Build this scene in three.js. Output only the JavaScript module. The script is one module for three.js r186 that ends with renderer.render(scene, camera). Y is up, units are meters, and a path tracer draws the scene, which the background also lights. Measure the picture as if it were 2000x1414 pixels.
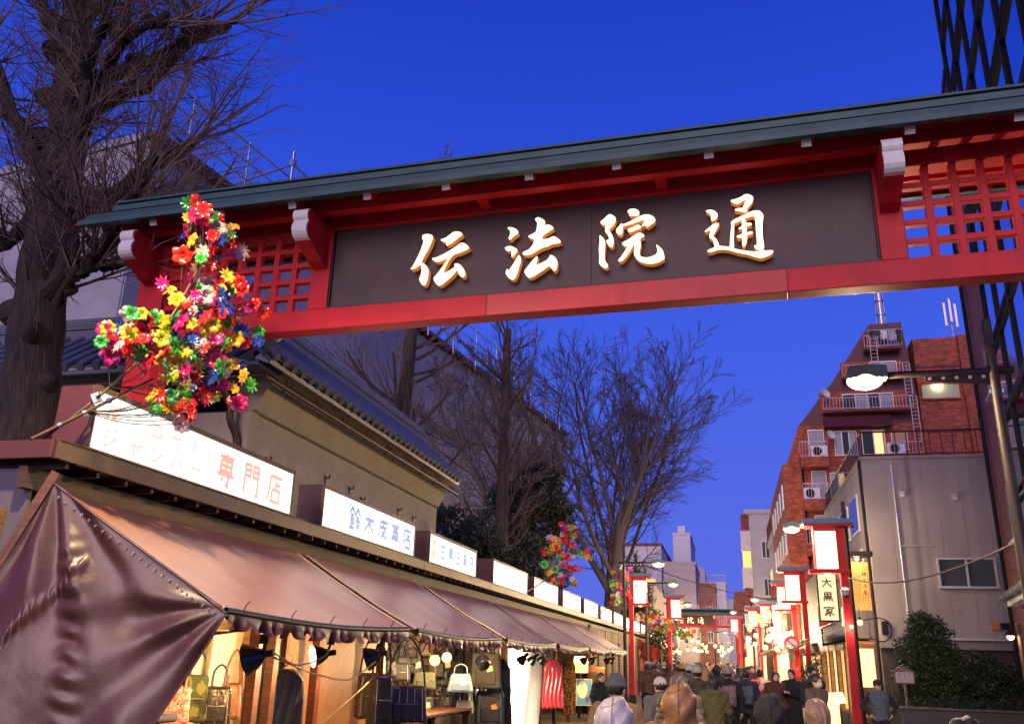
import * as THREE from 'three';
import { mergeGeometries, mergeVertices } from 'three/addons/utils/BufferGeometryUtils.js';
import { RoundedBoxGeometry } from 'three/addons/geometries/RoundedBoxGeometry.js';
import { RectAreaLightUniformsLib } from 'three/addons/lights/RectAreaLightUniformsLib.js';

// ---------------------------------------------------------------- camera, sky, afterglow, exposure
const scene = new THREE.Scene();
const camera = new THREE.PerspectiveCamera(45.4, 1024 / 723, 0.1, 1500);
camera.position.set(0, 1.85, 0);
camera.rotation.order = 'YXZ';
camera.rotation.set(0.32739, 0.24196, 0.02801);

{ // blue-hour sky: one vertical gradient, the same all round
  const W = 64, H = 128, data = new Float32Array(W * H * 4);
  const stops = [[-90, 0.06, 0.09, 0.42], [0, 0.12, 0.17, 0.76], [10, 0.088, 0.145, 0.79], [20, 0.052, 0.115, 0.78], [32, 0.024, 0.074, 0.66], [45, 0.009, 0.042, 0.5], [90, 0.006, 0.026, 0.36]];
  for (let j = 0; j < H; j++) {
    const el = ((j + 0.5) / H - 0.5) * 180;
    let k = 0; while (k < stops.length - 2 && el > stops[k + 1][0]) k++;
    const a = stops[k], b = stops[k + 1], t = Math.min(1, Math.max(0, (el - a[0]) / (b[0] - a[0])));
    for (let i = 0; i < W; i++) for (let c = 0; c < 4; c++) data[(j * W + i) * 4 + c] = c === 3 ? 1 : a[c + 1] + (b[c + 1] - a[c + 1]) * t;
  }
  const sky = new THREE.DataTexture(data, W, H, THREE.RGBAFormat, THREE.FloatType);
  sky.mapping = THREE.EquirectangularReflectionMapping; sky.magFilter = THREE.LinearFilter; sky.needsUpdate = true;
  scene.background = sky; scene.environment = sky;
}
const sun = new THREE.DirectionalLight(new THREE.Color(1.0, 0.73, 0.74), 2.35); // the last afterglow, behind the photographer
sun.position.set(-4, 24, 45); sun.target.position.set(0, 3, -20); sun.shadow.radius = 70; sun.castShadow = true;
sun.shadow.camera.left = -60; sun.shadow.camera.right = 60; sun.shadow.camera.top = 60; sun.shadow.camera.bottom = -60; sun.shadow.camera.far = 250;
scene.add(sun, sun.target);

const renderer = new THREE.WebGLRenderer({ antialias: true });
renderer.toneMapping = THREE.LinearToneMapping;
renderer.toneMappingExposure = 1.0;
renderer.shadowMap.enabled = true;
RectAreaLightUniformsLib.init();

// ---------------------------------------------------------------- helpers
const V = (x, y, z) => new THREE.Vector3(x, y, z);
const rng = (s) => () => { s |= 0; s = s + 0x6D2B79F5 | 0; let t = Math.imul(s ^ s >>> 15, 1 | s); t = t + Math.imul(t ^ t >>> 7, 61 | t) ^ t; return ((t ^ t >>> 14) >>> 0) / 4294967296; };
const names = new Map();
const numbered = (n) => { const k = names.get(n) ?? 0; names.set(n, k + 1); return k ? n + '_' + String(k).padStart(3, '0') : n; };
function thing(name, label, category, [x, y, z] = [0, 0, 0], turn = 0, group) {
  const o = new THREE.Group(); o.name = numbered(name); o.position.set(x, y, z); o.rotation.y = turn;
  o.userData = { label, category }; if (group) o.userData.group = group;
  scene.add(o); return o;
}
function obj(name, geo, mat, parent) {
  const g = Array.isArray(geo) ? M(geo) : geo, m = new THREE.Mesh(g, mat);
  m.castShadow = m.receiveShadow = true; m.name = parent ? name : numbered(name);
  (parent ?? scene).add(m); return m;
}
function tag(o, label, category, group, kind) { Object.assign(o.userData, { label, category }); if (group) o.userData.group = group; if (kind) o.userData.kind = kind; return o; }
function struct(name, geo, mat) { const o = obj(name, geo, mat); o.userData.kind = 'structure'; return o; }
function copy(o, [x, y, z], turn, label, group) {
  const c = o.clone(); c.name = numbered(o.name.replace(/_\d{3}$/, '')); c.position.set(x, y, z); if (turn !== undefined) c.rotation.y = turn;
  c.userData = { ...o.userData }; if (label) c.userData.label = label; if (group) c.userData.group = group; scene.add(c); return c;
}
// geometry: everything non-indexed with position, normal and uv in metres
function muv(g, s = 1) {
  const p = g.attributes.position, n = g.attributes.normal, uv = new Float32Array(p.count * 2);
  for (let i = 0; i < p.count; i++) {
    const x = Math.abs(n.getX(i)), y = Math.abs(n.getY(i)), z = Math.abs(n.getZ(i));
    if (y > x && y > z) { uv[i * 2] = p.getX(i) * s; uv[i * 2 + 1] = p.getZ(i) * s; }
    else if (x > z) { uv[i * 2] = p.getZ(i) * s; uv[i * 2 + 1] = p.getY(i) * s; }
    else { uv[i * 2] = p.getX(i) * s; uv[i * 2 + 1] = p.getY(i) * s; }
  }
  g.setAttribute('uv', new THREE.BufferAttribute(uv, 2)); return g;
}
function clean(g) {
  if (g.index) g = g.toNonIndexed();
  for (const k of Object.keys(g.attributes)) if (!['position', 'normal', 'uv'].includes(k)) g.deleteAttribute(k);
  g.clearGroups(); return muv(g);
}
const M = (list) => list.length === 1 ? list[0] : mergeGeometries(list);
const mx = new THREE.Matrix4(), eu = new THREE.Euler(), qt = new THREE.Quaternion();
const place = (g, x = 0, y = 0, z = 0, ry = 0, rx = 0, rz = 0) => muv(g.applyMatrix4(mx.compose(V(x, y, z), qt.setFromEuler(eu.set(rx, ry, rz, 'YXZ')), V(1, 1, 1))));
const box = (w, h, d, x, y, z, ry, rx, rz) => place(clean(new THREE.BoxGeometry(w, h, d)), x, y, z, ry, rx, rz);
const bx = (x0, x1, y0, y1, z0, z1) => box(Math.abs(x1 - x0), Math.abs(y1 - y0), Math.abs(z1 - z0), (x0 + x1) / 2, (y0 + y1) / 2, (z0 + z1) / 2);
const rbox = (w, h, d, r, x, y, z, ry, rx, rz, s = 2) => place(clean(new RoundedBoxGeometry(w, h, d, s, Math.min(r, w / 2.01, h / 2.01, d / 2.01))), x, y, z, ry, rx, rz);
const rbx = (x0, x1, y0, y1, z0, z1, r = 0.012) => rbox(Math.abs(x1 - x0), Math.abs(y1 - y0), Math.abs(z1 - z0), r, (x0 + x1) / 2, (y0 + y1) / 2, (z0 + z1) / 2);
const cyl = (r0, r1, h, x, y, z, n = 12, ry, rx, rz) => place(clean(new THREE.CylinderGeometry(r1, r0, h, n)), x, y, z, ry, rx, rz);
const ball = (r, x, y, z, n = 10) => place(clean(new THREE.SphereGeometry(r, n, Math.max(4, n * 0.7 | 0))), x, y, z);
const blob = (rx, ry, rz, x, y, z, n = 12) => { const g = clean(new THREE.SphereGeometry(1, n, Math.max(5, n * 0.7 | 0))); g.scale(rx, ry, rz); g.computeVertexNormals(); return place(g, x, y, z); };
function rod(a, b, r0, r1 = r0, n = 6) {
  const A = V(...a), B = V(...b), d = B.clone().sub(A), l = d.length(), g = clean(new THREE.CylinderGeometry(r1, r0, l, n));
  g.applyMatrix4(mx.compose(A.add(B).multiplyScalar(0.5), qt.setFromUnitVectors(V(0, 1, 0), d.normalize()), V(1, 1, 1))); return muv(g);
}
function beam(a, b, w, h) { // square bar between two points
  const A = V(...a), B = V(...b), l = A.distanceTo(B), g = clean(new THREE.BoxGeometry(w, h, l));
  mx.lookAt(A, B, V(0, 1, 0)); mx.setPosition(A.add(B).multiplyScalar(0.5)); g.applyMatrix4(mx); return muv(g);
}
function wire(pts, r, n = 5, seg = 24) { return clean(new THREE.TubeGeometry(new THREE.CatmullRomCurve3(pts.map((p) => V(...p))), seg, r, n)); }
function sag(a, b, drop, r, n = 5, seg = 20) { const p = []; for (let i = 0; i <= 8; i++) { const t = i / 8; p.push([a[0] + (b[0] - a[0]) * t, a[1] + (b[1] - a[1]) * t - drop * 4 * t * (1 - t), a[2] + (b[2] - a[2]) * t]); } return wire(p, r, n, seg); }
function prism(pts, depth, bevel = 0) { // outline in xy, extruded to +z
  const s = new THREE.Shape(pts.map(([x, y]) => new THREE.Vector2(x, y)));
  return clean(new THREE.ExtrudeGeometry(s, { depth, bevelEnabled: bevel > 0, bevelThickness: bevel, bevelSize: bevel, bevelSegments: 1, steps: 1 }));
}
const lathe = (pts, n = 16) => clean(new THREE.LatheGeometry(pts.map(([x, y]) => new THREE.Vector2(x, y)), n));
function sheet(nu, nv, f, keepUV = true) { // smooth parametric surface; uv from arc length along the grid
  const pos = [], uv = [], idx = [];
  for (let j = 0; j <= nv; j++) for (let i = 0; i <= nu; i++) { pos.push(...f(i / nu, j / nv)); uv.push(i / nu, j / nv); }
  for (let j = 0; j < nv; j++) for (let i = 0; i < nu; i++) { const a = j * (nu + 1) + i, b = a + 1, c = a + nu + 1, d = c + 1; idx.push(a, b, d, a, d, c); }
  const g = new THREE.BufferGeometry(); g.setAttribute('position', new THREE.Float32BufferAttribute(pos, 3)); g.setAttribute('uv', new THREE.Float32BufferAttribute(uv, 2)); g.setIndex(idx); g.computeVertexNormals();
  return keepUV ? g.toNonIndexed() : clean(g);
}
// smooth periodic value noise for textures and cloth
const hash = (x, y, s) => { let h = Math.imul(x | 0, 374761393) + Math.imul(y | 0, 668265263) + Math.imul(s | 0, 1274126177); h = Math.imul(h ^ h >>> 13, 1274126177); return ((h ^ h >>> 16) >>> 0) / 4294967296; };
function vnoise(x, y, s = 0, per = 0) {
  const xi = Math.floor(x), yi = Math.floor(y), fx = x - xi, fy = y - yi, u = fx * fx * (3 - 2 * fx), v = fy * fy * (3 - 2 * fy);
  const w = (a) => per ? ((a % per) + per) % per : a;
  const a = hash(w(xi), w(yi), s), b = hash(w(xi + 1), w(yi), s), c = hash(w(xi), w(yi + 1), s), d = hash(w(xi + 1), w(yi + 1), s);
  return a + (b - a) * u + (c - a) * v + (a - b - c + d) * u * v;
}
function fbm(x, y, s = 0, oct = 4, per = 0) { let t = 0, a = 0.5, n = 0; for (let i = 0; i < oct; i++) { t += a * vnoise(x, y, s + i, per); n += a; x *= 2; y *= 2; per *= 2; a *= 0.5; } return t / n; }
function tex(size, f, metres = 1, color = true) { // f(u, v) -> [r, g, b] (sRGB 0..1) or one value; tiles every `metres`
  const d = new Uint8Array(size * size * 4);
  for (let j = 0; j < size; j++) for (let i = 0; i < size; i++) {
    const c = f(i / size, j / size), o = (j * size + i) * 4, v = Array.isArray(c) ? c : [c, c, c];
    for (let k = 0; k < 3; k++) d[o + k] = Math.max(0, Math.min(255, v[k] * 255)); d[o + 3] = 255;
  }
  const t = new THREE.DataTexture(d, size, size); t.wrapS = t.wrapT = THREE.RepeatWrapping; t.magFilter = t.minFilter = THREE.LinearFilter; t.generateMipmaps = false;
  if (color) t.colorSpace = THREE.SRGBColorSpace; t.repeat.set(1 / metres, 1 / metres); t.needsUpdate = true; return t;
}
const rep = (t, mx_, my_ = mx_) => { const c = t.clone(); c.repeat.set(1 / mx_, 1 / my_); c.needsUpdate = true; return c; };
const mat = (r, g, b, roughness = 0.7, o = {}) => { const c = new THREE.Color(); c.setRGB(r, g, b); return new THREE.MeshPhysicalMaterial({ color: c, roughness, side: THREE.DoubleSide, ...o }); };
const glow = (r, g, b, k = 1, o = {}) => { const c = new THREE.Color(); c.setRGB(r, g, b); return new THREE.MeshPhysicalMaterial({ color: c, emissive: c.clone(), emissiveIntensity: k, roughness: 0.5, side: THREE.DoubleSide, ...o }); };
function pointLight(parent, [x, y, z], color, intensity, radius = 3) {
  const l = new THREE.PointLight(new THREE.Color(...color), intensity); l.position.set(x, y, z); l.shadow.radius = radius; l.castShadow = true; l.name = 'lamp_light'; parent.add(l); return l;
}
function downLight(parent, [x, y, z], color, intensity) { // cut-off street lamp: shines below its own height only
  const l = new THREE.SpotLight(new THREE.Color(...color), intensity, 0, 1.5, 0.25); l.position.set(x, y, z); l.target.position.set(x, y - 3, z); l.shadow.radius = 4; l.castShadow = true; l.name = 'lamp_light'; parent.add(l, l.target); return l;
}
function rectLight(parent, [x, y, z], ry, w, h, color, intensity) { // shines along its own -z turned by ry
  const l = new THREE.RectAreaLight(new THREE.Color(...color), intensity, w, h); l.position.set(x, y, z); l.rotation.y = ry; l.name = 'panel_light'; parent.add(l); return l;
}
// ---------------------------------------------------------------- textures and shared materials
const T = {
  speck: tex(256, (u, v) => 0.82 + 0.12 * (fbm(u * 6, v * 6, 3, 4, 6) - 0.5) + 0.16 * (hash(u * 256, v * 256, 7) - 0.5), 1.2),
  grainB: tex(256, (u, v) => fbm(u * 32, v * 32, 11, 3, 32), 0.6, false),
  paint: tex(256, (u, v) => { const n = fbm(u * 5, v * 5, 21, 5, 5), f = fbm(u * 40, v * 40, 5, 2, 40); return 0.88 + 0.14 * (n - 0.5) + 0.06 * (f - 0.5); }, 1.7),
  stain: tex(512, (u, v) => { const s = fbm(u * 24, v * 2, 31, 4, 2 * 1) , c = fbm(u * 4, v * 4, 33, 5, 4); const k = Math.max(0, vnoise(u * 26, 0.5, 40, 26) - 0.55) * 2.4 * (0.4 + fbm(u * 40, v * 6, 44, 3, 0)); return 0.86 + 0.16 * (c - 0.5) - 0.25 * k + 0.05 * (hash(u * 512, v * 512, 9) - 0.5) + 0 * s; }, 4.2),
  bark: tex(256, (u, v) => { const n = fbm(u * 26, v * 5, 51, 4, 0), c = fbm(u * 4, v * 4, 57, 3, 4); return [0.55 + 0.6 * (n - 0.45) + 0.2 * (c - 0.5), 0.5 + 0.55 * (n - 0.45) + 0.2 * (c - 0.5), 0.47 + 0.5 * (n - 0.45) + 0.2 * (c - 0.5)]; }, 1.1),
  barkB: tex(256, (u, v) => fbm(u * 30, v * 6, 51, 4, 0), 1.1, false),
  asphalt: tex(256, (u, v) => { const c = fbm(u * 4, v * 4, 61, 4, 4); return 0.7 + 0.3 * (hash(u * 256, v * 256, 3) - 0.5) + 0.25 * (c - 0.5); }, 1.5),
  wood: tex(256, (u, v) => { const n = fbm(u * 3 + 0.6 * fbm(u * 2, v * 8, 71, 2, 2), v * 44, 73, 3, 0); return [0.72 + 0.4 * (n - 0.5), 0.68 + 0.42 * (n - 0.5), 0.64 + 0.42 * (n - 0.5)]; }, 0.9),
  vinyl: tex(256, (u, v) => 0.86 + 0.1 * (fbm(u * 4, v * 4, 81, 4, 4) - 0.5) + 0.06 * (((u * 256 | 0) + (v * 256 | 0)) % 2) + 0.08 * (fbm(u * 30, v * 3, 83, 2, 0) - 0.5), 0.8),
  cloth: tex(128, (u, v) => 0.84 + 0.12 * (fbm(u * 8, v * 8, 91, 3, 8) - 0.5) + 0.07 * Math.sin(u * 6.283 * 32) * Math.sin(v * 6.283 * 32), 0.4),
  leafy: tex(64, (u, v) => 0.8 + 0.4 * (fbm(u * 6, v * 6, 95, 3, 6) - 0.5), 0.4),
};
T.worn = tex(512, (u, v) => { const n = fbm(u * 4, v * 4, 121, 5, 4), s = fbm(u * 40, v * 3, 125, 3, 0), c = fbm(u * 26, v * 26, 127, 3, 26); const chip = c > 0.83 ? 0.06 : 0; const k = 0.86 + 0.26 * (n - 0.5) - 0.16 * Math.max(0, s - 0.55) + chip; return [k, k * (1 + chip * 2), k * (1 + chip * 2)]; }, 2.2);
const K = {
  red: mat(0.60, 0.020, 0.028, 0.5, { specularIntensity: 0.4, map: T.worn, bumpMap: T.grainB, bumpScale: 0.0006 }),
  redLow: mat(0.58, 0.020, 0.027, 0.42, { specularIntensity: 0.5, map: rep(T.worn, 2.9) }),
  white: mat(0.78, 0.76, 0.72, 0.5, { map: T.paint }),
  copper: mat(0.026, 0.09, 0.09, 0.55, { map: rep(T.worn, 1.3), metalness: 0.15 }),
  board: mat(0.062, 0.034, 0.030, 0.6, { map: rep(T.worn, 1.1), bumpMap: T.grainB, bumpScale: 0.0005 }),
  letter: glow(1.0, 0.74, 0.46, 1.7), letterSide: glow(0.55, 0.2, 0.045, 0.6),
  maroon: mat(0.115, 0.03, 0.028, 0.5, { map: T.paint }),
  brownMetal: mat(0.13, 0.075, 0.045, 0.45, { map: T.paint, metalness: 0.2 }),
  blackMetal: mat(0.02, 0.02, 0.022, 0.45, { metalness: 0.3 }),
  steel: mat(0.35, 0.35, 0.37, 0.38, { metalness: 0.85 }),
  poleBrown: mat(0.032, 0.021, 0.018, 0.55, { map: T.paint, metalness: 0.3 }),
  darkWood: mat(0.10, 0.055, 0.032, 0.6, { map: T.wood, bumpMap: T.grainB, bumpScale: 0.001 }),
  redWood: mat(0.22, 0.07, 0.032, 0.5, { map: T.wood }),
  paleWood: mat(0.45, 0.27, 0.13, 0.6, { map: T.wood }),
  asphalt: mat(0.075, 0.072, 0.07, 0.85, { map: T.asphalt, bumpMap: T.grainB, bumpScale: 0.004 }),
  bark: mat(0.10, 0.076, 0.074, 0.92, { map: rep(T.bark, 0.7, 1.4), bumpMap: rep(T.barkB, 0.7, 1.4), bumpScale: 0.03 }),
  twig: mat(0.125, 0.08, 0.07, 0.88),
  twigDark: mat(0.065, 0.05, 0.048, 0.85),
  black: mat(0.012, 0.012, 0.013, 0.6),
};
// ---------------------------------------------------------------- stroke lettering for signs (100 x 100 box, y down)
const FONT = {
  '皮': '20,18 88,18 82,30|24,18 20,60 8,92|54,4 54,42|24,42 78,42 60,68 34,92|38,52 62,78 92,94',
  '・': '46,46 54,54', 'コ': '18,24 80,24 80,84|14,80 84,80', 'ー': '12,50 88,50', 'ト': '40,8 40,94|40,40 80,62',
  'ジ': '18,18 38,30|12,42 32,54|14,90 50,78 84,40|66,6 74,20|82,2 90,16', 'ャ': '20,52 86,40 72,62|42,30 56,96',
  'ン': '16,26 40,42|16,88 56,74 88,34', 'バ': '34,30 26,60 10,86|60,28 74,56 88,86|72,6 78,18|88,2 94,14',
  '専': '14,14 86,14|50,2 50,64|22,24 78,24 78,56 22,56 22,24|22,40 78,40|8,66 92,66|66,56 66,98 54,92|30,74 40,86',
  '門': '12,6 12,98|12,8 42,8 42,42 12,42|12,25 42,25|88,8 58,8 58,42 88,42|58,25 88,25|88,8 88,98 78,92',
  '店': '50,2 50,14|16,14 92,14|20,14 18,60 6,96|56,24 56,56|56,38 84,38|34,56 82,56 82,94 34,94 34,56',
  '鈴': '26,4 6,36|26,4 46,30|14,40 40,40|10,56 44,56|27,40 27,90|14,66 20,80|42,64 36,80|6,92 48,90|72,4 50,40|72,4 96,38|60,44 84,44|56,58 88,58 86,80 76,78|70,58 70,98',
  '木': '10,32 90,32|50,4 50,98|50,34 30,66 8,84|50,34 70,66 92,84',
  '革': '10,16 90,16|32,4 32,30|68,4 68,30|32,30 68,30|24,42 76,42 76,60 24,60 24,42|8,74 92,74|50,30 50,98',
  '良': '50,2 50,12|26,12 74,12 74,52 26,52|26,32 74,32|26,12 26,92 50,78|50,52 66,74 90,92|80,56 64,68',
  '三': '16,16 84,16|24,48 76,48|8,86 92,86', '大': '8,36 92,36|50,6 48,46 12,94|50,40 66,70 92,92',
  '黒': '22,8 78,8 78,44 22,44 22,8|22,26 78,26|50,8 50,70|18,56 82,56|8,70 92,70|20,80 12,94|38,80 40,94|58,80 62,94|78,80 88,94',
  '家': '50,2 50,12|10,28 12,14 90,14 84,28|22,32 80,32|54,32 20,56|44,42 60,66 56,96 44,90|50,54 14,78|56,66 12,94|80,42 62,54|60,52 74,74 94,90',
  '士': '12,36 88,36|50,6 50,90|24,90 76,90', '紳': '30,4 12,28 30,36|38,20 12,52 44,50|28,50 28,96|14,66 8,84|42,64 48,80|56,24 92,24 92,72 56,72 56,24|56,48 92,48|74,4 74,98',
  '洋': '12,10 24,20|6,36 20,46|8,94 28,60|46,4 54,18|84,2 76,18|38,22 92,22|42,42 88,42|34,64 96,64|65,22 65,98',
  '品': '32,6 68,6 68,40 32,40 32,6|8,54 42,54 42,92 8,92 8,54|58,54 92,54 92,92 58,92 58,54',
};
function glyph(ctx, ch, x, y, w, h, lw) {
  ctx.lineWidth = lw; ctx.lineJoin = 'miter'; ctx.lineCap = 'butt';
  for (const s of (FONT[ch] ?? '').split('|')) {
    const p = s.split(' ').map((q) => q.split(',').map(Number)); if (p[0].length < 2) continue;
    ctx.beginPath(); p.forEach(([a, b], i) => { const X = x + a * w / 100, Y = y + b * h / 100; i ? ctx.lineTo(X, Y) : ctx.moveTo(X, Y); }); ctx.stroke();
  }
}
function signTexture(w, h, draw) {
  const c = document.createElement('canvas'); c.width = w; c.height = h; const g = c.getContext('2d'); draw(g, w, h);
  const t = new THREE.CanvasTexture(c); t.colorSpace = THREE.SRGBColorSpace; t.magFilter = t.minFilter = THREE.LinearFilter; t.generateMipmaps = false; return t;
}
const litFace = (t, k, tint = [1, 1, 1]) => { const c = new THREE.Color(); c.setRGB(...tint); return new THREE.MeshPhysicalMaterial({ color: 0x888888, map: t, emissive: c, emissiveMap: t, emissiveIntensity: k, roughness: 0.35, side: THREE.DoubleSide }); };
// a flat face w x h centred at the origin in the xy plane, facing +z, with uv 0..1
const facePlate = (w, h) => { const g = new THREE.PlaneGeometry(w, h).toNonIndexed(); return g; };
// ---------------------------------------------------------------- the red street gate
const GLYPHS = [[[-1754,972,-1744,999,-1700,1003,-1646,988,-1632,959,-1646,899,-1682,811,-1719,742,-1750,672,-1771,641,-1810,609,-1863,599,-1841,633,-1800,720,-1764,808,-1740,891,-1734,927,-1750,947],[-1755,658,-1731,658,-1688,624,-1662,579,-1658,519,-1666,454,-1680,408,-1703,393,-1733,419,-1754,469,-1740,521,-1735,575,-1743,618],[-1533,914,-1478,932,-1422,969,-1383,992,-1324,988,-1288,957,-1327,931,-1372,893,-1416,862,-1468,846,-1458,872,-1500,892],[-1614,701,-1571,705,-1491,736,-1412,776,-1345,818,-1300,846,-1260,842,-1206,791,-1245,765,-1318,739,-1369,730,-1419,681,-1445,630,-1475,561,-1481,508,-1428,527,-1372,557,-1353,579,-1360,606,-1323,608,-1281,577,-1248,527,-1237,478,-1253,451,-1287,460,-1309,497,-1326,546,-1342,530,-1379,480,-1434,432,-1494,385,-1534,377,-1565,409,-1588,459,-1558,498,-1505,570,-1452,654,-1420,705,-1465,686,-1533,662,-1586,665,-1610,682]],[[-780,973,-749,979,-698,958,-667,927,-669,895,-713,870,-742,840,-765,846,-749,892,-751,943],[-801,742,-748,755,-698,731,-667,707,-680,676,-725,628,-727,699,-780,708],[-643,637,-628,612,-627,560,-647,492,-667,413,-699,367,-743,385,-778,429,-781,459,-768,489,-746,478,-698,549,-667,605],[-475,1037,-445,1058,-395,1031,-369,1001,-377,954,-333,958,-300,942,-278,916,-316,891,-365,861,-394,834,-391,793,-331,795,-293,811,-266,814,-228,786,-198,751,-227,737,-287,734,-346,711,-390,704,-449,676,-514,641,-569,635,-605,651,-586,672,-537,691,-494,745,-479,808,-506,817,-546,845,-507,865,-464,890,-454,942,-452,996],[-445,602,-450,553,-462,497,-414,515,-354,538,-320,569,-307,597,-285,597,-253,568,-233,531,-235,468,-251,427,-272,426,-294,463,-327,483,-369,453,-433,413,-492,379,-536,374,-563,403,-578,445,-544,493,-496,558]],[[224,927,267,966,307,1002,335,1002,374,969,382,940,362,886,322,847,310,823,338,777,354,726,354,670,339,629,309,650,281,706,309,718,304,768,271,815,274,884,243,900],[214,772,242,750,265,711,267,643,261,552,266,484,296,433,284,403,251,413,207,460,210,538,205,619,214,698],[506,1016,532,1038,582,1035,621,1008,623,983,608,957,564,965,528,966,520,995],[443,883,454,870,524,892,591,924,664,953,714,953,762,929,786,892,772,863,733,837,705,818,681,843,650,834,667,863,685,904,629,898,557,876,490,862,454,854,453,807,438,765,416,762,389,790,389,821,417,855],[506,804,556,826,606,845,642,826,622,809,578,796,533,780,517,784],[445,657,509,690,565,727,615,752,654,741,670,718,642,706,625,677,635,634,623,574,619,514,643,482,702,469,762,484,795,508,799,555,789,602,824,571,855,526,866,464,858,442,803,414,727,404,652,424,599,462,567,514,565,568,575,646,552,624,518,561,479,505,440,466,404,467,429,498,474,566,508,635,475,629]],[[1293,930,1344,933,1385,910,1405,871,1387,831,1352,814,1339,825,1341,867,1321,900],[1273,702,1308,731,1357,768,1395,779,1413,768,1398,733,1364,677,1349,640,1376,610,1395,561,1409,526,1455,516,1501,502,1561,475,1667,443,1752,428,1818,430,1904,424,1892,393,1840,370,1789,358,1729,381,1665,411,1590,434,1519,465,1453,486,1386,488,1323,471,1287,486,1324,503,1356,517,1355,553,1344,602,1312,635,1322,676,1328,711,1291,703],[1531,772,1569,801,1632,826,1707,859,1765,873,1805,865,1834,832,1840,801,1828,731,1822,643,1821,555,1827,490,1819,445,1789,439,1754,457,1734,492,1757,498,1763,562,1761,650,1762,739,1758,805,1736,820,1689,810,1641,801,1588,771,1559,763,1556,703,1548,615,1545,556,1541,486,1503,490,1509,560,1519,648,1531,730],[1628,797,1662,799,1675,749,1710,742,1725,731,1693,717,1678,713,1676,642,1705,651,1730,636,1703,624,1677,618,1669,560,1653,515,1634,496,1623,530,1627,594,1594,601,1576,612,1600,621,1629,635,1632,689,1599,698,1626,713,1635,742],[1541,1010,1591,1022,1639,1037,1677,1060,1714,1058,1749,1033,1757,1007,1734,959,1700,920,1686,901,1693,879,1661,874,1615,891,1574,905,1606,914,1648,918,1672,966,1685,1013,1653,999,1602,972,1568,988]]];
function makeGate() {
  const g = thing('street_gate', 'red street gate with green roof and lit white characters spanning above the leather stalls', 'gate', [-1.29, 0, -8.037], -0.0377);
  const yB = 5.2, P = 5.045; // beam underside; inner face of the main pillars
  for (const s of [-1, 1]) { // pillars stand behind the stalls, on concrete shoes
    const p = obj('pillar', [rbx(s * P, s * (P + 0.36), 0.35, 6.46, -0.32, -0.005)], K.red, g);
    obj('pillar_shoe', [rbx(s * (P - 0.07), s * (P + 0.43), 0, 0.35, -0.4, 0.07)], K.board, p);
  }
  const cuts = [-5.52, -1.0, 2.02, 5.52]; // the lower beam is three welded lengths with joints
  for (let i = 0; i < 3; i++) obj('lower_beam', [rbx(cuts[i] + 0.002, cuts[i + 1] - 0.002, yB, yB + 0.243, -0.2, 0, 0.01)], i === 1 ? K.redLow : K.red, g);
  for (const x of [-1, 2.02]) obj('joint_strip', bx(x - 0.006, x + 0.006, yB + 0.012, yB + 0.235, -0.19, -0.006), K.maroon, g);
  obj('upper_beam', [rbx(-5.5, 5.5, 6.42, 6.62, -0.24, -0.03)], K.red, g);
  for (const [a, b] of [[-2.87, 0.103], [0.107, 2.87]]) obj('board_panel', [bx(a, b, yB + 0.2465, 6.418, -0.14, -0.075)], K.board, g); // two panels meeting in a seam
  obj('board_trim', [bx(-2.87, 2.87, yB + 0.2465, yB + 0.262, -0.074, -0.02), bx(-2.869, -2.857, yB + 0.262, 6.415, -0.074, -0.035), bx(2.857, 2.869, yB + 0.262, 6.415, -0.074, -0.035)], K.black, g);
  for (const s of [-1, 1]) obj('post', [rbx(s * 2.872, s * 3.11, yB + 0.245, 6.42, -0.2, -0.012)], K.red, g);
  for (const s of [-1, 1]) { // open lattice between post and pillar
    const x0 = 3.112, x1 = P - 0.002, y0 = yB + 0.245, y1 = 6.418, nx = 8, ny = 5;
    for (let i = 1; i < nx; i++) { const x = x0 + (x1 - x0) * i / nx; obj('lattice_bar', [rbx(s * (x - 0.034), s * (x + 0.034), y0, y1, -0.135, -0.055, 0.006)], K.red, g); }
    for (let j = 1; j < ny; j++) { const y = y0 + (y1 - y0) * j / ny; obj('lattice_rail', [rbx(s * x0, s * x1, y - 0.03, y + 0.03, -0.132, -0.058, 0.006)], K.red, g); }
  }
  // brackets with white scrolled ends carry the purlins, front and back
  const scroll = []; // profile in (w, y): two bulges, one above the other
  { const q = (cx, cy, r, a0, a1) => { for (let i = 0; i <= 6; i++) { const a = a0 + (a1 - a0) * i / 6; scroll.push([cx + r * Math.cos(a), cy + r * Math.sin(a)]); } };
    scroll.push([0, 6.42]); scroll.push([0.50, 6.42]); q(0.475, 6.345, 0.08, 0.9, -0.95); q(0.435, 6.19, 0.115, 0.75, -1.5); scroll.push([0.30, 6.03]); scroll.push([0.15, 5.96]); scroll.push([0, 5.93]); }
  for (const x of [-5.225, -2.99, 2.99, 5.225]) for (const side of [1, -1]) {
    const sh = prism(scroll, 0.17); // xy -> zy
    const m = obj('bracket', place(sh, x + side * 0.085, 0, side > 0 ? -0.011 : -0.2, -Math.PI / 2 * side), K.red, g);
    const cap = scroll.slice(1, 16).map(([w, y]) => [w + 0.004, y]), inner = scroll.slice(1, 16).reverse().map(([w, y]) => [w - 0.02, y]);
    obj('white_end', place(prism([...cap, ...inner], 0.176), x + side * 0.088, 0, side > 0 ? -0.011 : -0.2, -Math.PI / 2 * side), K.white, m);
  }
  for (const side of [1, -1]) obj('purlin', [rbx(-5.5, 5.5, 6.46, 6.60, side > 0 ? 0.19 : -0.51, side > 0 ? 0.31 : -0.39, 0.008)], K.red, g);
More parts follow.
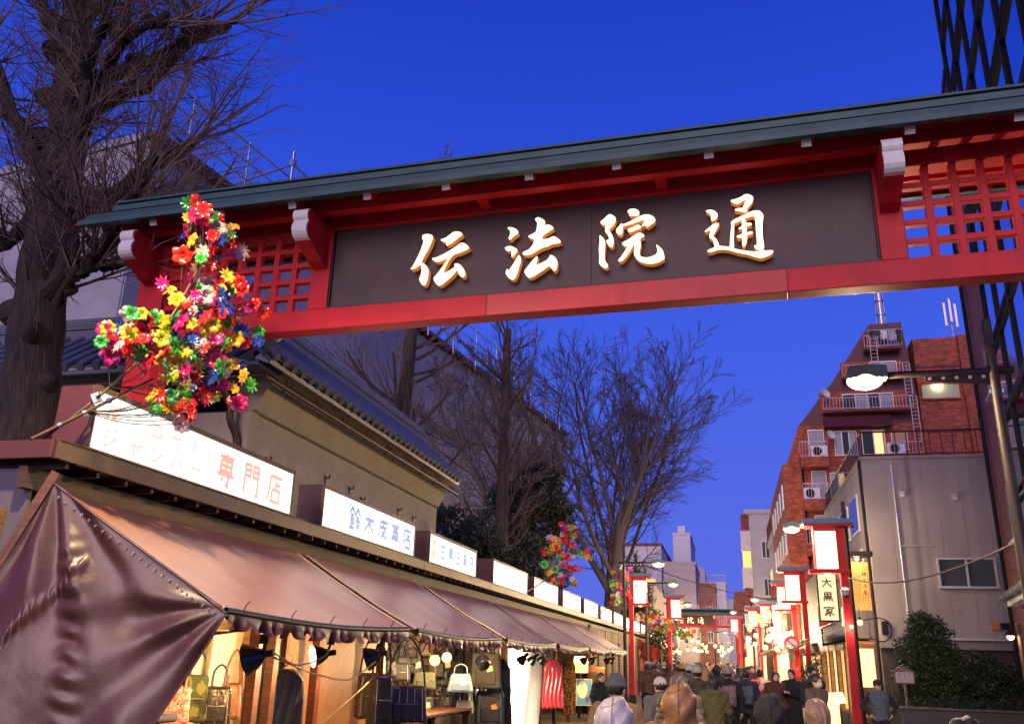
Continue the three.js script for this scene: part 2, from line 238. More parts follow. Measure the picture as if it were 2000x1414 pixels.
  for (const x of [-1.04, 0.86]) for (const [a, b] of [[-0.03, 0.188], [-0.388, -0.24]]) obj('tie_piece', rbx(x - 0.06, x + 0.06, 6.47, 6.59, a, b, 0.006), K.red, g);
  // rafters with white painted ends, every 0.895 m
  for (let i = -7; i <= 5; i++) for (const side of [1, -1]) {
    const x = 0.6 + i * 0.895 - 0.13; if (x < -5.75 || x > 5.75) continue;
    const zw = (w) => side > 0 ? w : -0.2 - w;
    const m = obj('rafter', [beam([x, 6.485, zw(0.53)], [x, 6.86, zw(-0.09)], 0.085, 0.1)], K.red, g);
    obj('white_end', [beam([x, 6.4774, zw(0.5427)], [x, 6.4846, zw(0.5307)], 0.088, 0.103)], K.white, m);
  }
  // roof: boarding, stepped copper eave with thin layers, ridge
  for (const side of [1, -1]) {
    const zw = (w) => side > 0 ? w : -0.2 - w, z0 = zw(0.6), z1 = zw(-0.1);
    obj('soffit_board', box(11.9, 0.02, 0.82, 0, 6.735, (zw(0.58) + zw(-0.1)) / 2, 0, side * 0.541, 0), K.red, g);
    obj('eave_board', [bx(-5.86, 5.86, 6.478, 6.535, zw(0.58), zw(0.645))], K.copper, g);
    const lay = []; for (let k = 0; k < 4; k++) lay.push(bx(-5.83 + k * 0.03, 5.83 - k * 0.03, 6.537 + k * 0.021, 6.551 + k * 0.021, zw(0.45), zw(0.632 - k * 0.006)));
    obj('eave_layers', lay, K.copper, g);
    obj('eave_fascia', [rbx(-5.42, 5.42, 6.622, 6.70, zw(0.4), zw(0.62), 0.008), rbx(-5.36, 5.36, 6.704, 6.735, zw(0.4), zw(0.645), 0.008)], K.copper, g);
    obj('roof_slope', box(10.7, 0.035, 0.78, 0, 6.86, (zw(0.6) + zw(-0.1)) / 2, 0, side * 0.36, 0), K.copper, g);
    for (let i = 0; i <= 24; i++) obj('roof_seam', box(0.02, 0.025, 0.76, -5.3 + i * 0.4417, 6.885, (zw(0.6) + zw(-0.1)) / 2, 0, side * 0.36, 0), K.copper, g);
  }
  obj('ridge_cap', [rbx(-5.3, 5.3, 6.98, 7.1, -0.2, 0, 0.02)], K.copper, g);
  for (const s of [-1, 1]) obj('gable_board', [place(prism([[-0.62, 6.5], [0, 6.9], [0.62, 6.5], [0.62, 6.62], [0, 7.12], [-0.62, 6.62]], 0.04), s * 5.62 - 0.02 * s, 0, -0.1, Math.PI / 2)], K.red, g);
  for (const s of [-1, 1]) for (const w of [0.3, -0.5]) obj('purlin_end', [rbx(s * 5.5, s * 5.56, 6.465, 6.595, w - 0.115, w + 0.005, 0.006)], K.white, g);
  // the four lit characters: face plates over dark returns, each stroke at its own depth
  GLYPHS.forEach((strokes) => {
    const shapes = strokes.map((s) => {
      const p = []; for (let i = 0; i < s.length; i += 2) p.push(V(s[i] / 1000, s[i + 1] / 1000 + 5.2, 0));
      return new THREE.CatmullRomCurve3(p, true, 'catmullrom', 0.42).getPoints(p.length * 3).slice(0, -1).map((q) => [q.x, q.y]);
    });
    const c = obj('character', shapes.map((s, i) => place(prism(s, 0.014 + i * 0.0021), 0, 0, 0.03)), K.letter, g);
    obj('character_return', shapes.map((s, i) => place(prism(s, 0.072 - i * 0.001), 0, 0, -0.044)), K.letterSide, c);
    let x = 0, y = 0, n = 0; for (const s of shapes) for (const [a, b] of s) { x += a; y += b; n++; }
    rectLight(g, [x / n, y / n, 0.075], Math.PI, 0.42, 0.5, [1, 0.8, 0.55], 1.1);
  });
  return g;
}
const gate = makeGate();
// ---------------------------------------------------------------- ground
struct('street', [bx(-3.4, 2.9, -0.3, 0, -160, 24)], K.asphalt);
struct('ground', [bx(-160, 160, -0.6, -0.06, -400, 60)], K.asphalt);
const paving = mat(0.20, 0.17, 0.155, 0.8, { map: T.asphalt, bumpMap: T.grainB, bumpScale: 0.003 });
struct('pavement', [bx(-6.9, -3.42, -0.3, 0.03, -160, 24)], paving);
struct('pavement', [bx(2.92, 14, -0.3, 0.03, -160, 24)], paving);

// ---------------------------------------------------------------- the row of lean-to leather stalls
K.awning = mat(0.46, 0.235, 0.145, 0.42, { map: T.vinyl, bumpMap: T.grainB, bumpScale: 0.0012, clearcoat: 0.12, clearcoatRoughness: 0.4 });
K.valance = mat(0.085, 0.022, 0.025, 0.42, { map: T.vinyl });
K.tarp = mat(0.072, 0.026, 0.02, 0.42, { map: T.vinyl, bumpMap: T.grainB, bumpScale: 0.001, clearcoat: 0.22, clearcoatRoughness: 0.3 });
K.pegboard = mat(0.46, 0.19, 0.055, 0.6, { map: tex(256, (u, v) => { const a = ((u * 16) % 1) - 0.5, b = ((v * 16) % 1) - 0.5, n = fbm(u * 5, v * 5, 17, 3, 5); return (a * a + b * b < 0.02 ? 0.34 : 0.85) + 0.16 * (n - 0.5); }, 0.4) });
K.cream = mat(0.72, 0.62, 0.44, 0.8, { map: T.cloth }); K.sheet = mat(0.80, 0.78, 0.74, 0.8, { map: T.cloth });
K.rope = mat(0.42, 0.33, 0.2, 0.9);
const Z0 = -5.56, PITCH = 4.385, ground0 = 0.03;
const signDraw = [
  (g, w, h) => { g.fillStyle = '#fff'; g.fillRect(0, 0, w, h); g.strokeStyle = '#dac2bd';
    ['皮', '・', 'コ', 'ー', 'ト'].forEach((c, i) => { glyph(g, c, w * (0.035 + i * 0.087), h * 0.09, w * 0.058, h * 0.38, w * 0.0085); });
    ['ジ', 'ャ', 'ン', 'バ', 'ー'].forEach((c, i) => glyph(g, c, w * (0.035 + i * 0.092), h * 0.53, w * 0.062, h * 0.4, w * 0.0085));
    g.strokeStyle = '#cf9d95'; ['専', '門', '店'].forEach((c, i) => glyph(g, c, w * (0.53 + i * 0.15), h * 0.14, w * 0.105, h * 0.74, w * 0.0115)); },
  (g, w, h) => { g.fillStyle = '#fff'; g.fillRect(0, 0, w, h); g.strokeStyle = '#cfb2ae'; g.lineWidth = w * 0.005; g.beginPath(); g.ellipse(w * 0.11, h * 0.5, w * 0.07, h * 0.42, 0, 0, 7); g.stroke(); glyph(g, '良', w * 0.075, h * 0.24, w * 0.07, h * 0.5, w * 0.007);
    g.strokeStyle = '#5b80b8'; ['鈴', '木', '皮', '革', '店'].forEach((c, i) => glyph(g, c, w * (0.235 + i * 0.152), h * 0.15, w * 0.12, h * 0.7, w * 0.016)); },
  (g, w, h) => { g.fillStyle = '#fff'; g.fillRect(0, 0, w, h); g.strokeStyle = '#c4ae7c'; ['皮', '革'].forEach((c, i) => glyph(g, c, w * 0.04, h * (0.14 + i * 0.4), w * 0.08, h * 0.32, w * 0.01)); g.strokeStyle = '#6c8cc4'; ['三', '専', '三', '革', '店'].forEach((c, i) => glyph(g, c, w * (0.2 + i * 0.158), h * 0.2, w * 0.12, h * 0.6, w * 0.015)); },
  (g, w, h) => { g.fillStyle = '#fff'; g.fillRect(0, 0, w, h); g.strokeStyle = '#b9c4d8'; ['三', '木', '店'].forEach((c, i) => glyph(g, c, w * (0.25 + i * 0.18), h * 0.24, w * 0.13, h * 0.5, w * 0.014)); },
  (g, w, h) => { g.fillStyle = '#fff'; g.fillRect(0, 0, w, h); g.strokeStyle = '#5b80b8'; ['鈴', '木', '革'].forEach((c, i) => glyph(g, c, w * (0.3 + i * 0.2), h * 0.16, w * 0.16, h * 0.66, w * 0.018)); },
  (g, w, h) => { g.fillStyle = '#fff'; g.fillRect(0, 0, w, h); g.strokeStyle = '#8ea4cc'; ['皮', '革', '専', '門', '店'].forEach((c, i) => glyph(g, c, w * (0.12 + i * 0.165), h * 0.2, w * 0.13, h * 0.62, w * 0.014)); },
];
const signTex = signDraw.map((d, i) => signTexture(i < 2 ? 1400 : 512, i < 2 ? 202 : 74, d));
const stallWords = ['with a large lit sign in pale pink lettering', 'with a lit sign in blue lettering and a red oval', 'with a shorter lit sign of blue and yellow lettering', 'with a white lit sign, hung with a white sheet', 'with the pinwheel branch across its lit sign', 'under the last open awning, with posters and a scarf'];
const awnZ = [[-5.95, -9.9], [-10.2, -14.32], [-14.7, -19.1], [-19.5, -23.72], [-24.1, -28.15], [-28.5, -32.85]];
const stalls = [];
for (let k = 0; k < 14; k++) {
  const z0 = -PITCH * k, open = k < 6, r = rng(100 + k); // local: the stall starts at z = 0 and runs to -PITCH
  const label = open ? 'open leather goods stall ' + stallWords[k] : 'shuttered brown stall with a plain white lit sign, ' + ['first', 'second', 'third', 'fourth', 'fifth', 'sixth', 'seventh', 'eighth'][k - 6] + ' beyond the open stalls';
  const g = thing('market_stall', label, 'stall', [0, 0, Z0 + z0], 0, open ? 'open stalls along the street' : 'shuttered stalls along the street');
  const e = 0.006, L = -PITCH + e;
  obj('roof', [bx(-6.22, -5.012, 3.232, 3.322, 0, L)], K.maroon, g);
  const fas = obj('fascia', [rbx(-5.01, -4.972, 3.2, 3.345, 0, L, 0.006)], K.brownMetal, g);
  obj('fascia_lip', [bx(-5.01, -4.962, 3.346, 3.352, 0, L)], K.brownMetal, fas);
  if (k === 0) obj('end_fascia', [rbx(-6.22, -5.0, 3.2, 3.345, 0.004, 0.04, 0.006)], K.maroon, g);
  for (let i = 0; i < (k < 7 ? 12 : 5); i++) { const z = L * (i + 0.5) / (k < 7 ? 12 : 5); obj('joist', [bx(-6.2, -5.02, 3.155, 3.23, z - 0.02, z + 0.02)], K.darkWood, g); }
  obj('lintel', [bx(-5.30, -5.22, 2.98, 3.15, 0, L)], K.darkWood, g);
  obj('back_wall', [bx(-6.2, -6.14, 0.03, 3.23, -0.02, L)], k % 2 ? K.darkWood : K.redWood, g);
  // lit sign box on the roof edge
  const len = k === 2 ? 3.0 : 3.5, s0 = k === 2 ? -0.3 : -0.36, zc = s0 - len / 2;
  const sb = obj('sign_box', [rbx(-5.36, -5.035, 3.353, 3.9, s0 + 0.03, s0 - len - 0.03, 0.008)], K.maroon, g);
  const fr = []; for (const [y0, y1, za, zb] of [[3.353, 3.372, 0.03, -len - 0.03], [3.852, 3.9, 0.03, -len - 0.03], [3.373, 3.851, 0.03, 0.006], [3.373, 3.851, -len - 0.006, -len - 0.03]]) fr.push(bx(-5.034, -4.99, y0, y1, s0 + za, s0 + zb));
  obj('sign_frame', fr, K.brownMetal, sb);
  const face = facePlate(len, 0.476); face.rotateY(Math.PI / 2); face.translate(-5.003, 3.612, zc);
  const t = signTex[k < 6 ? k : 3];
  obj('sign_face', face, litFace(t, k < 2 ? 1.4 : 1.5, k < 3 ? [1, 0.95, 0.86] : [1, 0.93, 0.78]), sb);
  rectLight(g, [-4.995, 3.612, zc], -Math.PI / 2, len, 0.476, [1, 0.84, 0.62], 4.2);
  // posts
  for (const z of k === 0 ? [-0.25, -3.05, -3.4] : [-0.1, -2.2]) obj('post', [rbx(-4.82, -4.72, 0.03, 2.5, z - 0.055, z + 0.055, 0.006)], k < 2 ? K.redWood : K.darkWood, g);
  obj('rail', [bx(-4.81, -4.73, open ? 2.42 : 2.9, open ? 2.498 : 2.978, k ? 0 : -0.35, L)], K.darkWood, g);
  if (open) {
    const [za, zb] = awnZ[k].map((q) => q - Z0 - z0), n = 22;
    const f = (u, v) => { const z = za + (zb - za) * u, e2 = Math.sin(Math.PI * u), bow = 0.06 * e2 * v, belly = 0.05 * Math.sin(Math.PI * v) * (0.55 + 0.45 * e2) + 0.035 * (fbm(u * 5 + k * 3, v * 2.2, 5, 3) - 0.5) * Math.sin(Math.PI * v) + 0.012 * Math.sin(u * 25 + 3 * v + 4 * fbm(u * 3, v * 2, k)) * (1 - v) * v * 2;
      return [-5.12 + 1.52 * v + 0.03 * bow, 2.985 - 0.865 * v - belly - bow * 0.8, z]; };
    const aw = obj('awning', muv2(sheet(56, 26, f), 4.1, 1.75), K.awning, g);
    const hem = []; for (let i = 0; i <= 10; i++) { const p = f(i / 10, 1); hem.push([p[0] + 0.005, p[1] - 0.012, p[2]]); }
    obj('awning_bar', wire(hem, 0.03, 8, 20), K.blackMetal, aw);
    for (const u of [0, 1]) { const ed = []; for (let i = 0; i <= 8; i++) { const p = f(u, i / 8); ed.push([p[0], p[1] + 0.004, p[2]]); } obj('edge_rope', wire(ed, 0.011, 5, 16), K.hemPale ??= mat(0.42, 0.34, 0.28, 0.45), aw); }
    for (const u of [0.03, 0.97]) { const p = f(u, 1), q = f(u, 0.02); obj('awning_arm', [rod([p[0] - 0.02, p[1] - 0.06, p[2]], [q[0] + 0.05, q[1] - 0.13, q[2]], 0.016)], K.blackMetal, aw); }
    obj('valance', muv2(sheet(150, 5, (u, v) => { const p = f(u, 1), s = Math.abs(Math.sin(u * Math.PI * 15)), d = 0.115 - 0.06 * Math.pow(1 - s, 2.5); return [p[0] + 0.03 + 0.035 * v * Math.sin(u * 95 + 2 * Math.sin(u * 37)) * (0.4 + v) + 0.01, p[1] - 0.035 - d * v, p[2] + 0.012 * v * Math.sin(u * 70)]; }), 4.1, 0.2), K.valance, aw);
    if (k === 0) obj('side_flap', muv2(sheet(40, 6, (u, v) => { const p = f(0, u); return [p[0], p[1] + 0.02 - 0.15 * v + 0.015 * Math.sin(u * 40) * v, p[2] + 0.03 + 0.03 * Math.sin(u * 22 + v * 2) * v + 0.02 * v]; }), 1.7, 0.2), K.tarp, aw);
    for (let i = 0; i < 5; i++) { const p = f(0.08 + 0.2 * i, 0.985); obj('tie_hook', [wire([[p[0], p[1] + 0.005, p[2]], [p[0] + 0.02, p[1] + 0.05, p[2]], [p[0] + 0.035, p[1] + 0.075, p[2] - 0.02]], 0.005, 4, 6)], K.black, aw); }
  } else { // closed: boarded shutters of thin bars between posts
    for (const [a, b] of [[-0.16, -1.28], [-1.34, -2.14], [-2.26, -3.3], [-3.36, -4.3]]) {
      const sh = obj('shutter', [bx(-4.80, -4.77, 0.06, 2.88, a, b)], k % 3 ? K.shutterA ??= mat(0.40, 0.26, 0.16, 0.6, { map: T.wood }) : K.shutterB ??= mat(0.33, 0.21, 0.14, 0.6, { map: T.wood }), g);
      const bars = []; for (let i = 0; i < 20; i++) bars.push(bx(-4.765, -4.752, 0.14 + i * 0.14, 0.156 + i * 0.14, a - 0.02, b + 0.02)); for (let i = 1; i < 4; i++) { const z = a + (b - a) * i / 4; bars.push(bx(-4.751, -4.742, 0.1, 2.86, z - 0.007, z + 0.007)); }
      const m = obj('shutter_bars', bars, K.darkWood, sh); m.userData.kind = 'stuff';
    }
  }
  stalls.push(g);
}
function muv2(g, w, h) { const u = g.attributes.uv; for (let i = 0; i < u.count; i++) u.setXY(i, u.getX(i) * w, u.getY(i) * h); return g; }
{ // side wall and brace at the near end of the row
  const g = stalls[0];
  obj('side_panel', [bx(-6.14, -5.26, 0.03, 3.15, -0.14, -0.1)], K.sidePanel = mat(0.14, 0.12, 0.14, 0.5, { map: T.paint }), g);
  obj('brace', [beam([-4.99, 3.1, -0.06], [-5.32, 2.3, 0.02], 0.06, 0.07)], K.redWood, g);
}
{ // the big brown vinyl side curtain
  const T0 = [[-5.36, 2.28, -5.50], [-5.16, 2.72, -5.55], [-4.98, 3.02, -5.60], [-4.42, 2.66, -5.72], [-3.92, 2.335, -5.84], [-3.565, 2.10, -5.93]], B0 = [[-5.5, 0.30, -5.42], [-5.28, 0.28, -5.45], [-5.0, 0.27, -5.48], [-4.76, 0.28, -5.5], [-4.56, 0.3, -5.53], [-4.40, 0.34, -5.56]];
  const lp = (A, u) => { const x = Math.min(4.9999, u * 5), i = Math.floor(x), t = x - i; return A[i].map((a, c) => a + (A[i + 1][c] - a) * t); };
  const f = (u, v) => {
    const a = lp(T0, u), b = lp(B0, u), p = a.map((q, c) => q + (b[c] - q) * v);
    const dx = p[0] + 4.98, dy = 3.02 - p[1], R = Math.hypot(dx, dy), an = Math.atan2(dx, dy + 0.05);
    let d = 0.055 * Math.sin(an * 13 + 1.2 + 2.2 * fbm(an * 3, R * 1.2, 4, 2)) * Math.min(1, R / 0.5) * Math.exp(-R * 0.75);
    const ex = p[0] + 3.57, ey = 2.1 - p[1], R2 = Math.hypot(ex, ey), a2 = Math.atan2(-ex, ey + 0.02);
    d += 0.04 * Math.sin(a2 * 11 + 2 * fbm(a2 * 2, R2, 9, 2)) * Math.min(1, R2 / 0.3) * Math.exp(-R2 * 1.1);
    const xl = -4.72 + 0.30 * (2.5 - p[1]) * 0.5, q = (p[0] - xl) / 0.09;
    d += 0.013 * Math.exp(-q * q) * (0.6 + 0.8 * Math.sin(p[1] * 42 + 5 * fbm(p[1] * 3, p[0] * 4, 8, 2))) * Math.max(0, Math.min(1, (2.72 - p[1]) * 3)) * Math.max(0, Math.min(1, (p[1] - 1.0) * 2));
    const yl = 2.42 - 1.15 * (p[0] + 4.62) * -1, s = (p[1] - yl) / 0.05; d += 0.018 * Math.exp(-s * s) * (1 + 0.7 * Math.sin(p[0] * 130)) * (p[0] < -4.6 && p[0] > -5.1 ? 1 : 0);
    d += 0.06 * (fbm(p[0] * 2.2, p[1] * 1.6, 12, 2) - 0.5) + 0.006 * (fbm(p[0] * 9, p[1] * 7, 14, 2) - 0.5);
    return [p[0], p[1], p[2] + d * (0.25 + 0.75 * Math.min(1, v * 6 + 0.15))];
  };
  const g = thing('side_curtain', 'shiny brown vinyl sheet hung across the open end of the leather stall row', 'tarp');
  const c = obj('sheet', muv2(sheet(150, 150, f), 1.9, 2.2), K.tarp, g);
  const hem = []; for (let i = 0; i <= 20; i++) { const p = f(1, i / 20); hem.push([p[0] + 0.004, p[1], p[2]]); } obj('hem', wire(hem, 0.008, 5, 40), K.tarp, c);
  const top = []; for (let i = 0; i <= 30; i++) { const p = f(0.4 + 0.6 * i / 30, 0.004); top.push([p[0], p[1], p[2] + 0.008]); } obj('stitched_edge', wire(top, 0.010, 5, 60), K.valance, c);
  for (let i = 0; i < 24; i++) { const p = f(0.42 + 0.57 * i / 24, 0.03); obj('eyelet', [place(clean(new THREE.TorusGeometry(0.009, 0.003, 5, 8)), p[0], p[1], p[2] + 0.012)], K.steel, c); }
}
// ---------------------------------------------------------------- plastered storehouse with tiled roof behind the stalls
K.plaster = mat(0.68, 0.585, 0.42, 0.9, { map: T.speck, bumpMap: T.grainB, bumpScale: 0.004 });
K.tile = mat(0.16, 0.17, 0.19, 0.42, { map: T.speck }); K.tile2 = mat(0.13, 0.14, 0.165, 0.4, { map: T.speck });
K.bronze = mat(0.075, 0.045, 0.03, 0.45, { metalness: 0.4 });
{
  const g = thing('storehouse', 'beige plastered storehouse with a grey tiled hip roof and a bronze gutter behind the stalls', 'storehouse');
  const yg = 5.38;
  obj('wall', [bx(-16, -7.1, 0, yg - 0.012, -11.75, -21.15)], K.plaster, g);
  obj('groove', [bx(-15.99, -7.125, yg - 0.014, yg + 0.014, -11.78, -21.12)], K.black, g);
  // the upper wall flares outwards to the eave: side and front courses
  const flare = (len) => prism([[0, yg + 0.012], [0.05, yg + 0.03], [0.34, 5.92], [0.62, 6.02], [-0.2, 6.3], [-0.3, yg + 0.012]], len);
  obj('flared_eave_wall', place(flare(9.35), -7.1, 0, -11.78 - 9.35), K.plaster, g);
  obj('flared_eave_wall', place(flare(8.85), -16, 0, -11.75, -Math.PI / 2).translate(8.85 - 8.85, 0, 0), K.plaster, g);
  obj('corner_quoin', [bx(-7.42, -7.07, 0, yg - 0.01, -11.72, -12.0)], K.plaster, g);
  // gutter with hangers and a downpipe
  const gut = obj('gutter', [rod([-6.60, 5.755, -11.2], [-6.60, 5.755, -21.3], 0.045, 0.045, 8), rod([-15.5, 5.72, -11.22], [-6.6, 5.755, -11.2], 0.045, 0.045, 8)], K.bronze, g);
  for (let i = 0; i < 9; i++) obj('gutter_hanger', [rod([-6.6, 5.76, -11.9 - i * 1.1], [-6.62, 5.9, -11.9 - i * 1.1], 0.012), rod([-6.67, 5.7, -11.9 - i * 1.1], [-6.5, 5.83, -11.92 - i * 1.1], 0.012)], K.bronze, gut);
  obj('downpipe', [wire([[-7.32, 5.7, -11.3], [-7.32, 5.55, -11.33], [-7.3, 5.38, -11.5], [-7.3, 5.2, -11.52], [-7.22, 4.9, -11.66], [-7.22, 4.6, -11.68], [-7.22, 3.2, -11.68], [-7.22, 0.1, -11.68]], 0.055, 10, 50)], K.bronze, g);
  // small iron hooks on the wall
  for (const [z, y] of [[-12.4, 4.72], [-14.6, 4.86], [-15.7, 4.86], [-16.3, 4.76], [-18.4, 4.88], [-19.4, 4.86]]) obj('wall_hook', [bx(-7.1, -7.0, y, y + 0.02, z, z + 0.02), bx(-7.02, -7.0, y, y + 0.07, z, z + 0.02), bx(-7.098, -7.088, y - 0.12, y + 0.06, z - 0.03, z + 0.05)], K.black, g);
  // tiled slopes: each cover roll, eave disc and pan tile is its own piece
  const roll = new THREE.CylinderGeometry(0.065, 0.07, 1, 8, 1).toNonIndexed(), disc = new THREE.CylinderGeometry(0.075, 0.075, 0.05, 10).toNonIndexed(), pan = new THREE.BoxGeometry(0.26, 0.025, 0.34).toNonIndexed();
  [roll, disc, pan].forEach((q) => muv(q));
  const rt = rng(5);
  function slope(parent, start, along, up, n, step, len, rows) { // along, up: unit vectors
    const A = V(...along), U = V(...up), N = A.clone().cross(U).normalize(); if (N.y < 0) N.negate();
    const set = (m, p, yAxis, zAxis) => { const X = yAxis.clone().cross(zAxis).normalize(); m.matrix.makeBasis(X, yAxis, zAxis).setPosition(p); m.matrixAutoUpdate = false; m.matrix.decompose(m.position, m.quaternion, m.scale); m.matrixAutoUpdate = true; };
    for (let i = 0; i < n; i++) {
      const b = V(...start).addScaledVector(A, i * step);
      const m = obj('cover_tile', roll, K.tile, parent); set(m, b.clone().addScaledVector(U, len / 2).addScaledVector(N, 0.07), U, N); m.scale.y = len;
      const d = obj('eave_tile', disc, K.tile2, parent); set(d, b.clone().addScaledVector(U, -0.02).addScaledVector(N, 0.055), U, N);
      for (let r = 0; r < rows; r++) { const q = obj('pan_tile', pan, rt() > 0.5 ? K.tile : K.tile2, parent); set(q, b.clone().addScaledVector(A, step / 2).addScaledVector(U, (r + 0.5) * len / rows).addScaledVector(N, 0.02 + 0.008 * rt()), N.clone().applyAxisAngle(A, 0.045 * (A.z ? -1 : 1)), U); q.scale.z = len / rows / 0.31; }
    }
  }
  const side = obj('side_roof', place(prism([[0, 0], [1.05, 0.98], [1.05, 0.9], [0.02, -0.07]], 9.75), -6.38, 5.93, -10.95, Math.PI).rotateY(0), K.tile2, g);
  slope(side, [-6.38, 5.95, -11.0], [0, 0, -1], [-0.731, 0.682, 0], 33, 0.295, 1.42, 3);
  const fr = obj('front_roof', [bx(-16.2, -6.6, 5.86, 5.93, -11.6, -10.98)], K.tile2, g);
  slope(fr, [-6.75, 5.95, -11.0], [-1, 0, 0], [0, 0.6, -0.8], 26, 0.295, 1.75, 3);
  for (const [a, b] of [[[-7.42, 6.98, -12.1], [-7.42, 6.98, -20.6]], [[-7.5, 7.02, -12.35], [-15, 7.05, -12.35]]]) {
    const rg = obj('ridge', [beam(a, b, 0.26, 0.2)], K.tile2, g);
    for (let k = 0; k < 3; k++) obj('ridge_course', [beam([a[0], a[1] + 0.13 + k * 0.05, a[2]], [b[0], b[1] + 0.13 + k * 0.05, b[2]], 0.3 - k * 0.04, 0.03)], K.tile, rg);
    obj('ridge_cap', [rod([a[0], a[1] + 0.3, a[2]], [b[0], b[1] + 0.3, b[2]], 0.075, 0.075, 8)], K.tile, rg);
  }
  obj('hip_ridge', [beam([-6.42, 6.05, -10.98], [-7.42, 7.0, -12.1], 0.2, 0.2), rod([-6.4, 6.17, -10.96], [-7.42, 7.14, -12.1], 0.07, 0.07, 8)], K.tile2, g);
  obj('flat_roof', [bx(-15.9, -7.5, 6.3, 6.5, -12.5, -21.0)], K.tile2, g);
}
// ---------------------------------------------------------------- the tall grey hall far behind, with scaffold pipes along its roof edge
K.hall = mat(0.44, 0.43, 0.46, 0.85, { map: rep(T.speck, 3.5) });
{
  const g = thing('grey_hall', 'tall grey panelled hall with a ribbed brown eave behind the storehouse', 'building', [-21.8, 0, -26], -0.1526);
  const H = 21.3;
  obj('core', [bx(-20, -0.15, 0, H - 0.3, -0.15, -52)], K.hall, g);
  for (let i = 0; i < 5; i++) for (let j = 0; j < 4; j++) obj('wall_panel', [rbx(-4 * i - 0.02, -4 * i - 3.98, j * 5.32 + 0.02, j * 5.32 + 5.3, -0.14, 0.04, 0.02)], K.hall, g);
  for (let i = 0; i < 10; i++) for (let j = 0; j < 4; j++) obj('wall_panel', [rbx(-0.14, 0.04, j * 5.32 + 0.02, j * 5.32 + 5.3, -5.2 * i - 0.02, -5.2 * i - 5.18, 0.02)], K.hall, g);
  obj('parapet', [bx(-20, 0.12, H, H + 0.35, 0.12, -0.2)], K.hall, g);
  obj('eave', [bx(-0.3, 0.55, H, H + 0.25, 0.2, -52)], K.brownMetal, g);
  for (let i = 0; i < 65; i++) obj('eave_rib', [bx(0.05, 0.54, H - 0.16, H - 0.002, -0.4 - i * 0.79, -0.56 - i * 0.79)], K.redWood, g);
  const s = thing('scaffold', 'thin scaffold pipes running along the roof edge of the tall grey hall', 'scaffold', [-21.8, 0, -26], -0.1526);
  const y0 = H + 0.25;
  for (let i = 0; i < 14; i++) obj('standard', [rod([1.0, y0 - 0.8, -1 - i * 3.6], [1.0, y0 + 2.2, -1 - i * 3.6], 0.045), ...(i % 3 === 1 ? [rod([-3, y0 + 1.9, -1 - i * 3.6], [1.1, y0 + 2.0, -1 - i * 3.6], 0.04), rod([-3, y0 + 0.9, -1 - i * 3.6], [1.1, y0 + 1.0, -1 - i * 3.6], 0.04)] : []), rod([0.2, y0 - 0.4, -1 - i * 3.6], [1.1, y0 - 0.4, -1 - i * 3.6], 0.04)], K.steel, s);
  for (const [x, y] of [[1.06, 1.1], [1.06, 2.0], [1.06, 0.25]]) obj('ledger', [rod([x, y0 + y, 0], [x, y0 + y, -49], 0.045)], K.steel, s);
  const mastZ = -7.1; // taller clamp post seen above the gate roof
  obj('clamp_post', [rod([1.5, y0, mastZ], [1.5, y0 + 3.1, mastZ], 0.075), bx(1.38, 1.62, y0 + 2.3, y0 + 2.6, mastZ - 0.12, mastZ + 0.12), rod([1.5, y0 + 2.4, mastZ], [-2.6, y0 + 1.9, mastZ], 0.06), rod([1.5, y0 + 1.4, mastZ], [-2.6, y0 + 1.0, mastZ], 0.06), rod([1.5, y0 + 2.4, mastZ], [1.5, y0 + 2.2, mastZ - 6], 0.06), rod([1.5, y0 + 1.5, mastZ], [1.5, y0 + 1.3, mastZ - 6], 0.06)], K.steel, s);
}
// ---------------------------------------------------------------- trees
class Tubes {
  constructor() { this.p = []; this.n = []; this.t = []; this.i = []; }
  add(pts, rad, sides) {
    const base = this.p.length / 3, N = pts.length; let len = 0; const up = V(0.31, 0.17, 0.93), a = V(), b = V(), d = V();
    for (let k = 0; k < N; k++) {
      d.copy(pts[Math.min(k + 1, N - 1)]).sub(pts[Math.max(k - 1, 0)]).normalize(); a.crossVectors(d, up).normalize(); b.crossVectors(d, a);
      if (k) len += pts[k].distanceTo(pts[k - 1]);
      for (let s = 0; s <= sides; s++) { const w = s / sides * Math.PI * 2, c = Math.cos(w), q = Math.sin(w), x = a.x * c + b.x * q, y = a.y * c + b.y * q, z = a.z * c + b.z * q; this.p.push(pts[k].x + x * rad[k], pts[k].y + y * rad[k], pts[k].z + z * rad[k]); this.n.push(x, y, z); this.t.push(s / sides * Math.PI * 2 * rad[0], len); }
    }
    for (let k = 0; k < N - 1; k++) for (let s = 0; s < sides; s++) { const o = base + k * (sides + 1) + s, e = o + sides + 1; this.i.push(o, o + 1, e, o + 1, e + 1, e); }
  }
  geo() { const g = new THREE.BufferGeometry(); g.setAttribute('position', new THREE.Float32BufferAttribute(this.p, 3)); g.setAttribute('normal', new THREE.Float32BufferAttribute(this.n, 3)); g.setAttribute('uv', new THREE.Float32BufferAttribute(this.t, 2)); g.setIndex(this.i); return g; }
}
const spline = (pts, n) => new THREE.CatmullRomCurve3(pts.map((p) => V(...p))).getPoints(n);
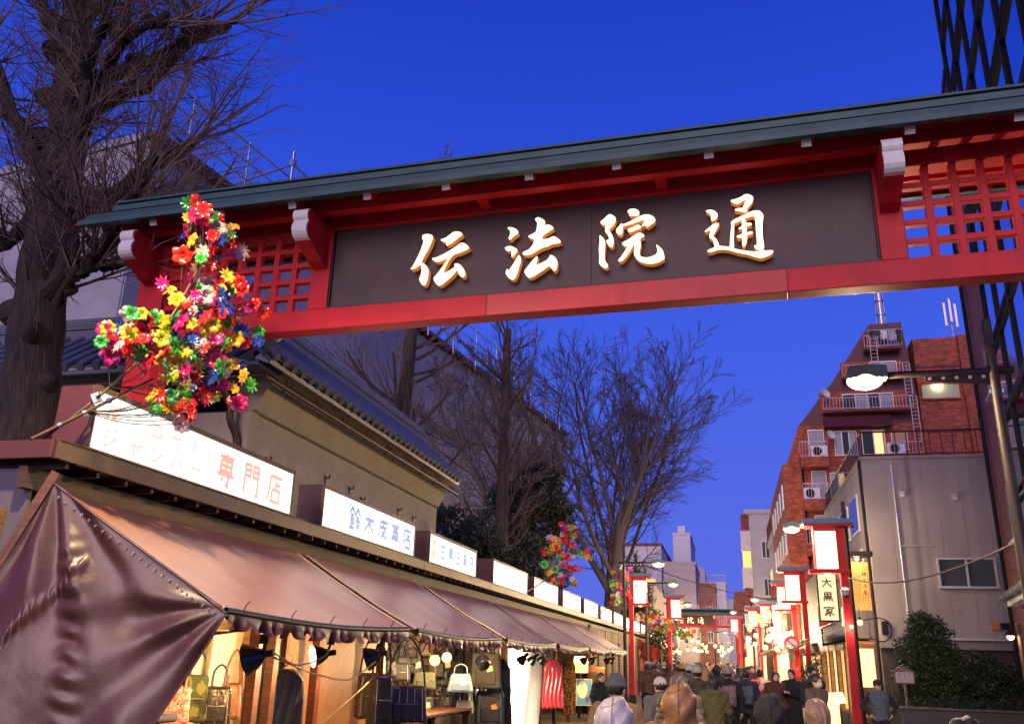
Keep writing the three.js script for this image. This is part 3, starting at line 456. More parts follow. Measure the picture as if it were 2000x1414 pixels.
// one branch that wanders, tapers and carries children; o = {kids, ratio, spread, up, wig}
function branch(tb, p, dir, len, r, lv, o, R) {
  const n = lv > 2 ? 4 : lv > 1 ? 5 : 7, pts = [p.clone()], d = dir.clone().normalize(), q = p.clone();
  for (let k = 1; k <= n; k++) { d.x += (R() - 0.5) * o.wig[lv]; d.z += (R() - 0.5) * o.wig[lv]; d.y += (R() - 0.5) * o.wig[lv] + o.up[lv] / n; d.normalize(); q.addScaledVector(d, len / n); pts.push(q.clone()); }
  const end = lv + 1 >= o.kids.length ? 0.3 : 0.42, rad = pts.map((_, k) => Math.max(o.min ?? 0.004, r * (1 - (1 - end) * k / n)));
  tb[lv < o.trunkLv ? 0 : 1].add(pts, rad, lv === 0 ? 12 : lv === 1 ? 7 : lv === 2 ? 4 : 3);
  if (lv + 1 >= o.kids.length) return;
  const m = o.kids[lv + 1] * (0.75 + 0.5 * R());
  for (let c = 0; c < m; c++) {
    const t = o.from[lv] + (1 - o.from[lv]) * Math.pow((c + R()) / m, o.bias ?? 0.85), x = Math.min(n - 0.001, t * n), k = Math.floor(x), s = pts[k].clone().lerp(pts[k + 1], x - k), dd = pts[k + 1].clone().sub(pts[k]).normalize();
    const side = V(R() - 0.5, R() - 0.5, R() - 0.5).cross(dd).normalize(), an = o.spread[lv + 1] * (0.6 + 0.8 * R());
    const nd = dd.multiplyScalar(Math.cos(an)).addScaledVector(side, Math.sin(an));
    branch(tb, s, nd, len * o.ratio[lv + 1] * (0.6 + 0.7 * R()) * (1 - 0.45 * t), rad[k] * o.thick[lv + 1] * (0.75 + 0.4 * R()), lv + 1, o, R);
  }
}
function treeThing(name, label, pos, tb, m0, m1) { const g = thing(name, label, 'tree', pos, 0, name === 'ginkgo_tree' ? 'bare ginkgo trees' : undefined); obj('trunk', tb[0].geo(), m0, g); obj('crown', tb[1].geo(), m1, g); return g; }
{ // the big pruned ginkgo behind the stalls: traced trunk and limbs, dense straight shoots
  const R = rng(77), tb = [new Tubes(), new Tubes()], z = -9, base = V(-8.5, 0, -9);
  const L = (a) => a.map(([x, y], i) => [x + 8.5, y, (a.z0 ?? 0) + (a.z1 ?? 0) * i / a.length]);
  const trunk = [[-8.45, -0.1], [-8.47, 2], [-8.54, 4.21], [-8.66, 4.96], [-8.77, 5.83], [-8.86, 6.89], [-8.9, 7.85], [-8.98, 8.87], [-9.11, 9.86], [-9.21, 10.71], [-9.35, 11.71], [-9.6, 14]];
  const tp = spline(L(trunk), 44); tb[0].add(tp, tp.map((_, k) => { const t = k / 44; return (0.43 - 0.25 * t) * (1 + 0.10 * Math.sin(k * 1.7) * (R() * 0.6 + 0.4)) + (t < 0.08 ? 0.14 : 0); }), 18);
  for (let k = 0; k < 9; k++) { const p = tp[12 + k * 3], w = R() * 7; tb[0].add([p.clone(), p.clone().add(V(Math.cos(w) * 0.3, 0.03, Math.sin(w) * 0.3)), p.clone().add(V(Math.cos(w) * 0.4, 0.07, Math.sin(w) * 0.4)), p.clone().add(V(Math.cos(w) * 0.455, 0.1, Math.sin(w) * 0.455)), p.clone().add(V(Math.cos(w) * 0.475, 0.11, Math.sin(w) * 0.475))], [0.22, 0.17, 0.13, 0.07, 0.004], 9); } // burrs
  const limbs = [
    [[-9.23, 6.0], [-8.86, 6.16], [-8.46, 6.4], [-8.29, 6.72], [-8.51, 7.33], [-9.02, 8.11], [-9.63, 9.04], [-10.32, 10.32]], [[-8.28, 6.7], [-7.94, 6.77], [-7.64, 6.84], [-7.31, 6.98], [-7.01, 7.26]],
    [[-8.82, 7.04], [-8.45, 7.64], [-8.04, 7.84], [-7.66, 8.2], [-7.38, 8.41], [-7.02, 8.7]], [[-8.96, 8.69], [-8.51, 9.11], [-8.03, 9.26], [-7.53, 9.28], [-7.1, 9.65], [-6.51, 10.08]],
    [[-9.07, 9.58], [-8.58, 9.87], [-7.94, 10.13], [-7.41, 10.5], [-6.86, 10.78]], [[-9.02, 8.27], [-9.6, 8.9], [-10.08, 9.36], [-10.88, 10.31]], [[-8.94, 7.21], [-9.41, 7.41], [-9.79, 7.21], [-10.3, 7.5]],
    [[-8.61, 5.96], [-8.26, 6.38], [-7.8, 6.46], [-7.29, 6.42]], [[-9.13, 10.14], [-9.59, 10.77], [-10.07, 11.64]], [[-9.21, 10.71], [-8.86, 11.23], [-8.61, 11.77]], [[-8.9, 8.0], [-8.5, 8.5], [-8.2, 9.4], [-7.9, 10.4]], [[-8.85, 7.4], [-8.3, 7.5], [-7.6, 7.3], [-6.9, 7.6]], [[-9.0, 9.3], [-8.4, 9.5], [-7.6, 9.9], [-6.8, 9.7]]];
  const zo = [0.35, 0.7, -0.3, 0.4, -0.4, 0.4, -0.3, 0.5, 0.3, 0.3, 0.9, -0.6, 1.0], rr = [0.19, 0.10, 0.15, 0.17, 0.15, 0.16, 0.13, 0.07, 0.14, 0.13, 0.09, 0.1, 0.08];
  const o = { kids: [0, 0, 0, 12, 5], ratio: [1, 1, 1, 0.62, 0.5], from: [0, 0.1, 0.12, 0.15, 0.15], spread: [0, 0.6, 0.7, 0.75, 0.6], up: [0, 0.1, 0.3, 0.25, 0.12], wig: [0.1, 0.3, 0.32, 0.26, 0.24], thick: [1, 1, 1, 0.45, 0.6], trunkLv: 2, min: 0.0026 };
  limbs.forEach((l, i) => {
    l.z0 = (R() - 0.5) * 0.1; l.z1 = zo[i] * 1.3; const p = spline(L(l), 22), N = p.length; tb[0].add(p, p.map((_, k) => rr[i] * (1 - 0.62 * k / N) * (1 + 0.16 * Math.sin(k * 2.1 + i) * Math.sin(k * 0.9 + 2 * i))), 9);
    for (let s = 0; s < 9; s++) { // knobby side branches
      const k = 3 + Math.floor((s + R()) / 9 * (N - 4)), w = R() * 6.283; branch(tb, p[k], V(Math.cos(w) * 0.9 + 0.25, 0.15 + 0.9 * R(), Math.sin(w) * 0.9 + 0.15), 0.9 + 1.0 * R(), 0.02 + 0.018 * R(), 2, o, R);
      tb[0].add([p[k].clone(), p[k].clone().add(V(Math.cos(w) * 0.1, 0.05, Math.sin(w) * 0.1)), p[k].clone().add(V(Math.cos(w) * 0.17, 0.09, Math.sin(w) * 0.17)), p[k].clone().add(V(Math.cos(w) * 0.19, 0.1, Math.sin(w) * 0.19))], [0.1, 0.085, 0.06, 0.004], 7);
    }
    for (let s = 0; s < 15; s++) { // shoots
      const k = 3 + Math.floor(R() * (N - 4)), d = p[k].clone().sub(p[k - 1]).normalize(), out = V((R() - 0.35) * 1.5, R() * 1.15 - 0.25, (R() - 0.42) * 1.7);
      branch(tb, p[k], out.addScaledVector(d, 0.3), 0.6 + 1.0 * R(), 0.011 + 0.016 * R() * R(), 3, o, R);
    }
    const e = p[N - 1], d = p[N - 1].clone().sub(p[N - 4]).normalize(); for (let s = 0; s < 4; s++) branch(tb, e, V(d.x + (R() - 0.5) * 0.9, d.y + (R() - 0.4) * 0.8, d.z + (R() - 0.5)), 1.1 + 0.7 * R(), 0.022, 3, o, R);
  });
  for (let s = 0; s < 34; s++) { const k = 14 + Math.floor(R() * 28), w = R() * 6.3; branch(tb, tp[k], V(Math.cos(w), 0.25 + R() * 0.8, Math.sin(w)), 0.9 + 1.1 * R(), 0.014, 3, o, R); }
  treeThing('ginkgo_tree', 'large bare ginkgo with a thick burred trunk rising behind the end stall', [-8.5, 0, -9], tb, K.bark, K.twig);
}
{ // two leaner ginkgos beyond the storehouse
  const o = { kids: [1, 28, 8, 5, 2], ratio: [1, 0.2, 0.55, 0.5, 0.5], from: [0.3, 0.25, 0.15, 0.2], spread: [0, 0.95, 0.6, 0.45, 0.4], up: [0.3, 0.75, 0.5, 0.3, 0.2], wig: [0.03, 0.22, 0.2, 0.15, 0.15], thick: [1, 0.30, 0.42, 0.5, 0.6], trunkLv: 2, min: 0.008, bias: 0.9 };
  for (const [x, z, h, r, s, lab] of [[-9.5, -23.9, 15.8, 0.34, 5, 'bare ginkgo standing just beyond the tiled storehouse roof'], [-8.6, -33.6, 15, 0.36, 9, 'bare ginkgo at the far corner of the grey hall, beside the spreading tree']]) {
    const tb = [new Tubes(), new Tubes()]; branch(tb, V(0, -0.1, 0), V(0.02, 1, 0), h, r, 0, o, rng(s)); treeThing('ginkgo_tree', lab, [x, 0, z], tb, K.barkDark ??= mat(0.14, 0.105, 0.095, 0.9, { map: rep(T.bark, 0.7, 1.4) }), K.twig);
  }
}
{ // wide spreading bare trees
  const o = { kids: [1, 9, 9, 11, 9], ratio: [1, 1.55, 0.6, 0.46, 0.42], from: [0.45, 0.2, 0.15, 0.12], spread: [0, 0.5, 0.6, 0.6, 0.55], up: [0.2, 0.3, 0.1, 0.05, 0.0], wig: [0.06, 0.16, 0.2, 0.2, 0.2], thick: [1, 0.5, 0.5, 0.5, 0.55], trunkLv: 2, min: 0.011 };
  for (const [x, z, h, r, s, lab] of [[-5.9, -47.5, 9.6, 0.5, 21, 'wide spreading bare tree with forked dark limbs behind the shuttered stalls'], [-8.9, -47, 9.0, 0.4, 33, 'smaller bare tree leaning beside the widest spreading bare tree'], [-7.5, -56, 9.4, 0.38, 41, 'bare tree far behind, between the spreading trees']]) {
    const tb = [new Tubes(), new Tubes()]; branch(tb, V(0, -0.1, 0), V(s === 33 ? -0.05 : 0.03, 1, 0), h, r, 0, o, rng(s)); treeThing('bare_tree', lab, [x, 0, z], tb, K.twigDark, K.twigDark);
  }
}
// evergreens: real leaf faces spread through clumps
K.leaf = mat(0.028, 0.042, 0.022, 0.6, { map: T.leafy }); K.leaf2 = mat(0.04, 0.062, 0.026, 0.6, { map: T.leafy });
function leaves(clumps, perM, size, R) {
  const p = [], n = [], uv = [];
  for (const [cx, cy, cz, rx, ry, rz] of clumps) {
    const m = Math.round(perM * rx * ry * rz * 8);
    for (let i = 0; i < m; i++) {
      const a = R() * 6.283, c = R() * 2 - 1, s = Math.sqrt(1 - c * c), k = Math.pow(R(), 0.42) * (0.82 + 0.3 * R()), x = cx + s * Math.cos(a) * rx * k, y = cy + c * ry * k, z = cz + s * Math.sin(a) * rz * k;
      const u = V(R() - 0.5, R() - 0.5, R() - 0.5).normalize(), w = V(R() - 0.5, R() - 0.5, R() - 0.5).cross(u).normalize(), L = size * (0.6 + 0.8 * R()), q = L * 0.42, nn = u.clone().cross(w);
      const P = [[-1, 0], [0, -1], [1, 0], [0, 1]].map(([e, f]) => [x + u.x * e * L / 2 + w.x * f * q / 2, y + u.y * e * L / 2 + w.y * f * q / 2, z + u.z * e * L / 2 + w.z * f * q / 2]);
      for (const t of [0, 1, 2, 0, 2, 3]) { p.push(...P[t]); n.push(nn.x, nn.y, nn.z); uv.push(R(), R()); }
    }
  }
  const g = new THREE.BufferGeometry(); g.setAttribute('position', new THREE.Float32BufferAttribute(p, 3)); g.setAttribute('normal', new THREE.Float32BufferAttribute(n, 3)); g.setAttribute('uv', new THREE.Float32BufferAttribute(uv, 2)); return g;
}
function evergreen(label, [x, z], h, w, seed, n, size, perM, conifer = false) {
  const R = rng(seed), g = thing('evergreen_tree', label, 'tree', [x, 0, z], 0, 'evergreens behind the stalls'), tb = new Tubes(), cl = [];
  tb.add([V(0, -0.1, 0), V(0.05, h * 0.35, 0), V(-0.05, h * 0.7, 0.05), V(0, h * 0.97, 0)], [0.2, 0.15, 0.1, 0.03], 8);
  for (let i = 0; i < n; i++) { const t = conifer ? (i + 0.5) / n : 0.3 + 0.7 * R(), y = h * (conifer ? 0.14 + 0.86 * t : t), rad = conifer ? w * (1.05 - t) : w * Math.sqrt(Math.max(0.08, 1 - Math.pow((t - 0.55) / 0.5, 2))), a = i * 2.4 + R(), k = conifer ? 0.55 : 0.35 + 0.6 * R(); const q = [Math.cos(a) * rad * k, y, Math.sin(a) * rad * k]; const s = (conifer ? 0.5 * rad + 0.18 : 0.55 + 0.45 * R()); cl.push([...q, s, s * (conifer ? 0.45 : 0.62), s]); tb.add([V(0, Math.max(0.5, y - 0.6), 0), V(q[0] * 0.5, y - 0.25, q[2] * 0.5), V(...q)], [0.06, 0.04, 0.015], 5); }
  obj('trunk', tb.geo(), K.twigDark, g); obj('crown', leaves(cl, perM, size, R), conifer ? K.leaf2 : K.leaf, g); return g;
}
evergreen('dark evergreen tree just beyond the far end of the storehouse', [-9.3, -29], 6.6, 2.4, 3, 36, 0.16, 220);
evergreen('tall dark evergreen tree between the bare ginkgos and the spreading tree', [-8.3, -37], 9.6, 2.3, 4, 46, 0.17, 200);
evergreen('small pointed conifer beside the red lantern post over the stall row', [-5.6, -58], 8.6, 2.6, 6, 40, 0.2, 110, true);
// ---------------------------------------------------------------- right-hand buildings
const mottle = tex(256, (u, v) => { const n = hash(u * 20 + ((v * 64 | 0) % 2) * 0.5, v * 64, 5), f = fbm(u * 6, v * 6, 25, 4, 6); const k = 0.8 + 0.3 * (n - 0.5) + 0.25 * (f - 0.5); return [k, k * 0.97, k * 0.95]; }, 4);
K.brick = mat(0.52, 0.125, 0.058, 0.8, { map: mottle }); K.brickDark = mat(0.28, 0.078, 0.078, 0.8, { map: mottle }); K.mansard = mat(0.115, 0.017, 0.024, 0.55, { map: T.paint });
K.pane = mat(0.05, 0.06, 0.075, 0.08, { metalness: 0.0, specularIntensity: 1 }); K.curtain = mat(0.5, 0.5, 0.52, 0.7, { map: T.cloth }); K.alu = mat(0.5, 0.5, 0.52, 0.4, { metalness: 0.5 });
K.skyGlass = mat(0.26, 0.40, 0.66, 0.05, { metalness: 1.0 }); K.mullion = mat(0.014, 0.012, 0.015, 0.6, { specularIntensity: 0.3 });
K.railWhite = mat(0.62, 0.5, 0.5, 0.5); K.litWarm = glow(1, 0.72, 0.36, 1.6); K.litYellow = glow(0.9, 0.75, 0.2, 0.5); K.litRoom = glow(1, 0.62, 0.26, 1.1);
K.concrete = mat(0.36, 0.315, 0.315, 0.9, { map: T.stain, bumpMap: T.grainB, bumpScale: 0.003 });
function railing(parent, a, b, h, m, step = 0.14, r = 0.012) { // posts and bars from a to b (top of slab)
  const L = Math.hypot(b[0] - a[0], b[2] - a[2]), n = Math.max(2, Math.round(L / step)), bars = [], P = (t, y) => [a[0] + (b[0] - a[0]) * t, a[1] + (b[1] - a[1]) * t + y, a[2] + (b[2] - a[2]) * t];
  for (let i = 0; i <= n; i++) bars.push(rod(P(i / n, 0), P(i / n, h), r, r, 4));
  return obj('railing', [rod(P(0, h), P(1, h), r * 1.9, r * 1.9, 5), rod(P(0, 0.06), P(1, 0.06), r * 1.3, r * 1.3, 5), ...bars], m, parent);
}
// window on a wall facing +z: recess, frame, panes with curtains
function winZ(parent, x0, x1, y0, y1, z, n = 2, fill = K.curtain, lit) {
  const f = obj('window', [bx(x0 - 0.04, x1 + 0.04, y1, y1 + 0.05, z - 0.02, z + 0.07), bx(x0 - 0.06, x1 + 0.06, y0 - 0.06, y0, z - 0.02, z + 0.11), bx(x0 - 0.04, x0, y0, y1, z - 0.02, z + 0.07), bx(x1, x1 + 0.04, y0, y1, z - 0.02, z + 0.07), ...Array.from({ length: n - 1 }, (_, i) => bx(x0 + (x1 - x0) * (i + 1) / n - 0.025, x0 + (x1 - x0) * (i + 1) / n + 0.025, y0, y1, z, z + 0.05))], K.alu, parent);
  for (let i = 0; i < n; i++) { const a = x0 + (x1 - x0) * i / n + 0.026, b = x0 + (x1 - x0) * (i + 1) / n - 0.026; obj('pane', [bx(a, b, y0 + 0.01, y1 - 0.01, z + 0.005, z + 0.018)], Array.isArray(fill) ? fill[i % fill.length] : fill, f); }
  return f;
}
{ // glass office tower with a brick wing
  const g = thing('office_tower', 'glass office tower with a purple brick wing behind the end of the gate', 'building', [6.53, 0, -23], -0.1669);
  obj('core', [bx(0.1, 9, 0, 25.5, 2.9, 13)], K.mullion, g);
  for (let i = 0; i < 6; i++) for (let j = 0; j < 14; j++) obj('glass_pane', [box(0.012, 1.55, 1.62, 0.03, 2.9 + j * 1.65, 3.66 + i * 1.72 + 0.0, 0, 0, ((i * 7 + j * 5) % 5 - 2) * 0.0012)], K.skyGlass, g);
  for (let i = 0; i < 7; i++) obj('mullion', [bx(-0.03, 0.06, 1.9, 25.4, 2.775 + i * 1.72, 2.825 + i * 1.72)], K.mullion, g);
  for (let j = 0; j <= 14; j++) { const y = 2.08 + j * 1.65, thick = j % 2 ? 0.15 : 0.03; obj('spandrel', [bx(-0.03, 0.07, y - thick, y + 0.02, 2.8, 13)], K.mullion, g); if (j % 2 === 0) obj('spandrel', [bx(-0.028, 0.07, y - 0.24, y - 0.215, 2.8, 13)], K.mullion, g); }
  const w = obj('brick_wing', [bx(0, 7, 0, 16, -0.7, 2.74)], K.brickDark, g);
  obj('wing_coping', [bx(-0.05, 7, 16.0, 16.2, -0.75, 2.74)], K.mullion, w);
  for (const y of [4.5, 7.8, 11.1]) { const f = obj('wing_window', [bx(-0.03, 0.02, y, y + 1.3, 1.7, 2.45)], K.mullion, w); obj('pane', [bx(-0.045, -0.032, y + 0.06, y + 1.24, 1.76, 2.39)], K.pane, f); obj('sill', [bx(-0.12, 0, y - 0.08, y - 0.002, 1.66, 2.49)], K.alu, f); }
  obj('drainpipe', [rod([-0.09, 0, -0.2], [-0.09, 15.8, -0.2], 0.05)], K.mullion, w);
}
{ // low concrete building with a railed roof
  const g = thing('concrete_building', 'low grey concrete building with a black railed roof beside the largest lantern post', 'building');
  const x0 = 3.98, x1 = 9.2, zf = -26, H = 7.44;
  obj('wall', [bx(x0, x1, 2.32, H, zf, -36)], K.concrete, g);
  obj('base_wall', [bx(x0 + 0.02, x1, 0, 2.318, zf - 0.1, -36)], mat(0.07, 0.048, 0.05, 0.85, { map: T.speck }), g);
  obj('coping', [bx(x0 - 0.05, x1, H, H + 0.08, zf + 0.05, -36)], K.concrete, g);
  for (let i = 0; i < 7; i++) obj('wall_joint', [bx(x0 + 0.62 + i * 0.62, x0 + 0.632 + i * 0.62, 2.34, i % 2 ? H - 0.2 : 5.6, zf + 0.001, zf + 0.005)], K.jointGrey ??= mat(0.22, 0.19, 0.185, 0.9), g);
  obj('wall_joint', [bx(x0 + 0.01, x1, 5.2, 5.208, zf + 0.002, zf + 0.005)], K.jointGrey, g);
  obj('ledge', [bx(x0 + 1.6, x1, 2.55, 2.6, zf, zf + 0.12)], K.alu, g);
  const w = winZ(g, 5.66, 7.04, 3.93, 4.63, zf, 2, K.pane);
  railing(g, [x0 + 0.05, H + 0.08, zf - 0.02], [x1, H + 0.08, zf - 0.02], 0.72, K.blackMetal, 0.3, 0.014); railing(g, [x0 + 0.05, H + 0.08, zf - 0.05], [x0 + 0.05, H + 0.08, -35.8], 0.72, K.blackMetal, 0.3, 0.014);
  // street side: windows and drainpipe
  for (const z of [-27.4, -29.6, -31.8, -34]) for (const y of [5.6, 4.0]) { const f = obj('side_window', [bx(x0 - 0.05, x0 + 0.02, y, y + 1.1, z, z - 1.5)], K.alu, g); obj('pane', [bx(x0 - 0.062, x0 - 0.052, y + 0.06, y + 1.04, z - 0.06, z - 1.44)], K.pane, f); }
  obj('drainpipe', [rod([x0 - 0.06, 0, zf - 0.12], [x0 - 0.06, H, zf - 0.12], 0.045)], K.mullion, g);
  for (const [x, y0, y1] of [[4.75, 2.6, 7.3], [7.5, 2.6, 5.6]]) obj('conduit', [rod([x, y0, zf + 0.03], [x, y1, zf + 0.03], 0.022)], K.alu, g); obj('conduit', [rod([4.75, 5.0, zf + 0.03], [5.6, 5.0, zf + 0.03], 0.018)], K.alu, g); for (const [x, y] of [[4.95, 6.4], [6.3, 6.3], [7.3, 5.6]]) obj('wall_vent', [cyl(0.07, 0.07, 0.06, x, y, zf + 0.03, 12, 0, Math.PI / 2), rbox(0.16, 0.05, 0.1, 0.01, x, y + 0.08, zf + 0.04)], K.alu, g);
  obj('vent', [bx(6.75, 6.93, 2.83, 3.0, zf, zf + 0.04)], mat(0.4, 0.1, 0.03, 0.6), g); obj('vent', [bx(6.98, 7.26, 2.84, 3.01, zf, zf + 0.04)], K.mullion, g);
  const m = thing('power_meter', 'small grey meter box with a looped cable on the concrete wall', 'meter', [4.12, 2.66, zf]); obj('box', [rbox(0.16, 0.34, 0.1, 0.02, 0, 0.17, 0.055)], K.mullion, m); obj('cable', [wire([[-0.5, 0.36, 0.06], [-0.1, 0.42, 0.06], [0.12, 0.3, 0.07], [0.14, 0, 0.06], [-0.05, -0.18, 0.05], [-0.4, -0.1, 0.05]], 0.018, 6, 30)], K.mullion, m);
}
function airCon(label, [x, y, z]) { const a = thing('air_conditioner', label, 'air conditioner', [x, y, z], 0, 'air conditioners on the brick balconies'); obj('case', [rbox(0.82, 0.6, 0.3, 0.03, 0, 0.3, 0)], K.alu, a); obj('fan_guard', [place(clean(new THREE.TorusGeometry(0.21, 0.02, 6, 18)), -0.1, 0.3, 0.155), cyl(0.2, 0.2, 0.02, -0.1, 0.3, 0.155, 18, 0, Math.PI / 2)], K.mullion, a); return a; }
{ // stepped brick apartment house
  const zf = -46, g = thing('apartment_house', 'tall red brick apartment house with a tapering maroon top and white balconies', 'building');
  obj('brick_body', [bx(3.2, 10.1, 0, 11.6, zf, -60)], K.brick, g);
  obj('upper_body', [place(prism([[3.41, 11.602], [4.14, 13.6], [10.1, 13.6], [10.1, 11.602]], 13.98), 0, 0, -60)], K.brick, g);
  obj('mansard', [place(prism([[4.14, 13.602], [6.02, 15.95], [8.14, 19.05], [9.74, 19.1], [10.1, 14.4], [10.1, 13.602]], 13.9), 0, 0, -60)], K.mansard, g);
  obj('right_block', [bx(10.102, 13.0, 0, 18, zf + 0.2, -60)], K.brick, g); obj('right_block', [bx(9.9, 10.1, 14.5, 17.95, zf - 1, -60)], K.brick, g);
  obj('block_pier', [bx(12.2, 13.02, 0, 18.02, zf + 0.2, zf + 0.5)], K.brick, g); for (const y of [16.4, 13.0]) obj('block_band', [bx(10.1, 12.19, y, y + 0.12, zf + 0.2, zf + 0.26)], K.brickDark, g);
  const cor = obj('lit_corridor', [bx(10.25, 12.0, 14.75, 15.5, zf + 0.2, zf + 0.206)], mat(0.42, 0.44, 0.28, 0.8), g); obj('corridor_lip', [bx(10.2, 12.05, 14.66, 14.75, zf + 0.2, zf + 0.3), bx(10.2, 12.05, 15.5, 15.56, zf + 0.2, zf + 0.3), bx(10.2, 10.25, 14.75, 15.5, zf + 0.2, zf + 0.3), bx(12.0, 12.05, 14.75, 15.5, zf + 0.2, zf + 0.3)], K.brick, cor);
  obj('corridor_lamp', [ball(0.07, 11.0, 15.4, zf + 0.27)], glow(1, 0.95, 0.6, 4), cor); pointLight(g, [11.0, 15.4, zf + 0.27], [1, 0.95, 0.55], 2.2, 2);
  // storeys: brick bands with windows, balconies with white rails, maroon awning
  obj('brick_band', [bx(7.9, 9.45, 17.55, 18.45, zf - 0.11, zf + 0.03)], K.brick, g); winZ(g, 8.5, 9.35, 17.65, 18.3, zf + 0.03, 2, [K.pane, K.curtain]);
  obj('brick_band', [bx(6.5, 9.5, 16.0, 16.95, zf - 0.11, zf + 0.03)], K.brick, g); winZ(g, 7.95, 9.2, 16.1, 16.85, zf + 0.03, 2);
  obj('brick_band', [bx(5.3, 9.6, 14.2, 15.35, zf - 0.11, zf + 0.03)], K.brick, g); winZ(g, 6.45, 8.85, 14.25, 15.15, zf + 0.03, 4, [K.pane, K.curtain]);
  obj('awning_band', [place(prism([[0, 0], [-0.55, 0], [-0.05, 0.92], [0, 0.92]], 3.25), 5.4, 13.38, zf + 0.001, Math.PI / 2)], K.mansard, g);
  winZ(g, 5.86, 6.9, 12.0, 13.2, zf + 0.02, 3, [K.curtain, K.pane]); winZ(g, 7.2, 8.25, 12.0, 13.2, zf + 0.02, 2, [K.pane, K.litRoom]); winZ(g, 8.6, 9.3, 12.2, 13.1, zf + 0.02, 1, mat(0.5, 0.25, 0.12, 0.6));
  winZ(g, 5.5, 6.5, 9.9, 11.05, zf + 0.02, 3, [K.curtain, K.litRoom, K.pane]); winZ(g, 7.2, 8.3, 9.9, 11.05, zf + 0.02, 2, [K.curtain, K.pane]); winZ(g, 5.5, 6.5, 7.6, 8.8, zf + 0.02, 2, [K.pane, K.curtain]);
  for (const [y, x0, x1] of [[11.8, 4.05, 5.4], [9.65, 4.05, 5.35], [7.4, 4.05, 5.35], [5.2, 4.05, 5.35], [3.1, 4.05, 5.35]]) { const s = obj('balcony', [bx(x0, x1, y - 0.5, y, zf - 0.01, zf + 0.75)], K.brick, g); railing(s, [x0, y, zf + 0.72], [x1, y, zf + 0.72], 0.78, K.railWhite, 0.13); winZ(g, x0 + 0.55, x1 - 0.1, y + 0.05, y + 1.5, zf + 0.02, 1, K.curtain); }
  for (const [y, x0, x1] of [[17.55, 7.7, 9.5], [16.0, 6.5, 9.6], [14.25, 5.4, 9.7], [11.85, 8.4, 9.9]]) { const s = obj('balcony', [bx(x0, x1, y - 0.12, y, zf + 0.03, zf + 0.6)], K.brickDark, g); railing(s, [x0, y, zf + 0.58], [x1, y, zf + 0.58], 0.62, K.railWhite, 0.16); }
  for (const [x, y0, y1] of [[7.95, 16.65, 18.1], [9.4, 14.9, 16.6], [9.55, 12.5, 14.8]]) { const l = obj('ladder', [rod([x, y0, zf + 0.66], [x, y1, zf + 0.66], 0.02), rod([x + 0.32, y0, zf + 0.66], [x + 0.32, y1, zf + 0.66], 0.02)], K.railWhite, g); const rg = []; for (let y = y0 + 0.1; y < y1; y += 0.2) rg.push(rod([x, y, zf + 0.66], [x + 0.32, y, zf + 0.66], 0.013)); obj('rungs', rg, K.railWhite, l).userData.kind = 'stuff'; }
  for (const x of [4.55, 7.75]) obj('drainpipe', [rod([x - 0.4, 0, zf + 0.07], [x - 0.4, 11.5, zf + 0.07], 0.06)], K.mullion, g);
  for (let i = 0; i < 5; i++) for (let j = 0; j < 4; j++) { const f = obj('side_window', [bx(3.14, 3.21, 2.6 + j * 2.3, 3.8 + j * 2.3, zf - 1 - i * 2.5, zf - 2.1 - i * 2.5)], K.alu, g); obj('pane', [bx(3.12, 3.138, 2.66 + j * 2.3, 3.74 + j * 2.3, zf - 1.06 - i * 2.5, zf - 2.04 - i * 2.5)], K.curtain, f); }
  for (const [px, py, pz, r] of [[4.35, 15.1, zf + 0.5, 0.28], [5.55, 12.85, zf + 0.7, 0.26]]) { const d = obj('dish', [place(lathe([[0, 0], [r * 0.6, 0.04], [r, 0.13]], 14), px + (px < 5 ? 1.15 : 0), py, pz, 0.6, 1.2, 0)], K.white, g); }
  airCon('white air conditioner on the brick balcony under the maroon awning', [5.0, 11.82, zf + 0.4]); airCon('white air conditioner on the small right balcony of the brick house', [8.7, 11.87, zf + 0.36]); airCon('white air conditioner on the balcony with a red triangle door', [4.5, 9.67, zf + 0.4]);
  const c = thing('laundry', 'dark and pale laundry hung on the topmost balcony of the brick house', 'laundry', [7.9, 17.7, zf + 0.62]); obj('pole', [rod([0, 0.75, 0], [1.7, 0.75, 0], 0.02)], K.railWhite, c); for (const [x, w, h, m] of [[0.1, 0.5, 0.35, K.black], [0.65, 0.3, 0.5, K.white], [1.0, 0.35, 0.6, K.curtain], [1.4, 0.2, 0.7, K.black]]) obj('garment', [sheet(6, 6, (u, v) => [x + w * u, 0.75 - h * v, 0.03 * Math.sin(u * 7 + v * 3)], false)], m, c);
  const mast = thing('radio_mast', 'lattice radio mast on top of the tapering brick house', 'mast', [9.15, 19.1, zf - 2]); obj('tube', [rod([0, 0, 0], [0, 6.5, 0], 0.17, 0.13, 10)], K.steel, mast); for (let i = 0; i < 8; i++) obj('collar', [cyl(0.24, 0.24, 0.07, 0, 0.4 + i * 0.8, 0, 12)], K.steel, mast); for (let i = 0; i < 6; i++) { const a = i / 6 * 6.283; obj('stay', [rod([0.24 * Math.cos(a), 0.3, 0.24 * Math.sin(a)], [0.2 * Math.cos(a + 1), 6.2, 0.2 * Math.sin(a + 1)], 0.02)], K.steel, mast); }
  const ant = thing('cell_antenna', 'grey mobile phone antenna panels on a pole on the brick block roof', 'antenna', [12.35, 18, zf - 0.8]); obj('pole', [rod([0, 0, 0], [0, 2.6, 0], 0.04)], K.steel, ant); for (const [x, y] of [[-0.28, 1.1], [0.24, 1.0], [0, 1.3]]) obj('panel', [rbox(0.15, 1.35, 0.1, 0.03, x, y + 0.5, 0.12)], K.alu, ant); for (const y of [0.7, 1.5]) obj('bracket', [rod([-0.3, y, 0.06], [0.3, y, 0.06], 0.025)], K.steel, ant);
}
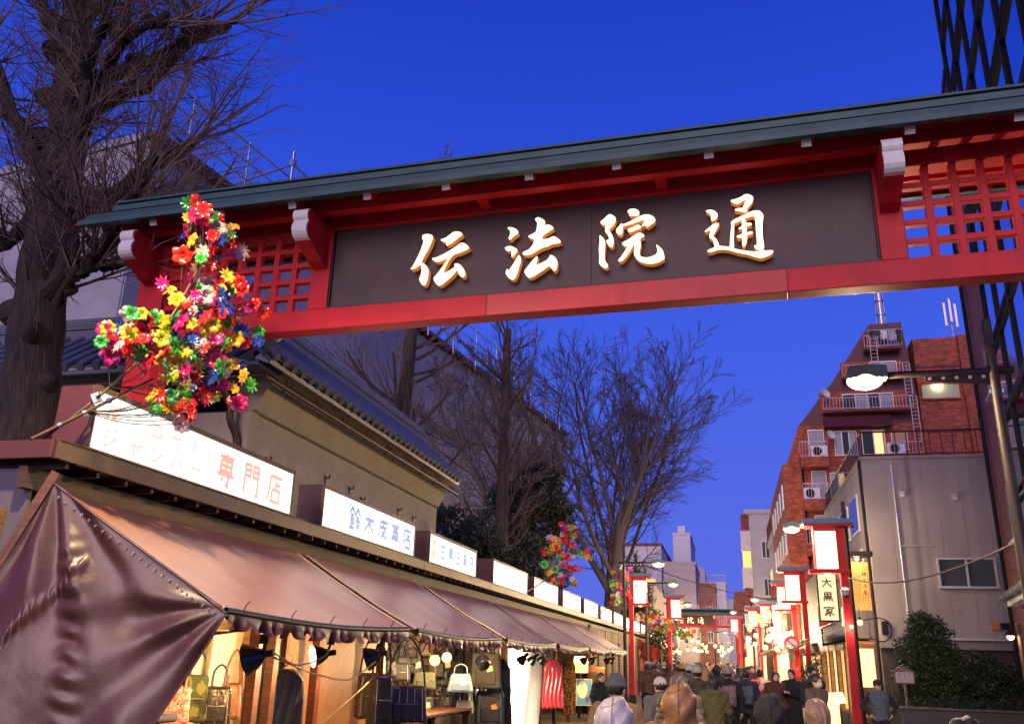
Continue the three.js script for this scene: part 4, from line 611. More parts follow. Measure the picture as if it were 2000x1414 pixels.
{ // small tiled house at the right edge
  const g = thing('small_house', 'small white house corner with dark tiled eaves under the office tower', 'house', [4.75, 0, -17], -0.1669);
  obj('wall', [bx(0.25, 4, 0, 2.95, 0, 3.2)], K.white, g); obj('eave_board', [bx(0, 4, 2.9, 2.98, -0.3, 3.3)], K.white, g);
  const rf = obj('roof', [place(prism([[-0.1, 2.982], [2.2, 4.2], [2.2, 4.1], [4, 2.982]], 3.7), 0, 0, -0.35)], K.tile2, g); for (let i = 0; i < 11; i++) obj('cover_tile', [rod([-0.14, 3.0, -0.3 + i * 0.33], [2.1, 4.18, -0.3 + i * 0.33], 0.06, 0.06, 6)], K.tile, rf);
  obj('corner_post', [bx(0.2, 0.3, 0, 2.9, -0.06, 0.05)], K.darkWood, g); obj('downpipe', [rod([0.1, 0.05, -0.2], [0.1, 2.6, -0.2], 0.035)], K.bronze, g);
  const l = thing('wall_lamp', 'small round wall lamp on the white house corner beside its downpipe', 'lamp', [4.72, 2.4, -17.1]); obj('shade', [place(lathe([[0.02, 0.1], [0.09, 0.04], [0.1, 0]], 12), 0, 0, 0)], K.mullion, l); obj('bulb', [ball(0.06, 0, -0.01, 0)], glow(1, 0.75, 0.4, 6), l); pointLight(l, [0, -0.01, 0], [1, 0.7, 0.4], 1.6, 2);
}
{ // garden: low wall, hedge, shrubs, information board
  const pw = thing('planter_wall', 'low dark stone planter wall in front of the hedge', 'wall'); obj('stone', [rbx(3.62, 9, 0, 0.98, -21.6, -21.9, 0.02)], mat(0.09, 0.085, 0.085, 0.85, { map: T.speck }), pw); obj('cap_stone', [rbx(3.58, 9, 0.982, 1.03, -21.56, -21.94, 0.015)], mat(0.12, 0.11, 0.11, 0.8, { map: T.speck }), pw);
  struct('garden_soil', [bx(3.66, 9, -0.1, 0.85, -21.95, -25.9)], mat(0.05, 0.04, 0.03, 0.95, { map: T.asphalt }));
  const R = rng(13), shrub = (name, label, x, z, cl, perM, size, m) => { const t = thing(name, label, 'shrub', [x, 0.85, z], 0), tb = new Tubes(); for (const c of cl) tb.add([V(0, -0.02, 0), V(c[0] * 0.4, c[1] * 0.55, c[2] * 0.4), V(c[0] * 0.8, c[1] * 0.95, c[2] * 0.8)], [0.05, 0.03, 0.01], 5); obj('stem', tb.geo(), K.twigDark, t); obj('foliage', leaves(cl, perM, size, R), m, t); };
  const round = (n, rx, h, r) => Array.from({ length: n }, (_, i) => { const t = i / n, a = i * 2.4, k = Math.sqrt(Math.max(0.05, 1 - Math.pow(2 * t - 0.75, 2))) * 0.62; return [Math.cos(a) * rx * k, 0.25 + h * t, Math.sin(a) * rx * 0.7 * k, r * (0.8 + 0.5 * R()), r * 0.75, r]; });
  K.leaf3 = mat(0.05, 0.085, 0.025, 0.5, { map: T.leafy });
  shrub('clipped_shrub', 'tall rounded dark green shrub in the garden bed before the concrete wall', 4.55, -23, round(26, 0.8, 1.85, 0.34), 2600, 0.085, K.leaf3);
  shrub('loose_shrub', 'loose dark broad-leaved shrub beside the tall rounded shrub', 5.75, -23.4, round(18, 0.9, 1.0, 0.33), 1500, 0.1, K.leaf2);
  shrub('low_shrub', 'small pale-flecked bush behind the information board', 3.85, -23, round(8, 0.35, 0.7, 0.2), 1100, 0.06, mat(0.12, 0.15, 0.03, 0.5, { map: T.leafy }));
  const hg = thing('hedge', 'low dark clipped hedge along the top of the planter wall', 'hedge', [3.7, 0.85, -22.2]); const cl = []; for (let i = 0; i < 34; i++) cl.push([0.1 + i * 0.155, 0.2 + 0.05 * R(), (R() - 0.5) * 0.3, 0.17, 0.2, 0.24]); obj('foliage', leaves(cl, 1500, 0.06, R), K.leaf2, hg); obj('stems', Array.from({ length: 17 }, (_, i) => rod([0.2 + i * 0.31, 0, 0], [0.2 + i * 0.31, 0.3, 0], 0.012, 0.008, 4)), K.twigDark, hg);
  const bd = thing('information_board', 'small house-shaped wooden information board on a post above the hedge', 'sign', [3.78, 0.85, -21.98]); obj('post', [rbox(0.05, 0.8, 0.05, 0.008, 0, 0.4, 0)], K.greyWood = mat(0.28, 0.24, 0.24, 0.8, { map: T.wood }), bd); obj('panel', [place(prism([[-0.21, 0.65], [0.21, 0.65], [0.21, 0.9], [0, 1.02], [-0.21, 0.9]], 0.03, 0.004), 0, 0, 0.03)], K.greyWood, bd); obj('roof_strip', [beam([-0.24, 0.895, 0.045], [0, 1.045, 0.045], 0.08, 0.02), beam([0.24, 0.895, 0.045], [0, 1.045, 0.045], 0.08, 0.02)], K.darkWood, bd);
  const tt = signTexture(128, 96, (c, w, h) => { c.fillStyle = '#a89c98'; c.fillRect(0, 0, w, h); c.strokeStyle = '#5a4f4e'; ['洋', '士', '品'].forEach((q, i) => { glyph(c, q, w * (0.72 - i * 0.3), h * 0.06, w * 0.2, h * 0.26, 2.5); glyph(c, '三', w * (0.76 - i * 0.3), h * 0.42, w * 0.12, h * 0.14, 1.5); glyph(c, '木', w * (0.76 - i * 0.3), h * 0.68, w * 0.12, h * 0.2, 1.5); }); });
  obj('writing', place2(facePlate(0.36, 0.22), 0, 0.78, 0.0665), new THREE.MeshPhysicalMaterial({ map: tt, roughness: 0.8 }), bd);
}
function place2(g, x, y, z, ry = 0) { g.applyMatrix4(mx.compose(V(x, y, z), qt.setFromEuler(eu.set(0, ry, 0)), V(1, 1, 1))); return g; }
// ---------------------------------------------------------------- street lamps and red lantern posts
K.lampGreen = mat(0.03, 0.12, 0.09, 0.4);
function streetLamp(label, [x, z], h, arm, side, power = 40, cutoff = false) { // arm reaches towards the street (side = -1: to -x)
  const g = thing('street_lamp', label, 'street lamp', [x, 0, z], 0, 'street lamps'), X = (q) => side * q;
  obj('base', [cyl(0.12, 0.1, 0.5, 0, 0.28, 0, 14)], K.poleBrown, g); obj('pole', [rod([0, 0.03, 0], [0, h + 0.32, 0], 0.075, 0.055, 14)], K.poleBrown, g); obj('pole_cap', [rbox(0.1, 0.36, 0.1, 0.02, 0, h + 0.5, 0)], K.poleBrown, g);
  const a = obj('arm', [rod([X(-0.22), h + 0.02, 0], [X(arm), h + 0.02, 0], 0.042, 0.042, 10)], K.poleBrown, g); obj('gusset', [place(prism(side < 0 ? [[0, -0.16], [-arm * 0.62, -0.08], [-arm * 0.62, 0], [0, 0]] : [[0, -0.16], [0, 0], [arm * 0.62, 0], [arm * 0.62, -0.08]], 0.02), 0, h, -0.01)], K.poleBrown, a);
  for (let i = 0; i < 5; i++) obj('rivet', [cyl(0.022, 0.022, 0.03, X(0.12 + i * arm * 0.12), h - 0.05, 0, 10, 0, Math.PI / 2)], K.steel, a);
  const hd = obj('lamp_head', [place(prism([[0, -0.05], [0, 0.09], [0.22, 0.11], [0.42, 0.09], [0.45, 0.02], [0.42, -0.05]].map(([p, q]) => [p * side, q]).sort(() => 0), 0.19, 0.01), X(arm - 0.03), h + 0.03, -0.095)], K.lampGreen, g);
  obj('lens', [blob(0.215, 0.115, 0.125, X(arm + 0.22), h - 0.045, 0, 18)], glow(1, 0.7, 0.36, 3.2), hd);
  (cutoff ? downLight : pointLight)(g, [X(arm + 0.25), h - 0.12, 0], [1, 0.72, 0.42], power, 4); return g;
}
streetLamp('brown street lamp post before the brick wing, its arm reaching left over the street', [3.29, -11], 5.25, 1.25, -1, 58);
streetLamp('dark street lamp standing beside the largest red lantern post', [3.2, -24.75], 5.35, 1.15, -1, 55);
streetLamp('street lamp whose head hangs above the near stall awning and the ginkgo', [-5.55, -3.75], 6.25, 1.75, 1, 140, true);
for (const [x, z, s] of [[-3.75, -34.1, 1], [-3.75, -43.5, 1], [-3.75, -59.5, 1], [2.95, -53.8, -1], [1.8, -68.1, -1]]) streetLamp(s > 0 ? 'distant street lamp with its arm over the crowd from the stall side' : 'distant street lamp with its arm over the crowd from the lantern side', [x, z], 5.35, 1.1, s, 36);
for (const [x, z, s] of [[-6.2, -108, 1], [-1.6, -116, 1], [2.4, -112, -1], [3.0, -134, -1]]) streetLamp('street lamp beyond the distant gate', [x, z], 5.35, 1.1, s, 110);
const lanternTex = signTexture(128, 192, (g, w, h) => { g.fillStyle = '#fffaf0'; g.fillRect(0, 0, w, h); g.strokeStyle = '#e2cfa8'; g.lineWidth = 2; for (let i = 0; i < 5; i++) { g.beginPath(); g.moveTo(w * (0.12 + i * 0.17), h * 0.03); g.lineTo(w * (0.14 + i * 0.17), h * 0.09); g.lineTo(w * (0.2 + i * 0.17), h * 0.08); g.stroke(); } g.beginPath(); g.moveTo(w * 0.5, h * 0.92); g.quadraticCurveTo(w * 0.62, h * 0.95, w * 0.72, h * 0.9); g.stroke(); });
K.lanternFace = litFace(lanternTex, 1.5, [1, 0.86, 0.62]);
K.teal = mat(0.05, 0.17, 0.27, 0.5, { map: T.paint });
function lanternPost(label, [x, z], side = -1, light = 13) {
  const g = thing('lantern_post', label, 'lantern post', [x, 0, z], 0, 'red lantern posts along the street'), s = side;
  obj('pole', [rbx(-0.1, 0.1, 0.03, 5.3, -0.1, 0.1, 0.012)], K.red, g); obj('shoe', [rbx(-0.16, 0.16, 0.03, 0.4, -0.16, 0.16, 0.02)], K.black, g);
  const rf = obj('roof', [place(prism([[-0.66, 0], [0.66, 0], [0.6, 0.13], [-0.6, 0.13]], 0.62), s * 0.32, 5.36, -0.31)], K.teal, g); obj('roof_underside', [rbx(s * 0.32 - 0.6, s * 0.32 + 0.6, 5.3, 5.358, -0.26, 0.26, 0.01)], K.red, rf);
  const x0 = Math.min(s * 0.105, s * 0.7), x1 = Math.max(s * 0.105, s * 0.7), bxn = obj('lantern', [rbx(x0, x0 + 0.025, 4.2, 5.3, -0.2, 0.2, 0.006), rbx(x1 - 0.025, x1, 4.2, 5.3, -0.2, 0.2, 0.006), rbx(x0 + 0.026, x1 - 0.026, 5.19, 5.298, -0.2, 0.2, 0.006)], K.red, g);
  obj('base_board', [rbx(s * 0.86, s * -0.14, 4.1, 4.198, -0.24, 0.24, 0.01)], K.red, bxn);
  const w = x1 - x0 - 0.06, cx = (x0 + x1) / 2;
  obj('lit_face', place2(facePlate(w, 0.96), cx, 4.695, 0.185), K.lanternFace, bxn); obj('lit_face', place2(facePlate(w, 0.96), cx, 4.695, -0.185, Math.PI), K.lanternFace, bxn);
  obj('down_light', [cyl(0.07, 0.05, 0.03, cx, 4.085, 0, 12)], glow(1, 0.8, 0.5, 4), bxn);
  rectLight(g, [cx, 4.695, 0.2], Math.PI, w, 0.96, [1, 0.76, 0.48], light); pointLight(g, [cx, 4.085, 0], [1, 0.74, 0.42], light * 0.7, 2); return g;
}
lanternPost('largest red lantern post with a blue roof beside the concrete building', [3.02, -24.4]);
lanternPost('red lantern post with a white speaker below its lantern, before the brick house', [3.0, -37]);
lanternPost('red lantern post carrying a red box low on its pole', [3.0, -43]);
for (const [x, z] of [[2.75, -58], [2.15, -63.8], [1.0, -77]]) lanternPost('distant red lantern post on the far stretch of the shop side', [x, z], -1, 12);
for (const [x, z] of [[-4.1, -40], [-3.25, -53]]) lanternPost('distant red lantern post above the stall roofs beside the conifer', [x, z], 1, 12);
{ const s = thing('speaker', 'white round outdoor speaker clamped to the largest red post', 'speaker', [2.98, 3.62, -24.3]); obj('case', [cyl(0.085, 0.1, 0.2, 0, 0, 0.1, 14, 0, 0.5)], K.white, s); obj('grille', [cyl(0.08, 0.08, 0.02, 0, -0.09, 0.15, 14, 0, 0.5)], K.mullion, s); obj('clamp', [bx(-0.04, 0.04, -0.03, 0.03, -0.02, 0.04)], K.steel, s);
  const b = thing('post_box', 'red switch box fixed to the red post before the shops', 'box', [2.86, 1.3, -42.86]); obj('case', [rbox(0.42, 0.62, 0.22, 0.02, 0, 0.31, 0.03)], K.red, b); obj('lock', [cyl(0.03, 0.03, 0.02, 0.1, 0.35, 0.145, 10, 0, Math.PI / 2)], K.steel, b);
  const r = thing('round_sign', 'round red and white no-parking sign on a post among the lantern posts', 'sign', [2.35, 0, -36]); obj('post', [rod([0, 0.03, 0], [0, 2.9, 0], 0.03, 0.03, 8)], K.steel, r); obj('disc', [cyl(0.3, 0.3, 0.02, 0, 2.55, 0.045, 24, 0, Math.PI / 2)], mat(0.6, 0.03, 0.03, 0.4), r); obj('inner_disc', [cyl(0.2, 0.2, 0.012, 0, 2.55, 0.058, 24, 0, Math.PI / 2)], mat(0.7, 0.62, 0.62, 0.4), r); obj('bar', [box(0.42, 0.05, 0.012, 0, 2.55, 0.066, 0, 0, -0.78)], mat(0.6, 0.03, 0.03, 0.4), r);
  const q = thing('chain_rope', 'slack twisted cord strung from the red post to the near lamp post', 'rope'); obj('cord', [sag([3.1, 4.0, -24.3], [3.31, 3.25, -11.05], 0.28, 0.012, 6, 60)], K.cordDark ??= mat(0.16, 0.12, 0.08, 0.9), q); const kn = []; for (let i = 1; i < 60; i++) { const t = i / 60; kn.push(ball(0.02, 3.1 + 0.21 * t, 4 - 0.75 * t - 0.28 * 4 * t * (1 - t), -24.3 + 13.25 * t, 5)); } obj('twists', kn, K.cordDark, q).userData.kind = 'stuff';
  const w = thing('overhead_cable', 'thin black cable slung high across the street before the far buildings', 'cable'); obj('line', [sag([-7.5, 8.6, -55], [3.4, 5.6, -60], 0.5, 0.03, 5, 40)], K.black, w); }
// the next gate down the street
{ const g2 = copy(gate, [-4.25, 0, -97], -0.02, 'distant red gate with lit characters far down the crowded street', undefined); }
// ---------------------------------------------------------------- shops on the right, stalls and far buildings
K.canvasTan = mat(0.36, 0.27, 0.16, 0.85, { map: T.cloth }); K.canvasBlue = mat(0.05, 0.06, 0.10, 0.85, { map: T.cloth }); K.lampBulb = glow(1, 0.62, 0.28, 2.4); K.shopLit = glow(1, 0.5, 0.16, 1.1); K.shopLit2 = glow(1, 0.62, 0.28, 1.4);
function bulb(label, [x, y, z], group, power = 3, r = 0.075) { const g = thing('hanging_bulb', label, 'lamp', [x, y, z], 0, group); obj('glass', [ball(r, 0, 0, 0, 12)], K.lampBulb, g); obj('socket', [cyl(r * 0.45, r * 0.4, r * 1.2, 0, r * 1.35, 0, 8), rod([0, r * 1.8, 0], [0, r * 1.8 + 0.25, 0], 0.008, 0.008, 4)], K.black, g); pointLight(g, [0, 0, 0], [1, 0.72, 0.38], power, 3); return g; }
{ // the tempura-shop front with its vertical sign
  const g = thing('corner_shop', 'lit restaurant front with tan awnings and tall windows beside the largest red post', 'shop');
  obj('front_wall', [bx(3.45, 3.95, 0, 5.2, -36, -45.9)], K.darkWood, g); obj('upper_wall', [bx(3.5, 3.97, 2.6, 5.0, -27.8, -35.9)], K.concrete, g);
  for (let i = 0; i < 4; i++) { const z = -27.0 - i * 2.2; const w = obj('shop_window', [bx(3.4, 3.97, 0.5, 0.58, z, z - 1.9), bx(3.4, 3.97, 2.3, 2.5, z, z - 1.9), bx(3.4, 3.5, 0.58, 2.3, z, z - 0.08), bx(3.4, 3.5, 0.58, 2.3, z - 1.82, z - 1.9)], K.paleWood, g); obj('pane', [bx(3.52, 3.53, 0.58, 2.3, z - 0.08, z - 1.82)], i % 2 ? K.shopLit : K.shopLit2, w); rectLight(g, [3.5, 1.44, z - 0.95], Math.PI / 2, 1.7, 1.6, [1, 0.68, 0.36], 2.2); obj('step', [bx(3.35, 3.97, 0.03, 0.498, z, z - 1.9)], K.darkWood, g); }
  { const f = obj('end_window', [bx(3.98, 4.0, 0, 0.01, -26, -26.01)].map(() => bx(3.42, 3.96, 2.32, 2.42, -26.72, -26.8)), K.redWood, g); obj('pane', [bx(3.5, 3.9, 1.3, 2.3, -26.78, -26.8)], K.shopLit2, f); obj('frame', [bx(3.42, 3.5, 0.03, 2.3, -26.72, -26.8), bx(3.9, 3.96, 0.03, 2.3, -26.72, -26.8), bx(3.5, 3.9, 1.2, 1.3, -26.72, -26.8)], K.redWood, f); rectLight(g, [3.7, 1.8, -26.7], Math.PI, 0.4, 1.0, [1, 0.74, 0.42], 3); }
  for (const [z0, z1, y, out, m] of [[-27, -29.4, 2.95, 1.25, K.canvasTan], [-29.5, -31.8, 2.75, 1.45, K.canvasBlue], [-31.9, -35.5, 2.85, 1.35, K.canvasTan], [-37.8, -41, 2.7, 1.2, K.canvasTan], [-41.5, -45.5, 2.8, 1.2, K.canvasBlue]]) { const a = obj('awning', [sheet(14, 5, (u, v) => [3.44 - out * v, y - 0.42 * v - 0.04 * Math.sin(v * 3.1) + 0.015 * Math.sin(u * 30) * v, z0 + (z1 - z0) * u], false)], m, g); obj('awning_bar', [rod([3.44 - out, y - 0.43, z0], [3.44 - out, y - 0.43, z1], 0.02)], K.blackMetal, a); obj('fringe', [sheet(30, 2, (u, v) => [3.44 - out - 0.005, y - 0.43 - 0.14 * v * (0.8 + 0.2 * Math.sin(u * 60)), z0 + (z1 - z0) * u], false)], m, a); }
  for (let i = 0; i < 4; i++) { const z = -37 - i * 2.2, w = obj('shop_window', [bx(3.38, 3.45, 0.6, 0.68, z, z - 1.7), bx(3.38, 3.45, 2.2, 2.3, z, z - 1.7)], K.paleWood, g); obj('pane', [bx(3.42, 3.43, 0.68, 2.2, z - 0.05, z - 1.65)], i % 2 ? K.shopLit2 : K.shopLit, w); rectLight(g, [3.40, 1.44, z - 0.85], Math.PI / 2, 1.6, 1.5, [1, 0.66, 0.34], 2); }
  railing(g, [3.4, 3.1, -32], [3.4, 3.1, -36], 0.9, K.redLow, 0.16, 0.014);
  obj('grey_box_sign', [rbx(3.36, 3.9, 2.95, 3.5, -28.0, -28.6, 0.02)], K.alu, g); obj('lit_menu', [bx(3.4, 3.52, 3.0, 3.4, -27.98, -27.993)], K.shopLit2, g);
  const s = thing('vertical_sign', 'tall white lit sign with three black characters beside the largest lantern post', 'sign', [3.07, 3.13, -29]);
  obj('case', [rbox(0.6, 1.5, 0.16, 0.015, 0, 0.72, -0.09)], K.mullion, s);
  const tx = signTexture(192, 540, (c, w, h) => { c.fillStyle = '#fff0d2'; c.fillRect(0, 0, w, h); c.strokeStyle = '#2a160c'; ['大', '黒', '家'].forEach((q, i) => glyph(c, q, w * 0.16, h * (0.11 + i * 0.3), w * 0.66, h * 0.21, 15)); });
  obj('lit_face', place2(facePlate(0.52, 1.42), 0, 0.72, -0.004), litFace(tx, 1.05, [1, 0.82, 0.55]), s); rectLight(s, [0, 0.72, 0.01], Math.PI, 0.52, 1.42, [1, 0.78, 0.45], 2.4);
  for (const y of [0.3, 1.2]) obj('bracket', [rod([0.3, y, -0.09], [0.6, y, -0.09], 0.02)], K.blackMetal, s);
  const y = thing('corrugated_sign', 'yellow corrugated tailor sign lit from above on the corner of the concrete building', 'sign', [3.72, 3.3, -26.35]);
  obj('sheet_metal', [sheet(60, 1, (u, v) => [-0.36 + 0.6 * u, 1.3 * v, 0.012 * Math.sin(u * 90)], false)], mat(0.40, 0.22, 0.07, 0.6), y); obj('edge', [bx(-0.37, -0.345, 0, 1.3, -0.03, 0.03), bx(0.235, 0.25, 0, 1.3, -0.03, 0.03)], K.blackMetal, y);
  const t2 = signTexture(64, 256, (c, w, h) => { c.fillStyle = '#c99b58'; c.fillRect(0, 0, w, h); c.strokeStyle = '#3a210e'; ['紳', '士', '洋', '品'].forEach((q, i) => glyph(c, q, w * 0.1, h * (0.02 + i * 0.245), w * 0.8, h * 0.21, 7)); });
  obj('lettering', place2(facePlate(0.17, 0.68), 0.06, 0.72, 0.022), new THREE.MeshPhysicalMaterial({ map: t2, roughness: 0.6 }), y); obj('hood', [bx(-0.45, 0.3, 1.42, 1.56, -0.1, 0.35)], K.poleBrown, y);
  obj('lamp', [ball(0.05, -0.1, 1.37, 0.18)], glow(1, 0.8, 0.45, 12), y); pointLight(y, [-0.1, 1.37, 0.18], [1, 0.74, 0.38], 3.5, 3);
  bulb('bare bulb hung under the awning between the red post and concrete wall', [3.5, 2.95, -25.9], undefined, 5); bulb('bare bulb low beside the red post and lamp pole', [3.06, 2.78, -24.2], undefined, 3, 0.05);
  const a = thing('a_frame_sign', 'white lit menu board standing outside the restaurant', 'sign', [2.75, 0.03, -28]); obj('board', [rbox(0.5, 0.9, 0.05, 0.01, 0, 0.62, 0, 0, -0.12)], K.shopLit2, a); obj('leg', [rod([-0.2, 0, -0.2], [-0.2, 0.9, 0], 0.02)], K.blackMetal, a); obj('leg', [rod([0.2, 0, -0.2], [0.2, 0.9, 0], 0.02)], K.blackMetal, a);
  const lp = thing('standing_lamp', 'cream shaded lamp on a stand beside the menu board', 'lamp', [2.9, 0.03, -26.6]); obj('stand', [rod([0, 0, 0], [0, 0.85, 0], 0.02), cyl(0.14, 0.12, 0.03, 0, 0.02, 0)], K.blackMetal, lp); obj('shade', [place(lathe([[0.08, 0.26], [0.16, 0]], 14), 0, 0.85, 0)], glow(1, 0.75, 0.42, 1.6), lp); pointLight(lp, [0, 0.93, 0], [1, 0.72, 0.4], 2, 3);
  for (const [x, z, lb] of [[2.6, -30.5, 'potted evergreen by the restaurant door'], [2.85, -34.5, 'potted evergreen farther along the restaurant wall']]) { const p = thing('potted_tree', lb, 'plant', [x, 0.03, z]), RR = rng(50 - z); obj('pot', [place(lathe([[0, 0], [0.18, 0], [0.24, 0.4], [0.2, 0.4]], 14), 0, 0, 0)], K.black, p); obj('stem', [rod([0, 0.3, 0], [0, 1.3, 0], 0.03)], K.twigDark, p); obj('foliage', leaves([[0, 1.5, 0, 0.4, 0.45, 0.4], [0.15, 1.9, 0, 0.3, 0.3, 0.3], [-0.15, 1.2, 0.1, 0.3, 0.3, 0.3]], 900, 0.08, RR), K.leaf3, p); }
}
const RB = rng(404);
for (const [x0, x1, z0, z1, y0, y1, n, grp] of [[-3.6, 0.4, -66, -92, 2.3, 3.3, 20, 'bulbs over the far crowd'], [1.0, 2.7, -50, -62, 2.5, 3.4, 8, 'bulbs along the far shop fronts'], [1.8, 2.9, -38, -46, 2.9, 3.3, 7, 'bulbs along the far shop fronts'], [-4.0, -3.2, -60, -66, 2.3, 2.8, 3, 'bulbs over the far crowd']])
  for (let i = 0; i < n; i++) bulb(grp === 'bulbs over the far crowd' ? 'glowing bulb hanging over the distant crowd' : 'glowing bulb hanging along the distant shop fronts', [x0 + (x1 - x0) * RB(), y0 + (y1 - y0) * RB(), z0 + (z1 - z0) * RB()], grp, 24, 0.14);
function block(name, label, [x0, x1], [z0, z1], h, m, opt = {}) { // plain far building with real window openings on the faces in view
  const g = thing(name, label, 'building'); obj('wall', [bx(x0, x1, 0, h, z0, z1)], m, g); obj('parapet', [bx(x0 - 0.1, x1 + 0.1, h, h + 0.35, z0 + 0.1, z1)], opt.cap ?? m, g);
  const fx = opt.side, nf = Math.floor((h - 1) / (opt.fl ?? 3.2));
  for (let j = opt.from ?? 1; j < nf; j++) {
    const y = 1 + j * (opt.fl ?? 3.2);
    for (const [a, b] of opt.front ?? []) winZ(g, x0 + (x1 - x0) * a, x0 + (x1 - x0) * b, y, y + 1.3, z0, 2, (j + a * 10 | 0) % 4 === 1 ? K.litYellow : K.pane);
    if (fx !== undefined) for (let k = 0; k < (opt.n ?? 3); k++) { const z = z0 + (z1 - z0) * (k + 0.25) / (opt.n ?? 3), e = z + (z1 - z0) / (opt.n ?? 3) * 0.5, s = fx === x0 ? -1 : 1; const f = obj('window', [bx(fx + s * 0.06, fx - s * 0.02, y, y + 1.3, z, e)], K.alu, g); obj('pane', [bx(fx + s * 0.062, fx + s * 0.075, y + 0.08, y + 1.22, z - 0.08, e + 0.08)], (k + j) % 7 === 3 ? K.litYellow : K.pane, f); }
  } return g;
}
K.wPale = mat(0.80, 0.76, 0.78, 0.8, { map: T.speck }); K.wPink = mat(0.62, 0.52, 0.5, 0.8, { map: T.speck }); K.wBrick = mat(0.48, 0.24, 0.18, 0.8, { map: mottle }); K.wGrey = mat(0.55, 0.54, 0.58, 0.8, { map: T.speck });
{ // grey building with balconies beside the apartment house
  const g = block('balcony_building', 'slim blue-grey building with a white balcony tower left of the brick apartment house', [1.9, 4.8], [-75, -90], 13.6, K.wGrey, { front: [[0.42, 0.62]], fl: 3.0 });
  for (let j = 0; j < 4; j++) { const y = 1.6 + j * 3; obj('balcony', [bx(1.45, 2.25, y, y + 1.6, -74.9, -76)], K.wPale, g); obj('balcony_recess', [bx(1.55, 2.2, y + 1.61, y + 2.95, -74.98, -76)], j === 2 ? K.litYellow : K.brickDark, g); }
  const h = block('terrace_building', 'pale blue building with brown balcony rails between the slim grey building and brick house', [3.5, 5.6], [-62, -72], 10.4, K.wGrey, { side: 3.5, n: 2, fl: 3.1 }); for (const y of [10.75, 6.2]) railing(h, [3.45, y, -61.9], [3.45, y, -72], 1.1, K.brickDark, 0.2, 0.03); railing(h, [3.5, 10.75, -61.9], [5.6, 10.75, -61.9], 1.1, K.railWhite, 0.2, 0.02);
}
block('white_building', 'wide white building with dark balconies behind the conifer', [-13.5, -8.0], [-118, -140], 16.2, K.wPale, { front: [[0.1, 0.45], [0.6, 0.85]], side: -8.0, n: 4, cap: K.brickDark });
{ const g = block('white_tower', 'tall white tower with a small cap rising above the far street', [-7.1, -4.6], [-130, -150], 19.2, K.wPale, { front: [[0.5, 0.75]], from: 4, side: -4.6, n: 3 }); obj('cap', [bx(-6.4, -5.3, 19.5, 20.7, -131, -133)], K.wPale, g); obj('shoulder', [place(prism([[-4.58, 8], [-4.58, 16.2], [-2.9, 15.0], [-2.9, 8]], 12), 0, 0, -150)], K.wPale, g); }
block('beige_building', 'beige building with a slanted roof below the white tower', [-7.4, -3.5], [-112, -128], 13.2, K.wPink, { side: -3.5, n: 4, front: [[0.3, 0.6]] });
block('brick_block', 'small pink brick building in the middle of the far street', [-3.9, -1.3], [-122, -135], 11.4, K.wBrick, { side: -1.3, n: 3, front: [[0.55, 0.8]] });
{ const g = block('white_block', 'white building with a railed roof behind the pink brick one', [-3.0, 0.1], [-140, -160], 13.0, K.wPale, { side: 0.1, n: 3 }); railing(g, [-3, 13.35, -140.1], [0.1, 13.35, -140.1], 1.1, K.wPale, 0.3, 0.04); }
block('white_annex', 'low white building at the very end of the street', [-0.4, 2.6], [-146, -165], 10.9, K.wPale, { front: [[0.2, 0.4], [0.6, 0.8]] });
block('dark_shop_row', 'dark red shop building with lit signs beyond the slim grey building', [1.0, 4.2], [-95, -120], 8.4, K.brickDark, { side: 1.0, n: 4, front: [[0.2, 0.5]] });
block('left_shop_row', 'brown shop building beyond the end of the stall row', [-9, -5.6], [-72, -110], 7.2, K.wPink, { side: -5.6, n: 6 });
